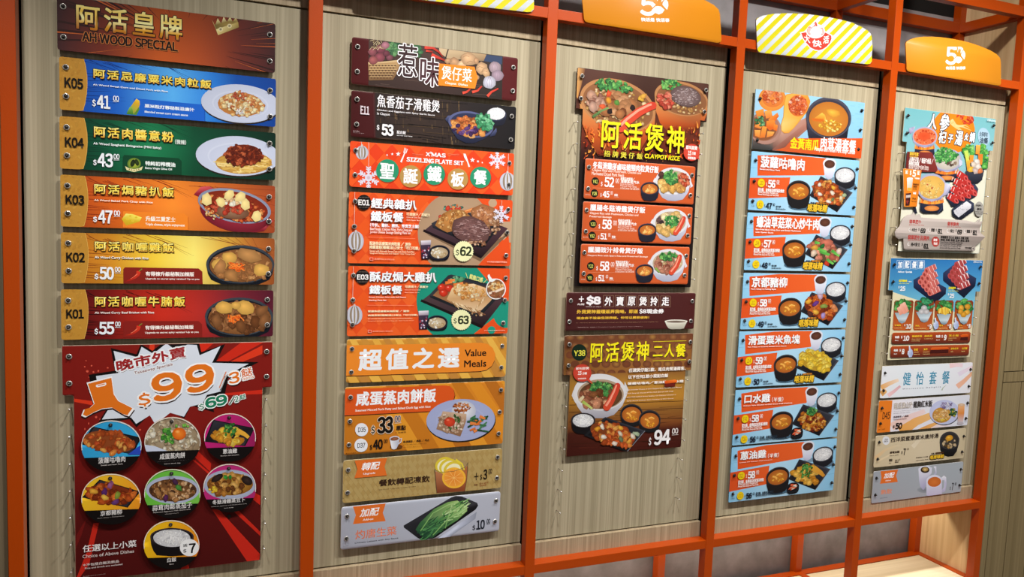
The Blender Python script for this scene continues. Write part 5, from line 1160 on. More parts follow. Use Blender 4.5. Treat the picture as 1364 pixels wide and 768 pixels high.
b.t('For a $8 coupon by returning claypot and lid. No minimum spending required. Coupon can be accumulated for use.', 138, 341, 815, 330, 'e0b080', .3); b.t('*產品數量有限，售完即止 The supply of products depends on stock availability', 142, 379, 688, 367, 'c8a8a0', .2)
b.p('bowl_picture').poly([(872, 328), (885, 360), (903, 386), (930, 393), (990, 392), (1028, 385), (1042, 355), (1056, 325)], 'c8c4b4', cols=['e0dccc', 'c8c4b4', 'a8a494', '98948a', '98948a', 'a8a494', 'c0bcac', 'e0dccc']); b.ell(964, 327, 94, 15, 'b4b0a2', 'e8e4d6'); b.ell(964, 330, 82, 9, '5a4a40', '8a7a6c')
b.eyes([(95, 157), (83, 330), (1098, 160), (1087, 325)]); b.done()
# Y38
b = Board('menu_poster', 'brown and golden wood poster Y38 with a white claypot, two soups and a black tray', 'poster', C4,
          [(48, 440), (1108, 430), (1088, 726), (1045, 736), (C5, 1000, 655), (C5, 62, 730), (C5, 84, 62), (28, 765)], '5a3420', 'b89878', r=.005)
o0 = b.L(*[ (C5.px(84, 62)[0]-C4.x)*C4.k, (C5.px(84, 62)[1]-C4.y)*C4.k ])[0]; o1 = b.L(1045, 736)[0]
zn = b.L(1045, 730)[1]
b.clip = [(-b.w/2+.002, zn), (b.w/2-.002, zn), (b.w/2-.002, b.h-.002), (-b.w/2+.002, b.h-.002)]
rg = random.Random(150)
b.bg(lambda u, v: scale(mix([(0, '6a3c26'), (.3, '7a4828'), (.45, '8a5a2c')])(v), .8+.4*math.sin(2.6*u)), 8, 14)
for j in range(5):
    for i in range(12): b.ell(90+i*85+(j % 2)*40, 455+j*75, 36, 30, rg.choice(['8a5432', '7a4428', '9a683c', 'a8783c', '6a3a24']), '6a3c26', n=12)
b.clip = [(o0+.002, .002), (o1-.002, .002), (o1-.002, zn), (o0+.002, zn)]
a_, c_ = b.clip[0], b.clip[2]
def yb(u, v):
    t = 1-(1-v)
    return mix([(0, '7a4a28'), (.18, 'a87830'), (.36, 'b8802c'), (.5, '8a5c28'), (.68, '7a4420'), (.74, '4a1e14'), (1, '42160f')])(v)
f_ = b.f; b.fr(C5)
b.grad([(60, 0), (1045, -10), (1010, 660), (60, 735)], lambda u, v: scale(yb(u, v), .85+.3*math.sin(2.8*u)), 12, 24)
for i in range(50):
    y = rg.uniform(240, 720); x = rg.uniform(80, 900); c = rg.choice(['5a3418', '9a6c2c', '3c2010']) if y < 430 else rg.choice(['34120c', '5a2418', '2c0f0a'])
    b.line([(x, y), (x+rg.uniform(80, 240), y-rg.uniform(-4, 14))], rg.uniform(2, 6), c, 1)
for y in (290, 350, 430, 520, 610): b.line([(80, y+15), (1030, y-20)], 4, '3c1c10')
b.clip = [(-b.w/2+.002, .002), (b.w/2-.002, .002), (b.w/2-.002, b.h-.002), (-b.w/2+.002, b.h-.002)]
b.fr(C4).p('code_badge').ell(165, 583, 63, 68, '15271b'); b.t('Y38', 119, 615, 216, 563, 'e8e04a', 2)
b.p('title_lettering').t('阿活煲神', 252, 668, 745, 489, 'f2e21e', 4, sp=1.1, drop=(3, 6, '2a1810')); b.t('二人餐', 770, 628, 1047, 508, 'f2e21e', 3.4, sp=1.1, drop=(3, 5, '2a1810'))
b.line([(775, 494), (1048, 487)], 4, 'e8d82a'); b.line([(770, 653), (1045, 643)], 4, 'e8d82a')
b.fr(C5).p('dish_picture')
b.poly([(110, 225), (150, 320), (200, 385), (270, 412), (370, 412), (450, 385), (520, 310), (560, 215)], 'b8b6bc', cols=['dcdadc', 'c4c2c8', 'a8a6b0', 'a09eaa', 'a09eaa', 'a8a6b0', 'c4c2c8', 'dcdadc'])
b.poly([(115, 180), (102, 225), (130, 285), (150, 290), (140, 220)], 'd4d2d4'); b.poly([(540, 110), (572, 180), (555, 215), (530, 200)], 'd4d2d4')
b.ell(333, 198, 216, 152, 'ecebea', 'd8d6d8', n=48); b.ell(340, 215, 192, 124, '8a6444', 'b09880', n=44); b.ell(340, 222, 178, 112, '7a5838', '5a3c24')
meats(b, 290, 235, 115, 80, 30, 38, ['a86a48', 'b87c58', '8a4c30', 'c89470', '7a4028'], 151); meats(b, 250, 250, 90, 60, 12, 32, ['b87858', 'c88a68', '8a5038'], 152)
b.line([(190, 275), (240, 310), (270, 335)], 26, 'a0b850', 16, col1='c8d080'); b.line([(165, 270), (200, 230)], 30, 'd8c8a0', 20)
potgreens(b, 345, 165, 95, 52, 80, 21, 153, 5); meats(b, 330, 205, 70, 20, 7, 30, ['6a3c20', '8a5430', 'b87840'], 154)
sausage(b, [(390, 320), (420, 275), (455, 205), (478, 145)], 62)
b.bowl(195, 425, 100, 58, 115, ('151214', '383236', '0a0809'), .55); b.rice(195, 432, 87, 54, 155, 80, 8)
b.soup(594, 372, 92, 78, 104, 156); b.soup(743, 422, 90, 78, 104, 157)
b.poly([(375, 402), (705, 515), (555, 692), (200, 552)], '17161a', cols=['2c2c32', '3a3a42', '121214', '1c1c20']); b.poly([(380, 418), (680, 518), (548, 672), (230, 550)], '0f0e10', cols=['1c1c20', '2a2a30', '0a0a0c', '121216']); b.line([(703, 516), (555, 690)], 4, '8a8a92')
b.food(435, 545, 190, 88, 90, 27, SWEET, 158, '7a3c1c', 18, .75); rg = random.Random(159)
for x, y, c in ((350, 480, 'e8dccc'), (500, 490, 'e8a83a'), (360, 565, 'e8dccc'), (450, 620, 'e8d8c8'), (500, 540, 'd8c8b0'), (600, 560, 'e4d4c0'), (630, 540, 'a8b898'), (505, 585, '6a7a58'), (310, 500, 'e0982c'), (575, 600, 'e0a040')): b.blob(x, y, 27, c, rg, .65)
b.p('badge_print').line([(215, 75), (268, 125)], 26, 'd04632', 8); b.ell(185, 38, 76, 72, 'd8553f', 'c03c2c'); b.fr(C4); b.t('即叫即煲', 132, 727, 243, 700, 'f2dcd4', 1.4); b.fr(C5); b.t('15', 148, 55, 180, 22, 'f4ece8', 1.8); b.t('分鐘', 186, 53, 224, 30, 'f4ece8', 1); b.t('香脆飯焦', 148, 92, 218, 76, 'f0d8d0', .8)
b.p('note_lettering').fr(C4); b.t('任選煲仔飯1款、南瓜肉茸湯兩客、', 567, 747, 1040, 695, 'f0e8e0', 1.8); b.fr(C5); b.t('以下任何1款小菜配白飯', 564, 88, 895, 42, 'f0e8e0', 1.8); b.t('菠蘿咕嚕肉/蔥油雞/口水雞', 558, 138, 1022, 93, 'f0e8e0', 1.6)
for s_, q in (('Set Includes Choice of One Claypot Rice, Pumpkin and Minced', (558, 185, 1005, 150)), ('Pork Soup x2, Choice of One Dish (Served with Rice)', (556, 215, 935, 183)), ('(No MSG Added Series/ Scallion Oil Chicken/ Chicken in', (554, 245, 958, 212)), ('Spicy Sauce/ Sichuan Style Chicken in Chili Sauce)', (552, 275, 938, 243))): b.t(s_, *q, 'e0d0c4', .4)
b.p('cover_sticker').poly([(862, 104), (950, 92), (968, 100), (965, 116), (866, 126)], 'ee6a1e', cols=['e05c18', 'f88a3c', 'f07428', 'e05c18', 'c84c14']); b.poly([(866, 126), (952, 120), (952, 150), (864, 152)], '6a2018')  # brown patch below the orange sticker is its shadow, painted on
b.p('price_lettering').t('$', 730, 640, 757, 566, 'e8e4e4', 2.4); b.t('94', 774, 636, 917, 497, 'eeeaea', 7, sp=.9); b.t('00', 924, 541, 978, 490, 'e4dcd8', 2); b.line([(924, 550), (978, 545)], 3, 'e4dcd8')
b.eyes([(80, 515), (73, 690), (1078, 495), (1070, 657)], C4); b.done()
pegs([(C1, 150, 510), (C1, 145, 690), (C2, 135, 170), (C2, 128, 352), (C2, 118, 540), (C3, 112, 132), (C3, 105, 315), (C3, 98, 495)], 'small empty steel peg in the row left of the claypot rice poster', 'empty pegs left of the claypot rice poster')
pegs([(C1, 1187, 605), (C2, 1175, 65), (C2, 1160, 240), (C2, 1150, 415), (C2, 1140, 585), (C3, 1135, 170), (C3, 1122, 343), (C3, 1115, 510)], 'small empty steel peg in the row right of the claypot rice poster', 'empty pegs right of the claypot rice poster')
pegs([(C5, 60, 143), (C5, 55, 318), (C5, 45, 495), (C5, 40, 672)], 'small empty steel peg in the row left of the brown Y38 poster', 'empty pegs left of the Y38 poster')
pegs([(C5, 1060, 100), (C5, 1048, 267), (C5, 1042, 425), (C5, 1030, 597)], 'small empty steel peg in the row right of the brown Y38 poster', 'empty pegs right of the Y38 poster')
pegs([(C6, 100, 55), (C6, 97, 112), (C6, 94, 170)], 'small empty steel peg on bare oak below the left edge of the Y38 poster', 'bare pegs below the Y38 poster, left row')
pegs([(C6, 428, 25), (C6, 425, 78), (C6, 421, 133)], 'small empty steel peg on bare oak below the right edge of the Y38 poster', 'bare pegs below the Y38 poster, right row')

# ================================================================== COLUMN 4
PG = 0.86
D1, D2, D3, D4, D5, D6, D7 = Fm(985, 115, 7.578), Fm(975, 195, 7.578), Fm(975, 275, 7.578), Fm(970, 355, 7.578), Fm(970, 430, 7.578), Fm(960, 505, 7.578), Fm(960, 575, 7.578)
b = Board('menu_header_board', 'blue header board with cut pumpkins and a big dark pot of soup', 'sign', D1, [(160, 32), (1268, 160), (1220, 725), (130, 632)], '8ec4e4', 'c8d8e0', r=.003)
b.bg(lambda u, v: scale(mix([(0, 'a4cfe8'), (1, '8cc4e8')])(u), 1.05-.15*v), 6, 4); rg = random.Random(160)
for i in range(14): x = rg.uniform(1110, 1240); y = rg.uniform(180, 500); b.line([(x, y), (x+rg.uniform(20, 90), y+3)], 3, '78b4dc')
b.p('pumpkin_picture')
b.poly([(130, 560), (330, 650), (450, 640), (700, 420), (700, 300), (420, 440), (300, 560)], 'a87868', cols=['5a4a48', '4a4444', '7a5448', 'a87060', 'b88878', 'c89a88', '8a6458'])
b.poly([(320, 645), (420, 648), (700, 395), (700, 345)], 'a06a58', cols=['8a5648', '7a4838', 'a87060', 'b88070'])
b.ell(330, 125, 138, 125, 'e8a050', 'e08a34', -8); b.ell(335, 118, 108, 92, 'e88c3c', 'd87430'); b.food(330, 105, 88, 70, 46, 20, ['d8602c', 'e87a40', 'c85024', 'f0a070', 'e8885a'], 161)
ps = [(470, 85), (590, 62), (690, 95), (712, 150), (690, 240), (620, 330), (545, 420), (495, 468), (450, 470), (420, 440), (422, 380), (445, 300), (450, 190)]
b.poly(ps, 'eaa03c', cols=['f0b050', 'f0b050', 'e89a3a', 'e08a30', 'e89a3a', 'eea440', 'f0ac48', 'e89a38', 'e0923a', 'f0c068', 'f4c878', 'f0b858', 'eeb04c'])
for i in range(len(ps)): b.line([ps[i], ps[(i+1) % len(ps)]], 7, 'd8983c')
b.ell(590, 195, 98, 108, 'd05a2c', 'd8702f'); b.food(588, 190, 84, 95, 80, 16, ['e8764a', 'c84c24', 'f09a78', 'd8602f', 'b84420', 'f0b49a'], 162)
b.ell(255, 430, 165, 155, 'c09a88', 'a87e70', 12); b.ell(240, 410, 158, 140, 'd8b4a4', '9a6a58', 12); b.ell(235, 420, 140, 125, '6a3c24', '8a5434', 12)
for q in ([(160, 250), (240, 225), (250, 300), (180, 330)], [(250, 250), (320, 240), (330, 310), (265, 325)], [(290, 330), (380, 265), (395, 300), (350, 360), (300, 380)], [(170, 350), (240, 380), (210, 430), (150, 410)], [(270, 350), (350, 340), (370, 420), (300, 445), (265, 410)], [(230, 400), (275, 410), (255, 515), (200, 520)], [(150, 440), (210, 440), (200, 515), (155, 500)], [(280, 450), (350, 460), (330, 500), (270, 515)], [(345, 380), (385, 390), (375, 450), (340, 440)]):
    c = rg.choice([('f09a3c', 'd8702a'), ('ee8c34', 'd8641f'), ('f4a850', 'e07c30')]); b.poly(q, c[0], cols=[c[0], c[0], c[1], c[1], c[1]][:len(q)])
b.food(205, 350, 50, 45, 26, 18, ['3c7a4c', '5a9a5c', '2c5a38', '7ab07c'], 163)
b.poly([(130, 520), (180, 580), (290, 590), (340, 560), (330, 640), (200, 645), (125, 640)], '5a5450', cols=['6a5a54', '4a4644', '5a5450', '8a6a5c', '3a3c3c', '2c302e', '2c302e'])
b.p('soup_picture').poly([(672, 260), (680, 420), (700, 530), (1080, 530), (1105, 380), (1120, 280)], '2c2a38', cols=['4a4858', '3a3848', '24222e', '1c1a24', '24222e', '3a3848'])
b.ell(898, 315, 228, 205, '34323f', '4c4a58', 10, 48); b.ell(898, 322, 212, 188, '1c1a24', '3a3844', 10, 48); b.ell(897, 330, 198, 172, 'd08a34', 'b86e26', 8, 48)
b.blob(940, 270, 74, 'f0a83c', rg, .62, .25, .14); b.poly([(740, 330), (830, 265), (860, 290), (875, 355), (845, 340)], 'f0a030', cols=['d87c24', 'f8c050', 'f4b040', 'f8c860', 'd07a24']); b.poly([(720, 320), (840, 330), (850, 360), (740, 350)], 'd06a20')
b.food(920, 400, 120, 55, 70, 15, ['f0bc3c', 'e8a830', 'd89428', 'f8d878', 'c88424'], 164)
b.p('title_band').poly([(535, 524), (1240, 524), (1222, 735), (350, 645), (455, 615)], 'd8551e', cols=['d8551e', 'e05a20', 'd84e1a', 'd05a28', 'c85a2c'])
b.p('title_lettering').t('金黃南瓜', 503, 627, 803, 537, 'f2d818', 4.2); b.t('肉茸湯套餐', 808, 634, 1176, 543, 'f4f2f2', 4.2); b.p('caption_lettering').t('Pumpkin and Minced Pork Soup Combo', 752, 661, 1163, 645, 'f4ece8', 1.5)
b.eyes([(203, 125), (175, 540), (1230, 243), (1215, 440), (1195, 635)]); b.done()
def setmeal(fm, pts, label, title, tq, caps, codes, prices, tm, dish, cut=None, extra=None, note2=None):
    b = Board('menu_board', label, 'menu board', fm, pts, '98cbea', '5a8098', r=.004, group='blue set meal boards on the fourth panel')
    t = tm or b; b.tmpl(t); rg = random.Random(len(label))
    b.bg(lambda u, v: scale(mix([(0, '8cc6e8'), (.45, 'b4dcf2'), (1, '8ec8ea')])(u), 1.04-.1*v), 8, 4)
    for y in (215, 500): b.line([(190, y), (1280, y+20)], 2.5, '6aa4c8')
    b.p('orange_band_print').poly([(258, 90), (560, 84), (950, 120), (932, 290), (258, 294)], 'e0581f', cols=['dc5420', 'e25a22', 'e8622a', 'e8622a', 'dc5420']); b.poly([(180, 316), (588, 312), (560, 510), (160, 524)], 'dc5520', cols=['d8501f', 'e45e28', 'e45e28', 'd8501f'])
    b.p('cup_picture').ell(1010, 330, 70, 22, '7a98ac'); b.poly([(920, 170), (932, 265), (942, 312), (975, 332), (1012, 318), (1038, 250), (1052, 175)], 'dde0ec', cols=['eceef6', 'd4d6e6', 'b8bcd2', 'b8bcd2', 'c4c6da', 'd8dae8', 'eceef6'])
    b.ell(986, 172, 67, 55, 'eceef4', 'd8dae6'); b.ell(986, 178, 53, 42, '6a4030', '4a2a20')
    b.p('rice_picture').ell(1160, 395, 90, 50, '5a7488'); b.bowl(1140, 290, 108, 82, 138, ('1e1e24', '3c3c46', '101014'), .42); b.rice(1140, 292, 94, 70, 170, 80, 8)
    b.p('dish_picture').poly([(895, 298), (1218, 465), (1062, 664), (780, 496)], '1c1c22', cols=['34343c', '45454e', '101014', '24242a']); b.poly([(900, 318), (1190, 468), (1056, 640), (805, 492)], '17171b', cols=['24242a', '34343c', '0e0e11', '1a1a1f']); b.line([(1216, 466), (1062, 662)], 4, '9a9aa2')
    dish(b)
    b.p('soup_picture').ell(690, 600, 120, 40, '4a6a80'); b.soup(670, 440, 120, 98, 185, 171)
    if extra: extra(b)
    b.p('code_badge')
    for (x, y), c in zip(((293, 367), (282, 584)), codes): b.ell(x, y, 36, 43, 'f2d818', 'e8c410'); b.t(c, x-20, y+19, x+20, y-18, 'a8641c', .6)
    b.p('price_lettering').t('$', 338, 402, 352, 362, 'f4e8e0', 1); b.t(prices[0], 356, 415, 440, 338, 'f4f0f0', 5.5, sp=.85); b.t('00', 445, 376, 477, 340, 'f4e4dc', 1.4); b.line([(445, 381), (477, 382)], 2.5, 'f4e4dc')
    b.t('$', 322, 615, 334, 582, '202838', .8); b.t(prices[1], 337, 629, 404, 569, '1c2434', 4, sp=.85); b.t('00', 408, 600, 432, 573, '2c3848', 1)
    b.p('note_lettering').t('配白飯．金黃南瓜肉茸湯及熱飲', 258, 452, 526, 432, 'f4f0ee', 1.4); b.t('Served with Rice, Pumpkin and', 256, 474, 462, 462, 'f4e8e0', .8); b.t('Minced Pork Soup and Hot Drink', 256, 496, 470, 484, 'f4e8e0', .8)
    if note2: note2(b)
    else: b.t('配白飯', 440, 612, 493, 597, '24303c', 1.4); b.t('Served with Rice', 440, 634, 538, 625, '24303c', .6)
    b.t('圖片只供參考', 190, 605, 225, 595, '4a6478', 0)
    if not extra:
        b.p('seasoning_logo'); b.t('唔落味精', 757, 655, 962, 588, 'f0c030', 3.4, (7, '1c1810'), sh=.12, drop=(2, 5, '1c1810')); b.t('烹調', 787, 580, 830, 560, '2a3440', 1); b.poly([(840, 562), (945, 562), (940, 582), (835, 580)], '4a2c14'); b.t('無添加', 845, 579, 938, 564, 'e0902c', .8)
    b.T = None; b.fr(fm); b.p('title_lettering').t(title, *tq, 'f4f3f4', 4.4); b.p('caption_lettering')
    for c in caps: b.t(c[0], *c[1:], 'f6ece6', 1.1)
    b.tmpl(t); b.eyes([(235, 140), (220, 350), (205, 550), (1258, 228), (1242, 418), (1225, 612)])
    return b.done()
def d_sweet(b): b.food(965, 468, 165, 105, 90, 27, SWEET, 180, '7a3c1c', 28); rg = random.Random(181); [b.blob(x, y, 26, c, rg, .7) for x, y, c in ((880, 385, 'e0d4c4'), (1020, 415, 'e8a83a'), (885, 480, 'e8dccc'), (1010, 470, 'e8d4c0'), (970, 555, 'e4d8cc'), (1130, 490, 'a8b890'), (1015, 535, '6a7a50'), (1095, 520, 'e0c8a8'))]
def d_beef(b):
    b.food(980, 470, 165, 105, 40, 30, ['c87860', 'a85a44', 'd89078', 'b86850'], 182, '5a4a30', 28); rg = random.Random(183)
    for P in ([(880, 380), (930, 390)], [(930, 470), (1040, 520), (1090, 590)], [(900, 440), (1000, 480)], [(1050, 470), (1130, 530)], [(1000, 560), (1070, 610)]): b.line(P, 34, '4a9a3c', 20, col1='7ac85a')
    for x, y, c, r in ((1000, 390, 'c8705a', 62), (880, 430, 'd8a040', 36), (870, 490, 'e0c8b0', 36), (1130, 480, 'e0c8b8', 36), (1000, 600, 'c83c24', 30), (1060, 540, 'b05c48', 40), (960, 420, '2c6a34', 30)): b.blob(x, y, r, c, rg, .75)
def d_pek(b):
    b.food(980, 468, 175, 105, 60, 34, PEK+['c8642c', 'e08a4a'], 184, '7a3014', 28); rg = random.Random(185)
    for x, y, c in ((935, 420, '6a3a8a'), (860, 395, 'e8a83a'), (930, 510, 'e8b040'), (1015, 455, '8a9a4a'), (1010, 555, 'a890c8'), (980, 350, 'c8a8c0'), (1120, 470, 'd88a5a'), (880, 530, '5a3028')): b.blob(x, y, 36, c, rg, .7)
def d_fish(b): b.food(980, 450, 170, 95, 80, 36, ['ecc840', 'e4bc34', 'f4d860', 'd8a828'], 186, 'b8902c', 24, .8, .3)
def d_kou(b):
    b.food(990, 490, 150, 95, 60, 27, ['d89434', 'c07c28', 'e8b050', 'a8581c', 'b86820'], 187, '6a2c14', 26); b.food(990, 520, 130, 80, 40, 14, ['8a2c14', '6a2010', 'a83c1c', 'd8a868'], 188, None, 26); potgreens(b, 985, 385, 50, 40, 44, 15, 189)
def d_scal(b):
    b.food(960, 480, 140, 90, 44, 36, ['e0a438', 'd09028', 'ecb850', 'c88424'], 190, None, 26); b.line([(1040, 420), (1110, 480), (1150, 530)], 60, 'e0a43c', 30, col1='d08c2c'); b.food(960, 440, 70, 70, 60, 13, ['3c8034', '5aa048', '2c6428', '7ab860'], 191, None, 40)
def x_pickle(b):
    b.p('pickle_picture'); b.bowl(825, 590, 66, 52, 70, ('17171b', '303036', '0c0c0e'), .6); b.strands(825, 585, 44, 34, 40, 8, ['e8dcc8', 'd8c4a8', 'd8502c', 'e07048', 'f4ece0'], 192, .7)
def n_kou(b): b.t('配白飯．金黃南瓜肉茸湯', 440, 605, 625, 585, '24303c', 1.4); b.t('Served with Pumpkin and Minced Pork Soup and Hot Drink', 440, 628, 722, 617, '24303c', .6)
SM = setmeal(D2, [(200, 48), (1288, 140), (1242, 703), (162, 632)], 'light blue set meal board with sweet and sour pork, first below the pumpkin board', '菠蘿咕嚕肉', (280, 212, 735, 128), (('Sweet and Sour Pork', 275, 235, 482, 234),), ('J33', 'J01'), ('56', '47'), None, d_sweet)
setmeal(D3, [(160, 55), (1240, 118), (1193, 662), (120, 635)], 'light blue set meal board with beef and green vegetables, second below the pumpkin board', '蠔油草菇菜心炒牛肉', (240, 212, 880, 123), (('Stir-Fried Beef, Choy Sum and Straw Mushroom', 234, 241, 692, 239), ('with Oyster Sauce', 232, 268, 415, 256)), ('J34', 'J25'), ('57', '48'), SM, d_beef)
setmeal(D4, [(160, 60), (1232, 80), (1185, 615), (118, 630)], 'light blue set meal board with pork strips and purple onion, third below the pumpkin board', '京都豬柳', (230, 208, 598, 105), (('Pork Chop in Peking Style', 226, 236, 480, 219),), ('J11', 'J02'), ('58', '49'), SM, d_pek)
setmeal(D5, [(112, 85), (1190, 65), (1138, 600), (78, 645)], 'light blue set meal board with yellow corn fish fillets, fourth below the pumpkin board', '滑蛋粟米魚塊', (195, 224, 725, 113), (('Fish Fillets in Creamy Sweet Corn Sauce', 194, 249, 583, 226),), ('J14', 'J05'), ('59', '50'), SM, d_fish)
setmeal(D6, [(152, 105), (1218, 55), (1168, 582), (115, 662)], 'light blue set meal board with chili chicken and pickles, second from the bottom', '口水雞', (230, 244, 500, 136), (('(半隻)', 510, 228, 628, 172), ('Sichuan Style Chicken in Chili Sauce (Half Chicken)', 224, 274, 716, 229)), ('E42', 'E26'), ('58', '56'), SM, d_kou, extra=x_pickle, note2=n_kou)
setmeal(D7, [(115, 152), (1175, 68), (1132, 595), (78, 700)], 'light blue set meal board with scallion chicken and pickles, lowest of its panel', '蔥油雞', (190, 285, 460, 172), (('(半隻)', 470, 262, 585, 205), ('Scallion Oil Chicken (Half Chicken)', 184, 314, 515, 273)), ('D21', 'D13'), ('58', '56'), SM, d_scal, extra=x_pickle, note2=n_kou)
# ================================================================== COLUMN 5
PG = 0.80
E1, E2, E3 = [Fm(1180, y, 8.525) for y in (135, 200, 265)]
E4, E5 = [Fm(1170, y, 8.525) for y in (335, 395)]
E6, E7, E8 = [Fm(1150, y, 8.525) for y in (475, 540, 590)]
def eared(b, l, r):
    """print area of an eared poster: the two ears and the body; l, r are the inner corners of the notches"""
    (x0, z0), (x1, z1) = b.L(*l), b.L(*r); e = .001
    b.clips = [[(-b.w/2+e, z0+e), (x0+.0011, z0+e), (x0+.0011, b.h-e), (-b.w/2+e, b.h-e)], [(x0+e, e), (x1-e, e), (x1-e, b.h-e), (x0+e, b.h-e)], [(x1-.0011, z1+e), (b.w/2-e, z1+e), (b.w/2-e, b.h-e), (x1-.0011, b.h-e)]]
def hotpot(b, cx, cy, rx, ry, c1, c2, sd, dep):
    b.poly([(cx-rx*.75, cy+dep*.75), (cx+rx*.75, cy+dep*.75), (cx+rx*.8, cy+dep*1.35), (cx+rx*.55, cy+dep*1.5), (cx-rx*.55, cy+dep*1.5), (cx-rx*.8, cy+dep*1.35)], '24283a', cols=['2c3048', '3a3e58', '1c2030', '14161f', '14161f', '1c2030'])
    b.ell(cx, cy+dep*1.22, rx*.5, dep*.16, 'f0a050', 'c8743a')
    rg = random.Random(sd)
    for i in range(15):
        x = cx-rx*.75+rx*1.5*i/14; y = cy+dep*.85+math.cos((i-7)/7*1.4)*dep*.12; b.line([(x, y+6), (x+rg.uniform(-4, 4), y-dep*.12), (x, y-dep*.3)], rx*.16, rg.choice(['f0822c', 'e8701f', 'f4a040']), 1)
    b.poly([(cx-rx, cy+4), (cx-rx*.9, cy+dep*.42), (cx-rx*.6, cy+dep*.72), (cx, cy+dep*.84), (cx+rx*.6, cy+dep*.72), (cx+rx*.9, cy+dep*.42), (cx+rx, cy+4)], '9a98b4', cols=['c8c8da', 'a8a8c0', '8886a4', 'c4c4d8', '8886a4', 'a8a8c0', 'd0d0e0'])
    b.ell(cx, cy, rx, ry, 'c8c8dc', 'a4a4be', n=44); b.ell(cx, cy+ry*.04, rx*.91, ry*.88, c2, n=40); b.ell(cx, cy+ry*.07, rx*.86, ry*.82, c1, c2, n=40)
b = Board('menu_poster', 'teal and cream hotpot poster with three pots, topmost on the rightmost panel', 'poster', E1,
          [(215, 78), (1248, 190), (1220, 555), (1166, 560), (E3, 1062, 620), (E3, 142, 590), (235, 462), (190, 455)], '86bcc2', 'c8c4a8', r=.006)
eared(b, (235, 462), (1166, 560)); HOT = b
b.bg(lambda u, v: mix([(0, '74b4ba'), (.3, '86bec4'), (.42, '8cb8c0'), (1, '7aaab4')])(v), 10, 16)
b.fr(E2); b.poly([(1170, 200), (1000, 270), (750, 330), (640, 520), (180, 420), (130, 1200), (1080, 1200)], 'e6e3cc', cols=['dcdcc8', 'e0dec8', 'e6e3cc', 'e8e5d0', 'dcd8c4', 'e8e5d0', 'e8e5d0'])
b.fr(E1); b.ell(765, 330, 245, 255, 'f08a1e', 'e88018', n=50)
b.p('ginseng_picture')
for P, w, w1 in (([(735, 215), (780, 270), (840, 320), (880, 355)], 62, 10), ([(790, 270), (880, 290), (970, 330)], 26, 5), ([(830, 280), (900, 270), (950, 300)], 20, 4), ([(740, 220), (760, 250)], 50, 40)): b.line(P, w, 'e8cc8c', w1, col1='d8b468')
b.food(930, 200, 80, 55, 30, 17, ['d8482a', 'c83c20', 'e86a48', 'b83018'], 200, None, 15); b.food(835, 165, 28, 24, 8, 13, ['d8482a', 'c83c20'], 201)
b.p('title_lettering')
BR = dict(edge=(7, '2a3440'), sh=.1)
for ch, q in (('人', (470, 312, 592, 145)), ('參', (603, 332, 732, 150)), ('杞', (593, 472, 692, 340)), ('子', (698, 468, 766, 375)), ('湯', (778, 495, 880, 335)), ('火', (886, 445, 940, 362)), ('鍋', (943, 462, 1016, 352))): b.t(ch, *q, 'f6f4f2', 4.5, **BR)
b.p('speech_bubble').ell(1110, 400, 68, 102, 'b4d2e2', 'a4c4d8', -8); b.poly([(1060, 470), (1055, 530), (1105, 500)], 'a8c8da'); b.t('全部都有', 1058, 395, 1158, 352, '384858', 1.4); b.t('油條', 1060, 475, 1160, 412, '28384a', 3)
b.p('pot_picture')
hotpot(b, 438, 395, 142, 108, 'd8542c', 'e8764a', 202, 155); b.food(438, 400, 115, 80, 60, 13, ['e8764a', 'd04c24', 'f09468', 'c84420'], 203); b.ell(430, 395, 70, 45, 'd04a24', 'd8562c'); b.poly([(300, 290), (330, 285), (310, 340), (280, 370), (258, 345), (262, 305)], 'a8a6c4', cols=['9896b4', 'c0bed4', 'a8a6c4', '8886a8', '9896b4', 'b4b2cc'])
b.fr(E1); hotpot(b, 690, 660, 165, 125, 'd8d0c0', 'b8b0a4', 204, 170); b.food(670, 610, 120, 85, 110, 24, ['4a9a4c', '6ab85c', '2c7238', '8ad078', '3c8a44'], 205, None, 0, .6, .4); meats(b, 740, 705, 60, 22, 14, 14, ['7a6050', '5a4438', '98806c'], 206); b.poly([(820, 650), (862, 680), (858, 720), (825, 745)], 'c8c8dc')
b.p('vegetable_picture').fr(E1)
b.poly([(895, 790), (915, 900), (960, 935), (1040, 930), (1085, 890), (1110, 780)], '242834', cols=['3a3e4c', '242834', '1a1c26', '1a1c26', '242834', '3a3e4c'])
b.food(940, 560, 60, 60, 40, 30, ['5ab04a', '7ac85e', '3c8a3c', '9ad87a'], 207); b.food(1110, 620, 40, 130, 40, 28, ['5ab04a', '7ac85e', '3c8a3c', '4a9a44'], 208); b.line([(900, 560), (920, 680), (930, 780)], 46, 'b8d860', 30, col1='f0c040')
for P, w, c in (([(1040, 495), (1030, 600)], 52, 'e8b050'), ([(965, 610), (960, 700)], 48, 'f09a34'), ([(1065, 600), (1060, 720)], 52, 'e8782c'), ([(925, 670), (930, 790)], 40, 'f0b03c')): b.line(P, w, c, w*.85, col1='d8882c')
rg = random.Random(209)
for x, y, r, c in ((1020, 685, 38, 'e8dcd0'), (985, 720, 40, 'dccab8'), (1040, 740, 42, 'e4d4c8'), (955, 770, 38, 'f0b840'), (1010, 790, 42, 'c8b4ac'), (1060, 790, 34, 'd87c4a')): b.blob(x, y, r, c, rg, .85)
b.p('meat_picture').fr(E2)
b.poly([(715, 420), (1000, 380), (1040, 440), (1020, 520), (800, 640), (740, 640), (672, 530)], '23283a', cols=['343a50', '343a50', '3c425a', '1c2030', '161a26', '1c2030', '2c3248'])
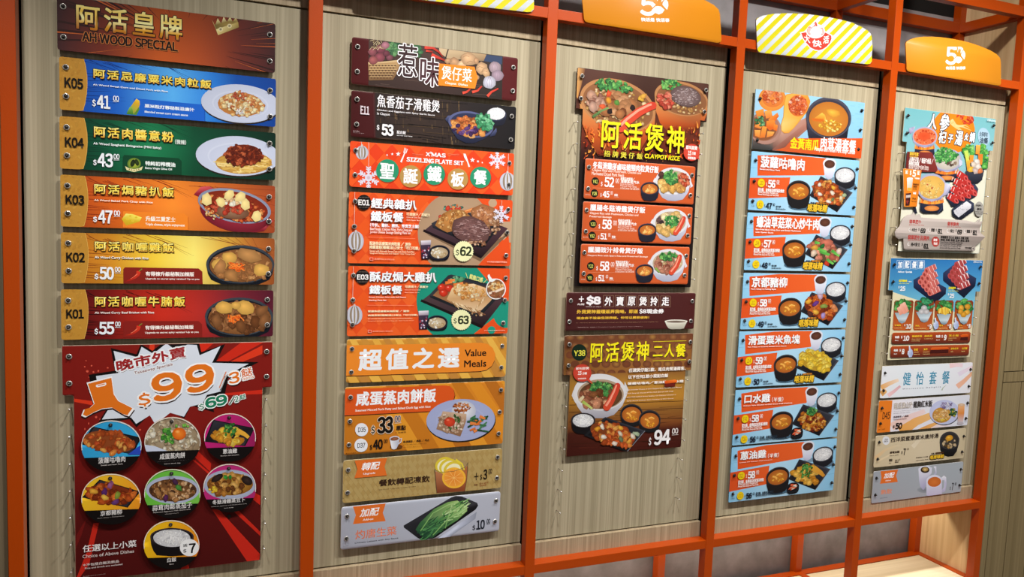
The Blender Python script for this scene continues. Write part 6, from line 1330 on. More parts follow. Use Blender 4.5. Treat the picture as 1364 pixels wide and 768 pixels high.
for r_ in range(4):
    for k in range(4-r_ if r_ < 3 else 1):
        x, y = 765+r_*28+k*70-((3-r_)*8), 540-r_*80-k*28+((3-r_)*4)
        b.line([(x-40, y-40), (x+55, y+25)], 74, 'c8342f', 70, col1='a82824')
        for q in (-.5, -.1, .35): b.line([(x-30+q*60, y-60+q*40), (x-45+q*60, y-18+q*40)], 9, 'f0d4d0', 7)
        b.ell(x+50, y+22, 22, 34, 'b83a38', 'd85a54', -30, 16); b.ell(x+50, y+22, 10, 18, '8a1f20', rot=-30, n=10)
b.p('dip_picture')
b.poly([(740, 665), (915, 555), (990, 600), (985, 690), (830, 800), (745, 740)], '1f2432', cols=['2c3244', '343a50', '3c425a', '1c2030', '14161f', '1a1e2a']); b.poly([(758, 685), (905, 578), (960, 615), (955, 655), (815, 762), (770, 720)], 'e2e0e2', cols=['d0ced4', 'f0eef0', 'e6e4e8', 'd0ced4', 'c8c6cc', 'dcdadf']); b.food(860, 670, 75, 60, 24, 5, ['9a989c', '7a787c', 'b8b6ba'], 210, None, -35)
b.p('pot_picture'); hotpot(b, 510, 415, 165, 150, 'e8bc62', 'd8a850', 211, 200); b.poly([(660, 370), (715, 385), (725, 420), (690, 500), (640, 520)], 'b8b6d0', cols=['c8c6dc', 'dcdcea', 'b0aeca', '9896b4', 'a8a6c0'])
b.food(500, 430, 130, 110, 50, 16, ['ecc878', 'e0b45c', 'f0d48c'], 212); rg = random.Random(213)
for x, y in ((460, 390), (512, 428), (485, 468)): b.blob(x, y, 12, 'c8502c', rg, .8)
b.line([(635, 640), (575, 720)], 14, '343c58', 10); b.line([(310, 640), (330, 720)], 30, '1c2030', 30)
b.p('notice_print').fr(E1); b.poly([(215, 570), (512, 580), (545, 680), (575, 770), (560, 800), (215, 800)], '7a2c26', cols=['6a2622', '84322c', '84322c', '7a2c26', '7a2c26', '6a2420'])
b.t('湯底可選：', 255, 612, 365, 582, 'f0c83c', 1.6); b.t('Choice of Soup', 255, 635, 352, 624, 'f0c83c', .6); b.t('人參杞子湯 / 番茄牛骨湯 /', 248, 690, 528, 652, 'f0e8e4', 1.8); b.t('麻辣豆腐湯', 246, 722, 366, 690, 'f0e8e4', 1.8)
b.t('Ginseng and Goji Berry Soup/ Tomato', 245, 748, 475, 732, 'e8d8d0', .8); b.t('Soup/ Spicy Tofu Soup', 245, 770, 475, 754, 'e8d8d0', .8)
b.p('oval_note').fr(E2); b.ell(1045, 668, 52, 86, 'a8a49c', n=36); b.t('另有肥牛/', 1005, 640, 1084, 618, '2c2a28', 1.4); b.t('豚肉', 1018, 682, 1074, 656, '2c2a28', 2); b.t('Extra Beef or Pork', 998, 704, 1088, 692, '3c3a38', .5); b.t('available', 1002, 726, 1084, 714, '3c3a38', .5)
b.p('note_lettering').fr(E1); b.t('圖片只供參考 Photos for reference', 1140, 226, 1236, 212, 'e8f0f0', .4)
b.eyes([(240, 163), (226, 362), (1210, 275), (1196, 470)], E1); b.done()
# hanging orange add-on card
b = Board('addon_card', 'small orange drink card hanging over the left edge of the hotpot poster', 'menu card', E2, [(198, 205), (408, 226), (352, 642), (208, 645)], 'ec8620', 'd8c8a8', y=YB-.0085, r=.003, th=.0025, ortho=False)
b.p('price_lettering').t('加', 218, 268, 252, 224, 'f6f0ea', 2.4); b.t('$', 268, 285, 294, 225, 'f6f0ea', 3); b.t('5', 298, 303, 346, 222, 'f6f0ea', 5); b.t('配', 354, 280, 388, 236, 'f6f0ea', 2); b.t('可選凍飲', 325, 326, 384, 312, 'f6f0ea', .8)
b.p('drink_picture').poly([(238, 318), (308, 315), (290, 462), (242, 456)], 'd8d8d4', cols=['e8e8e6', 'd4d4d0', 'c8b890', 'd8c8a0']); b.ell(272, 318, 34, 10, 'f0f0ee'); b.poly([(245, 425), (292, 425), (288, 460), (244, 456)], 'e8a83c')
b.poly([(225, 490), (285, 484), (268, 625), (222, 632)], '3a1a18', cols=['5a2c28', '3a1a18', '24100f', '3a1a18']); b.poly([(230, 510), (282, 505), (280, 535), (228, 540)], 'c8b8b4'); b.food(250, 590, 16, 32, 12, 9, ['8a2420', '5a1814', 'a84038'], 220)
b.p('note_lettering').t('檸檬茶', 306, 398, 375, 380, '5a2c10', .8); b.t('凍飲', 306, 424, 358, 404, '5a2c10', .8); b.t('Iced drink', 306, 444, 352, 432, '5a2c10', .4); b.t('或', 306, 500, 345, 474, 'f6f0ea', 2); b.t('汽水', 298, 560, 345, 540, '5a2c10', .8); b.t('Soft drink', 292, 586, 348, 574, '5a2c10', .4)
b.done()
# pig shaped price plate
pig = [(102, 380), (118, 347), (150, 318), (188, 235), (215, 200), (250, 178), (300, 172), (318, 148), (340, 186), (385, 168), (402, 208), (560, 222), (760, 232), (920, 242), (1020, 268), (1048, 238), (1078, 222), (1060, 262), (1100, 250), (1085, 300), (1065, 330), (1078, 385), (1130, 428), (1085, 478), (1018, 530), (1012, 570), (995, 588), (230, 576), (205, 560), (200, 448), (142, 452), (112, 425)]
b = Board('price_plate', 'grey pig-shaped price plate hung across the bottom of the hotpot poster', 'menu plate', E3, pig, 'b7aaa2', 'a89c94', y=YB-.0085, r=.002, th=.0025, ortho=False)
b.clip = [(-b.w, -b.h), (b.w, -b.h), (b.w, 2*b.h), (-b.w, 2*b.h)]
b.p('title_lettering').t('翡翠肥牛', 265, 277, 405, 238, 'b03a34', 2); b.t('Jade Beef Hot Pot', 262, 300, 435, 291, 'b05048', .5); b.t('翡翠豚肉', 697, 303, 828, 262, 'b03a34', 2); b.t('Jade Pork Hot Pot', 695, 322, 852, 314, 'b05048', .5); b.t('翡翠肥牛及豚肉', 248, 456, 494, 416, 'b03a34', 2); b.t('Jade Beef and Pork Hot Pot', 246, 474, 470, 464, 'b05048', .5)
b.p('price_lettering')
for s1, q1, d, n, q2 in (('4安士', (292, 368, 356, 330), (366, 362, 384, 328), '69', (388, 388, 454, 332)), ('雙重', (512, 372, 556, 332), (564, 370, 580, 336), '81', (584, 394, 646, 338)), ('4安士', (722, 380, 778, 342), (788, 374, 804, 342), '69', (806, 402, 868, 346)), ('雙重', (915, 385, 958, 348), (964, 382, 980, 350), '81', (982, 412, 1040, 352)), ('各4安士', (282, 534, 390, 494), (402, 532, 420, 498), '81', (424, 562, 490, 505))):
    b.t(s1, *q1, '1c1816', 1.8); b.t('$', *d, '1c1816', 1.4); b.t(n, *q2, '1c1816', 4.4, sp=.8)
for x, y in ((272, 348), (488, 352), (703, 362), (898, 366), (257, 512)): b.ell(x, y, 14, 20, 'efe8e4'); b.ell(x+4, y-3, 11, 16, 'b7aaa2')
b.p('note_lettering').ell(563, 482, 44, 58, 'b23c34', n=32); b.t('套餐', 538, 478, 586, 448, 'f4ece8', 1.6); b.t('包括', 538, 518, 586, 490, 'f4ece8', 1.6)
b.t('鮮蝦雲吞 芝心丸 墨魚丸 油條 金菇', 620, 446, 940, 428, '2c2624', 1.4); b.t('時菜 豆腐 香菇 玉米 南瓜 烏冬', 620, 476, 950, 460, '2c2624', 1.4)
for i, s_ in enumerate(('Prawn Wonton, Cheese Ball, Cuttlefish Ball,', 'Fried Dough, Enoki, Seasonal Vegetables,', 'Tofu, Shiitake, Corn, Pumpkin and Udon', 'Served with Rice and Hot Drink')): b.t(s_, 618-i*3, 500+i*20, 872-i*8, 488+i*20, '4a4240', .4)
b.t('下午六時供應', 895, 566, 985, 545, '2c2624', 1); b.ell(990, 562, 24, 27, '3a3432'); b.ell(990, 562, 20, 23, 'b7aaa2'); b.t('水', 978, 575, 1003, 548, '3a3432', 1)
b.done()
# add-on specials
b = Board('menu_poster', 'blue and cream add-on poster with two black boxes of meat rolls and four cones', 'poster', E4,
          [(135, 65), (1183, 100), (1165, 445), (1106, 455), (E5, 1025, 690), (E5, 110, 715), (165, 440), (118, 430)], 'e6ddb8', 'c8c4a8', r=.006)
eared(b, (165, 440), (1106, 455)); ADD = b
b.bg(lambda u, v: scale(mix([(0, '2c74b4'), (.25, '4a98c8'), (.42, '72bad4'), (.6, '7ac0d6'), (1, '86c4d4')])(v), .92+.16*u), 10, 16)
b.poly([(110, 440), (480, 560), (640, 620), (930, 700), (1085, 860), (1085, 1240), (60, 1240)], 'e6ddb8')
b.p('title_lettering')
for i, ch in enumerate('加配優惠'):
    x = 222+i*80
    for a, c in (((x-10, 98), (x+62, 101)), ((x+62, 101), (x+60, 197)), ((x+60, 197), (x-12, 193)), ((x-12, 193), (x-10, 98))): b.line([a, c], 3, 'd8ecf8')
    b.t(ch, x-4, 186, x+54, 108, 'f4f6f8', 3)
b.t('Add-on  Specials', 220, 244, 384, 218, 'eef4f8', 1.4)
def meatbox(q, x0, y0, pal):
    b.p('meat_picture').poly(q, '1f2744', cols=['2c3658', '3a4468', '2c3658', '161d34', '12182c', '1a2140'])
    for r_ in range(4):
        for k in range(4-r_):
            x, y = x0+r_*24+k*36, y0-r_*42+k*42
            b.line([(x, y), (x+122-r_*4, y-52)], 68, pal[0], 62, col1=pal[1])
            for q_ in (.3, .62, .9): b.line([(x+120*q_-10, y-58*q_-28), (x+120*q_+12, y-58*q_+26)], pal[3], pal[2], 5)
            b.ell(x+4, y, 24, 33, pal[1], pal[0], -20, 18); b.ell(x+4, y, 12, 20, '9a3a34', rot=-20, n=12)
meatbox([(398, 320), (500, 260), (770, 410), (765, 480), (640, 590), (400, 410)], 470, 345, ('d8746a', 'c05a54', 'f0c4bc', 9))
meatbox([(735, 240), (850, 150), (1110, 300), (1100, 390), (970, 525), (735, 330)], 808, 278, ('b84a4a', 'a03a3c', 'f4dcdc', 15))
b.p('price_lettering').t('翡翠豚肉', 230, 344, 326, 316, 'f0e02c', 2.2); b.t('4安士', 332, 346, 380, 332, 'e8f0f4', .8); b.t('Jade Pork (4oz)', 228, 368, 348, 356, 'e8e87a', .6); b.t('$', 224, 418, 240, 388, 'f4f6f8', 2); b.t('25', 242, 446, 306, 392, 'f4f6f8', 3.4)
b.t('翡翠肥牛', 792, 428, 880, 398, 'f0e02c', 2.2); b.t('4安士', 886, 428, 934, 412, 'e8f0f4', .8); b.t('Jade Beef (4oz)', 792, 452, 906, 440, 'e8e87a', .6); b.t('$', 784, 500, 800, 470, 'f4f6f8', 2); b.t('25', 802, 528, 862, 474, 'f4f6f8', 3.4)
b.t('圖片只供參考 Photos for reference', 1078, 128, 1172, 106, 'e0ecf4', .3)
b.fr(E5).p('cone_panel')
for q, pal, sd in (([(192, 42), (385, 40), (398, 60), (372, 370), (355, 382), (172, 380), (160, 360), (180, 58)], 0, 230), ([(425, 42), (620, 40), (632, 60), (602, 362), (585, 378), (405, 380), (393, 360), (412, 58)], 1, 231), ([(652, 42), (840, 40), (853, 60), (828, 360), (812, 374), (640, 376), (632, 350), (640, 60)], 2, 232), ([(885, 42), (1062, 42), (1076, 62), (1052, 350), (1035, 364), (865, 372), (856, 350), (872, 60)], 3, 233)):
    b.poly(q, 'a84c22', cols=['8a3c1c', '8a3c1c', '8a3c1c', 'c8622a', 'c8622a', 'c8622a', 'c8622a', '8a3c1c'])
for k, (cx, top, w_) in enumerate(((265, 180, 84), (515, 170, 92), (738, 195, 82), (962, 190, 82))):
    b.p('cone_picture'); b.food(cx+10, top-75, w_*1.1, 68, 44, 26, ['4a9a4a', '6ab860', '2c7a3a', '3c8a44'] if k != 1 else ['2c7a50', '3c9a64', '1f6242', '4aa870'], 234+k, None, 0, .7, .4)
    b.poly([(cx-w_, top), (cx-w_*.62, top+70), (cx-w_*.4, top+108), (cx, top+122), (cx+w_*.4, top+108), (cx+w_*.62, top+70), (cx+w_, top)], 'b4c4cc', cols=['98a8b0', 'c4d4dc', '7c909c', 'a8bac4', '8a9ca8', 'd4e0e6', 'a4b4bc'])
    rg = random.Random(240+k)
    if k == 0:
        for q in ([(205, 130), (262, 90), (300, 180), (240, 210)], [(240, 90), (285, 62), (340, 165), (285, 200)], [(285, 60), (300, 58), (345, 160), (320, 178)]): b.poly(q, 'f0a48c', cols=['f4b8a0', 'f8c4b0', 'e08c74', 'ee9c84'])
    elif k == 1:
        for x, y in ((515, 125), (485, 168), (540, 170)): b.ell(x, y, 34, 30, 'dcd8d8', 'a8a4a6')
    elif k == 2:
        for i in range(16): x = 680+i*8; b.line([(x, 115+abs(i-8)*3), (x+rg.uniform(-20, 20), 205-abs(i-8)*3)], 19, rg.choice(['f0c84c', 'e8b83c', 'f4d868', 'd8a030']), 16)
    else:
        for x, y in ((932, 125), (1005, 112), (925, 168), (998, 178), (962, 200)): b.blob(x, y, 36, rg.choice(['e0a030', 'ecb040']), rg, .9, None, .1)
b.p('price_lettering')
for (cn, en, q1, q2, d, n, q3) in (('午餐肉', 'Luncheon Meat', (175, 334, 248, 312), (172, 360, 262, 350), (284, 334, 300, 308), '10', (302, 364, 368, 306)), ('魚丸', 'Fish Ball and Lettuce', (410, 338, 460, 316), (408, 364, 532, 352), (550, 338, 564, 316), '9', (568, 364, 600, 308)), ('腐竹', 'Bean Curd Stick', (680, 336, 728, 314), (678, 362, 774, 350), (776, 336, 790, 312), '8', (792, 362, 824, 306)), ('豆卜', 'Tofu Puff', (904, 334, 945, 314), (904, 358, 952, 346), (996, 332, 1010, 310), '8', (1012, 358, 1042, 304))):
    b.t(cn, *q1, 'f0c030', 1.6); b.t(en, *q2, 'f0d080', .5); b.t('$', *d, 'f6f2ee', 1.6); b.t(n, *q3, 'f6f2ee', 4, sp=.8)
b.p('price_bar'); bar1 = [(165, 406), (1020, 395), (1040, 408), (1030, 508), (1012, 520), (160, 535), (143, 520), (150, 420)]; bar2 = [(150, 560), (1010, 541), (1026, 554), (1018, 650), (1000, 664), (145, 690), (128, 674), (134, 574)]
for q in (bar1, bar2): b.poly(q, '9a3c1c', cols=['c85a24', 'c85a24', 'b84c20', '6a2a1a', '6a2a1a', '6a2a1a', '6a2a1a', 'b84c20'])
b.p('bar_lettering'); Y_ = 'f0c030'
b.t('每款', 178, 472, 232, 440, 'f6f2ee', 2); b.t('Each', 180, 500, 220, 488, 'f6f2ee', .8); b.t('$', 246, 474, 266, 438, 'f6f2ee', 2); b.t('10', 270, 502, 346, 436, 'f6f2ee', 4.4, sp=.8)
b.t('鮮蝦雲吞', 372, 460, 490, 432, Y_, 2); b.t('Prawn Wonton', 370, 484, 474, 472, 'f0d080', .6); b.t('and Dumpling', 368, 506, 460, 494, 'f0d080', .6); b.t('墨魚滑', 512, 456, 606, 430, Y_, 2); b.t('Cuttlefish Paste', 512, 480, 610, 470, 'f0d080', .6)
b.t('每款', 642, 464, 698, 430, 'f6f2ee', 2); b.t('Each', 648, 494, 690, 482, 'f6f2ee', .8); b.t('$', 706, 466, 726, 430, 'f6f2ee', 2); b.t('9', 732, 494, 768, 428, 'f6f2ee', 4.4); b.t('芝士腸', 788, 452, 904, 424, Y_, 2); b.t('Cheese Sausage', 786, 474, 880, 462, 'f0d080', .6); b.t('Cheese', 784, 496, 834, 484, 'f0d080', .6)
b.t('每款', 164, 622, 216, 590, 'f6f2ee', 2); b.t('Each', 166, 652, 206, 640, 'f6f2ee', .8); b.t('$', 228, 622, 248, 588, 'f6f2ee', 2); b.t('8', 252, 652, 290, 588, 'f6f2ee', 4.4); b.t('金菇', 392, 612, 442, 582, Y_, 2); b.t('Enoki', 392, 632, 450, 620, 'f0d080', .6); b.t('Mushroom', 390, 656, 460, 644, 'f0d080', .6); b.t('玉米', 500, 608, 550, 580, Y_, 2); b.t('Sweet corn', 498, 630, 568, 618, 'f0d080', .6); b.t('Half piece', 496, 656, 574, 642, 'f0d080', .6); b.t('即食烏冬', 812, 600, 902, 572, Y_, 2); b.t('Udon', 810, 626, 840, 614, 'f0d080', .6); b.t('公仔麵', 936, 598, 1000, 570, Y_, 2); b.t('Instant noodle', 932, 622, 972, 610, 'f0d080', .6)
b.p('finger_print')
for x, y in ((640, 300), (868, 298), (348, 618)): b.poly([(x-12, y-60), (x+2, y-66), (x+8, y-30), (x+28, y-15), (x+36, y+25), (x+22, y+62), (x-8, y+70), (x-26, y+30), (x-24, y-5), (x-10, y-10)], 'c4d0f0', cols=['e8eefc', 'e8eefc', 'c4d0f0', 'b4c2ea', 'a4b4e0', 'a4b4e0', 'b4c2ea', 'dce4f8', 'e8eefc', 'd0daf4']); [b.line([(x+k*10-12, y+5), (x+k*10-8, y+45)], 3, '8a9cd0') for k in range(4)]
b.p('cover_sticker')
for x0, x1, y0, y1 in ((922, 1014, 422, 460), (580, 790, 570, 602)): b.poly([(x0, y0+14), (x0+20, y0+4), (x1-16, y0), (x1, y0+8), (x1-2, y1-8), (x0+6, y1)], 'ee6a1e', cols=['e05c18', 'f88a3c', 'f07428', 'e05c18', 'c84c14', 'd85618'])
b.poly([(925, 458), (1008, 452), (1004, 492), (918, 488)], '4a1712'); b.poly([(582, 602), (786, 594), (784, 634), (576, 640)], '4a1712')
b.eyes([(172, 145), (158, 340), (1148, 172), (1132, 358)], E4); b.done()
# wholesome delights header
PG = 0.95
def wash(b, strokes):
    for P, w, c in strokes: b.line(P, w, c[0], w*.55, col1=c[1])
b = Board('menu_header_board', 'white watercolour header board with four teal characters', 'sign', E6, [(215, 100), (1242, 70), (1212, 412), (190, 465)], 'dfe3ea', 'd8d4c4', r=.006)
b.bg(lambda u, v: mix([(0, 'e0e2e6'), (.5, 'dfe6ec'), (1, 'e2e0e6')])(u), 6, 4)
wash(b, [([(200, 350), (300, 300), (400, 262)], 60, ('e0a45c', 'ecd4bc')), ([(200, 420), (260, 380)], 70, ('d89a4c', 'e4b478')), ([(280, 440), (350, 390), (420, 330)], 46, ('ecc4c4', 'd8a8b0')), ([(980, 95), (1060, 85), (1130, 100)], 70, ('ecc8c8', 'e4d0d8')), ([(1065, 340), (1150, 270), (1240, 180)], 60, ('e8b49c', 'e0a884')), ([(1080, 200), (1170, 150), (1240, 110)], 50, ('dcd4e4', 'e4ccd4'))])
b.p('title_lettering')
for ch, x0, x1 in (('健', 443, 546), ('怡', 592, 692), ('套', 742, 838), ('餐', 888, 986)): d = (x0-443)*.035; b.t(ch, x0, 326-d, x1, 176-d-4, '2a84a4', 2)
b.p('caption_lettering').t('W h o l e s o m e   D e l i g h t s', 443, 376, 880, 332, '7a7484', .8); b.line([(890, 380), (905, 350), (940, 322)], 14, 'a8b4a0', 3)
b.eyes([(245, 183), (228, 382), (1216, 142), (1195, 333)]); b.done()
# D45
b = Board('menu_board', 'white and orange menu board D45 with a pale plate and a tall iced drink', 'menu board', E6, [(178, 495), (1210, 435), (E7, 1178, 228), (E7, 152, 300)], 'dedde4', 'd0c8b4', r=.005)
b.bg(lambda u, v: mix([(0, 'e4dce2'), (.5, 'e0e0e8'), (1, 'd8dae4')])(u), 6, 4)
b.fr(E7); wash(b, [([(320, 240), (500, 140), (700, 60)], 90, ('e8c4b8', 'e8d0d0')), ([(420, 300), (600, 180), (820, 90)], 120, ('e4a050', 'e8b878')), ([(620, 300), (760, 230), (860, 190)], 60, ('d89448', 'e8b06c')), ([(780, 270), (860, 220), (1000, 240)], 50, ('ecd0c8', 'e4dce4'))])
b.p('code_tab').poly([(150, -60), (330, -60), (322, 40), (312, 160), (302, 320), (140, 320)], 'e27a22'); b.t('D45', 215, 158, 305, 68, '1c1410', 1.6)
b.p('dish_picture'); b.fr(E6); b.plate(918, 628, 168, 140, -4, ('c4c8e4', 'b0b6da', 'bcc0e0'))
b.ell(890, 660, 108, 88, 'd8a048', 'c08a38', -6); b.food(885, 655, 88, 65, 50, 20, ['e4b878', 'd8a460', 'ecc890', 'c88c4a'], 250); b.food(940, 545, 62, 42, 40, 13, ['c8c4dc', 'a89cc0', 'e0dcec', '7a6a98'], 251); b.food(1015, 630, 40, 46, 30, 17, ['3c6a3c', '54884a', '2c4c2c', 'b0a040'], 252); b.food(900, 715, 90, 22, 14, 10, ['f0c84c', 'e8b83c'], 253)
b.p('drink_picture').poly([(1075, 545), (1148, 540), (1142, 640), (1128, 748), (1070, 752), (1068, 640)], 'd88c4a', cols=['e8b888', 'e8b07c', 'd8843c', 'c8c0c8', 'c8c0c8', 'd88a44']); b.ell(1112, 543, 38, 16, 'e0c4a4', 'c8a484'); b.ell(1098, 752, 38, 14, 'b8b0b8')
b.p('title_lettering').t('南瓜淮山汁', 343, 592, 560, 505, 'a89c94', 1.2, (2.5, 'e8e0d8')); b.t('雞胸紅米飯', 562, 578, 784, 488, '2c221c', 1.3)
b.p('caption_lettering').t('Red Rice and Chicken Breast with', 343, 618, 655, 592, '4a4048', .5); b.t('Pumpkin and Yam Sauce', 341, 644, 528, 624, '4a4048', .5); b.t('配凍檸茶 / 熱飲', 340, 690, 512, 658, '4a3038', 1); b.t('Served with Iced or Hot Drink', 340, 716, 490, 688, '8a6068', .3)
b.fr(E7).p('price_lettering').t('$', 330, 254, 354, 218, '1c1816', 2); b.t('50', 358, 268, 442, 188, '1c1816', 4, sp=.85); b.t('圖片只供參考', 170, 272, 245, 258, '8a4410', .2)
b.fr(E6); b.eyes([(208, 580), (190, 755), (1180, 520), (1160, 695)]); b.done()
# J21
b = Board('menu_board', 'beige menu board J21 with a tilted black bowl of soup', 'menu board', E7, [(145, 338), (1168, 262), (1138, 605), (118, 690)], 'd2c2a2', 'e0d8c0', r=.006)
b.bg(lambda u, v: mix([(0, 'ccba98'), (.6, 'd8c8aa'), (1, 'c8b896')])(u), 6, 4)
wash(b, [([(130, 600), (250, 500), (420, 440)], 40, ('dcb888', 'd4c4a4')), ([(140, 640), (300, 560), (450, 500)], 22, ('e0c8a0', 'd8c8aa')), ([(560, 470), (640, 380), (760, 330)], 50, ('e0d2b8', 'd8c8aa'))])
b.p('code_badge').ell(258, 395, 42, 50, 'dcdce0', n=30); b.t('J21', 232, 415, 284, 372, '3a3432', .8)
b.p('dish_picture').ell(1010, 550, 110, 60, 'a89878', 'c8b898'); b.poly([(865, 410), (872, 500), (900, 560), (960, 580), (1020, 572), (1060, 520), (1085, 430), (1092, 370)], '1a191b', cols=['343234', '1a191b', '0e0d0f', '0c0b0d', '0e0d0f', '1a191b', '242326', '3a383a'])
b.ell(978, 395, 112, 102, '2c2b2e', '3a393c', -12, 44); b.ell(978, 400, 98, 88, '4a4540', '2a2826', -12, 40); b.food(975, 420, 70, 55, 34, 17, ['7a5c34', '5a4428', 'b0884a', 'c8b08a', '3a3024', '5a6a3c'], 260); b.ell(975, 365, 42, 32, 'e0a82c', 'c88a20', -15); b.ell(968, 358, 20, 12, 'f0c04c', 'e0a82c')
b.p('title_lettering').t('西洋菜蜜棗粟米唐排湯', 308, 418, 856, 311, '2a1c14', 1.5); b.p('caption_lettering').t('Soup with Watercress, Honey Dates, Corn and Pork Spareribs', 305, 447, 835, 397, '4a3a2c', .7)
b.p('price_lettering').t('套餐加配', 298, 547, 412, 508, '3a281c', 1.8); b.t('Add for combo', 296, 572, 400, 554, '4a3a2c', .6); b.t('$', 428, 552, 446, 512, '2a1c14', 1.6); b.t('7', 450, 562, 484, 482, '2a1c14', 4); b.t('00', 490, 505, 518, 478, '6a5a48', .8); b.t('單點', 288, 636, 330, 600, '3a281c', 1.4); b.t('Single', 286, 656, 316, 644, '4a3a2c', .4); b.t('$12', 356, 652, 402, 604, '3a281c', 1.4); b.t('00', 404, 620, 418, 602, '6a5a48', .4)
b.p('note_lettering').t('烹調足六小時', 595, 598, 735, 570, '4a3a2c', .6); b.t('JUNE HERBAL SOUP', 592, 628, 735, 604, '4a3a2c', .8)
b.p('seasoning_logo').t('唔落味精', 752, 612, 915, 548, 'e8b82c', 3, (7, '1c140c'), sh=.12); b.t('烹調', 768, 552, 805, 532, '2a1c10', 1); b.poly([(818, 530), (912, 522), (910, 540), (815, 546)], '4a2c14')
b.eyes([(178, 413), (160, 605), (1138, 345), (1118, 522)]); b.done()
# coffee board
b = Board('menu_board', 'grey menu board with two white mugs of coffee and tea', 'menu board', E8, [(110, 318), (1135, 215), (1107, 555), (102, 675)], 'a4aab2', 'd0d0cc', r=.006)
b.bg(lambda u, v: mix([(0, 'a0a4ac'), (.5, 'a8aeb6'), (1, 'aab2ba')])(u), 6, 4)
ribbon(b, [(195, 318), (396, 298), (372, 370), (392, 438), (188, 460), (206, 390)], '加配', (234, 402, 354, 326), 'Add-on', (250, 434, 314, 410))
b.p('title_lettering').t('熱飲', 196, 585, 328, 512, 'e08a68', 2); b.p('caption_lettering').t('Hot Drink', 190, 628, 274, 610, '4a4a50', .8)
b.p('mug_picture').ell(700, 530, 90, 34, '7c828a', '98a0a8'); b.poly([(800, 260), (828, 262), (832, 340), (808, 370), (800, 350), (814, 330), (812, 285), (800, 282)], 'd4d4e6', cols=['e4e4f0']*2+['c0c0d8']*2+['b4b4d0']*2+['dcdcec']*2)
b.poly([(625, 285), (632, 420), (645, 490), (675, 528), (690, 526), (715, 470), (725, 400), (775, 340), (780, 275)], 'd0cfe4', cols=['e8e8f4', 'c8c7de', 'b8b6d2', 'a8a6c6', 'a8a6c6', 'b0aece', 'c0bfd8', 'd4d3e6', 'e8e8f4'])
b.ell(703, 298, 75, 48, 'e8e8f2', 'd8d8ea'); b.ell(700, 302, 50, 36, '2c2018', '3c2c20'); b.ell(702, 296, 34, 24, 'd0b070', 'a88448'); b.ell(700, 300, 14, 10, 'e8d8a8', 'c8a868')
b.poly([(885, 390), (915, 365), (940, 385), (945, 470), (930, 545), (895, 560), (890, 530), (915, 500), (918, 420), (890, 420)], 'd8d8ea', cols=['e8e8f4']*3+['b8b6d6']*4+['d0cfe6']*3)
b.poly([(715, 430), (716, 590), (800, 610), (892, 580), (890, 420)], 'd4d3e8', cols=['e8e8f4', 'c4c2de', 'bcbad8', 'c8c6e0', 'dcdbee']); b.ell(803, 430, 90, 72, 'ecebf4', 'dcdcee', -8, 44); b.ell(806, 438, 76, 56, 'dc7c38', 'c86a2c', -8, 40)
b.p('price_lettering').t('$', 978, 532, 994, 488, '1c1c1e', 1.4); b.t('7', 1000, 535, 1028, 447, '1c1c1e', 3.6); b.t('00', 1036, 480, 1058, 444, '2c2c30', 1)
b.eyes([(148, 395), (135, 585), (1105, 295), (1090, 475)]); b.done()
pegs([(E2, 205, 32), (E2, 170, 245), (E2, 165, 455), (E2, 150, 660), (E3, 118, 322), (E3, 115, 520)], 'small empty steel peg in the row left of the hotpot poster', 'empty pegs left of the hotpot poster')
pegs([(E1, 1190, 680), (E2, 1170, 325), (E2, 1155, 525), (E2, 1145, 720), (E3, 1110, 365), (E3, 1100, 565)], 'small empty steel peg in the row right of the hotpot poster', 'empty pegs right of the hotpot poster')
pegs([(E5, 145, 38), (E5, 132, 238), (E5, 120, 452), (E5, 100, 645)], 'small empty steel peg in the row left of the add-on poster', 'empty pegs left of the add-on poster')
pegs([(E5, 1125, 42), (E5, 1105, 238), (E5, 1085, 430), (E5, 1070, 620)], 'small empty steel peg in the row right of the add-on poster', 'empty pegs right of the add-on poster')

# ================================================================== arched signs on the upper rail
PG = 0.92
S2, S3, S4, S1 = Fm(760, 0, 6.2), Fm(995, 10, 7.578), Fm(1195, 40, 9.033), Fm(560, 0, 8.525)
YS = -0.0045
def arc(pts): return pts
out3 = [(92, 128), (102, 108), (160, 82), (260, 64), (370, 58), (480, 59), (600, 66), (720, 80), (830, 97), (950, 122), (1060, 152), (1160, 196), (1220, 232), (1250, 262), (1260, 290), (1268, 380), (1260, 545), (1246, 566), (1215, 572), (140, 455), (118, 446), (106, 425)]
def to_local(fm, pts, y):
    return [tuple(map(float, ray_to(y, *fm.px(*p)))) for p in pts]
shape3 = to_local(S3, out3, YS); c3 = (PL[3]+PR[4])/2
class Sign(Board): pass
def sign(label, fm, pts, col, edge):
    b = Board('arched_sign', label, 'sign', fm, pts, col, edge, y=YS, r=.0, th=.004, ortho=False, clip='out')
    return b
def stripes(b):
    a = np.array(b.out); lo, hi = a.min(0), a.max(0); u = b.h
    f0 = b.L
    b.p('background_print')
    for i in range(-8, 24):
        x = lo[0]+i*(hi[0]-lo[0])/12.2
        w = (hi[0]-lo[0])/12.2*.52; P = [(x, lo[1]), (x+w, lo[1]), (x+w+u*1.04, hi[1]), (x+u*1.04, hi[1])]
        Q, D = clip_convex(P, [lin('d8cc10')]*4, b.hull)
        if len(Q) > 2: b.add(Q, [(0, j, j+1) for j in range(1, len(Q)-1)], np.array(D))
def hull(pts):
    pts = sorted(set((round(p[0], 5), round(p[1], 5)) for p in pts))
    def half(ps):
        h = []
        for p in ps:
            while len(h) > 1 and (h[-1][0]-h[-2][0])*(p[1]-h[-2][1])-(h[-1][1]-h[-2][1])*(p[0]-h[-2][0]) <= 0: h.pop()
            h.append(p)
        return h
    a, c = half(pts), half(pts[::-1]); return a[:-1]+c[:-1]
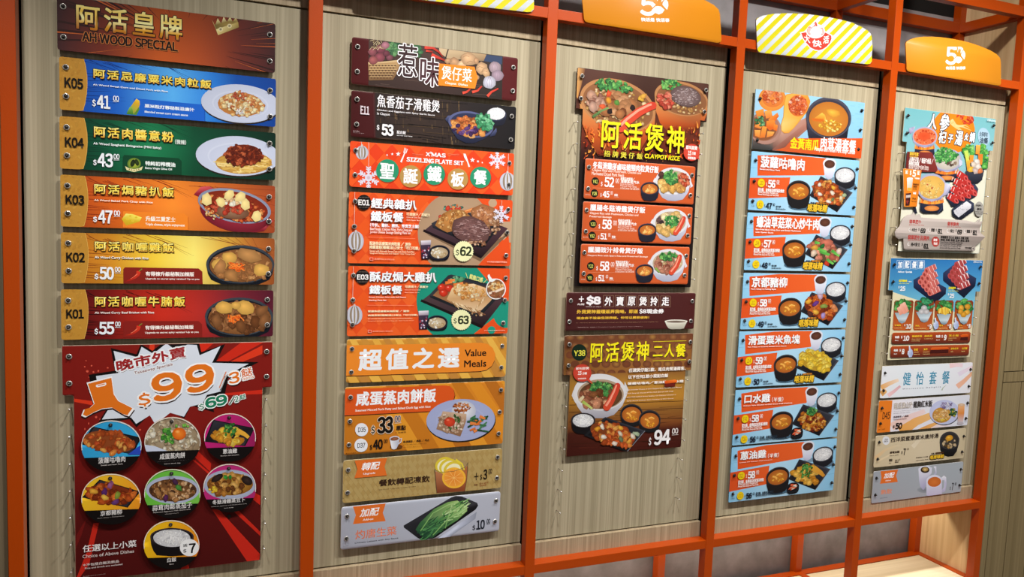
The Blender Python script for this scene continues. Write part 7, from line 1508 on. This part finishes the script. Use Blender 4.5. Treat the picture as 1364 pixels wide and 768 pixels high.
b = sign('yellow and white striped arched sign with red emblem, above the fourth panel', S3, out3, 'd4dade', 'd8d8d0')
b.hull = hull(b.out); b.clip = b.hull; stripes(b); STR = b
def emblem(b):
    b.p('emblem_print')
    e = [(547, 258), (580, 252), (612, 248), (640, 268), (668, 292), (700, 303), (735, 295), (760, 272), (775, 245), (810, 262), (850, 285), (853, 315), (835, 360), (800, 398), (765, 420), (725, 432), (685, 425), (640, 402), (595, 352), (565, 305)]
    cx, cy = 702, 340
    b.poly([(cx+(x-cx)*1.09, cy+(y-cy)*1.10) for x, y in e], 'f4f2f2'); b.poly(e, 'd0402e')
    b.ell(692, 238, 95, 74, 'f4f2f2', n=40); b.poly([(660, 190), (668, 150), (688, 134), (712, 150), (722, 190)], 'f4f2f2')
    b.poly([(672, 192), (680, 175), (676, 160), (690, 140), (704, 158), (708, 178), (712, 194)], 'd0402e'); b.line([(688, 150), (684, 172), (694, 188)], 4, 'f4f2f2')
    b.ell(632, 232, 26, 42, 'd89088', n=24); b.ell(755, 240, 22, 38, 'd89088', n=24)
    for k in range(3): b.line([(615+k*13, 205), (620+k*13, 262)], 4, 'f4f2f2'); b.line([(745+k*11, 212), (740+k*11, 266)], 4, 'f4f2f2')
    b.poly([(640, 214), (665, 192), (700, 186), (735, 198), (752, 222), (735, 214), (700, 206), (665, 210)], 'd0402e'); b.ell(697, 245, 60, 56, 'f4efec', n=36)
    b.p('emblem_lettering'); b.tq('大', (582, 352), (640, 362), (572, 268), 'f6f4f4', 3.4); b.tq('快', (655, 392), (752, 408), (662, 318), 'f6f4f4', 3.4); b.tq('活', (765, 368), (825, 360), (772, 288), 'f6f4f4', 3.4)
emblem(b); b.done()
# the same sign over the second panel: a copy with its parts, mostly above the frame of the photograph
def copy_sign(src, label, dx):
    r = src.root.copy(); COL.objects.link(r); r.location.x += dx; r['label'] = label
    for ch in src.root.children:
        c = ch.copy(); COL.objects.link(c); c.parent = r
    return r
x2 = float(ray_to(YS, 711.0, 19.0)[0]); xr = STR.x0+STR.w/2
copy_sign(STR, 'yellow and white striped arched sign above the second panel', x2-xr)
out4 = [(105, 160), (118, 135), (170, 108), (240, 88), (330, 79), (430, 80), (530, 86), (640, 100), (760, 122), (880, 152), (1000, 192), (1120, 242), (1200, 290), (1240, 335), (1250, 380), (1252, 640), (1244, 660), (1220, 668), (150, 500), (126, 488), (117, 465)]
b = sign('orange arched sign with a white fifty emblem, on the rail above the rightmost panel', S4, out4, 'd8881a', 'c88020')
b.hull = hull(b.out); b.clip = b.hull
def fifty(b):
    b.p('emblem_print')
    b.tq('5', (580, 420), (718, 420), (588, 200), 'f4f4f4', 9)
    b.poly([(722, 205), (745, 198), (742, 262), (728, 268)], 'f4f4f4'); b.poly([(752, 200), (780, 208), (796, 228), (770, 285), (762, 275), (768, 230), (752, 228)], 'f4f4f4')
    b.poly([(798, 240), (818, 275), (820, 310), (806, 358), (770, 305), (775, 280)], 'f4f4f4'); b.poly([(690, 345), (725, 318), (758, 322), (786, 355), (765, 388), (735, 402), (706, 386)], 'f4f4f4')
    for P, w in (([(722, 196), (738, 262), (742, 310)], 9), ([(752, 232), (752, 275)], 12), ([(800, 232), (768, 285), (766, 310), (816, 372)], 9), ([(742, 305), (715, 312), (682, 348)], 9)): b.line(P, w, 'd8881a', w)
    b.ell(655, 245, 24, 16, 'd8881a', n=12)
    b.p('emblem_lettering').tq('快活是 快活事', (585, 476), (822, 476), (586, 436), 'f4f4f4', 2)
fifty(b); b.p('glare_patch_print'); b.parts.pop('glare_patch_print', None); b.done(); FIF = b
x3 = float(ray_to(YS, 961.0, 57.5)[0]); xr = FIF.x0+FIF.w/2
copy_sign(FIF, 'orange arched sign with a white fifty emblem, on the rail above the middle panel', x3-xr)
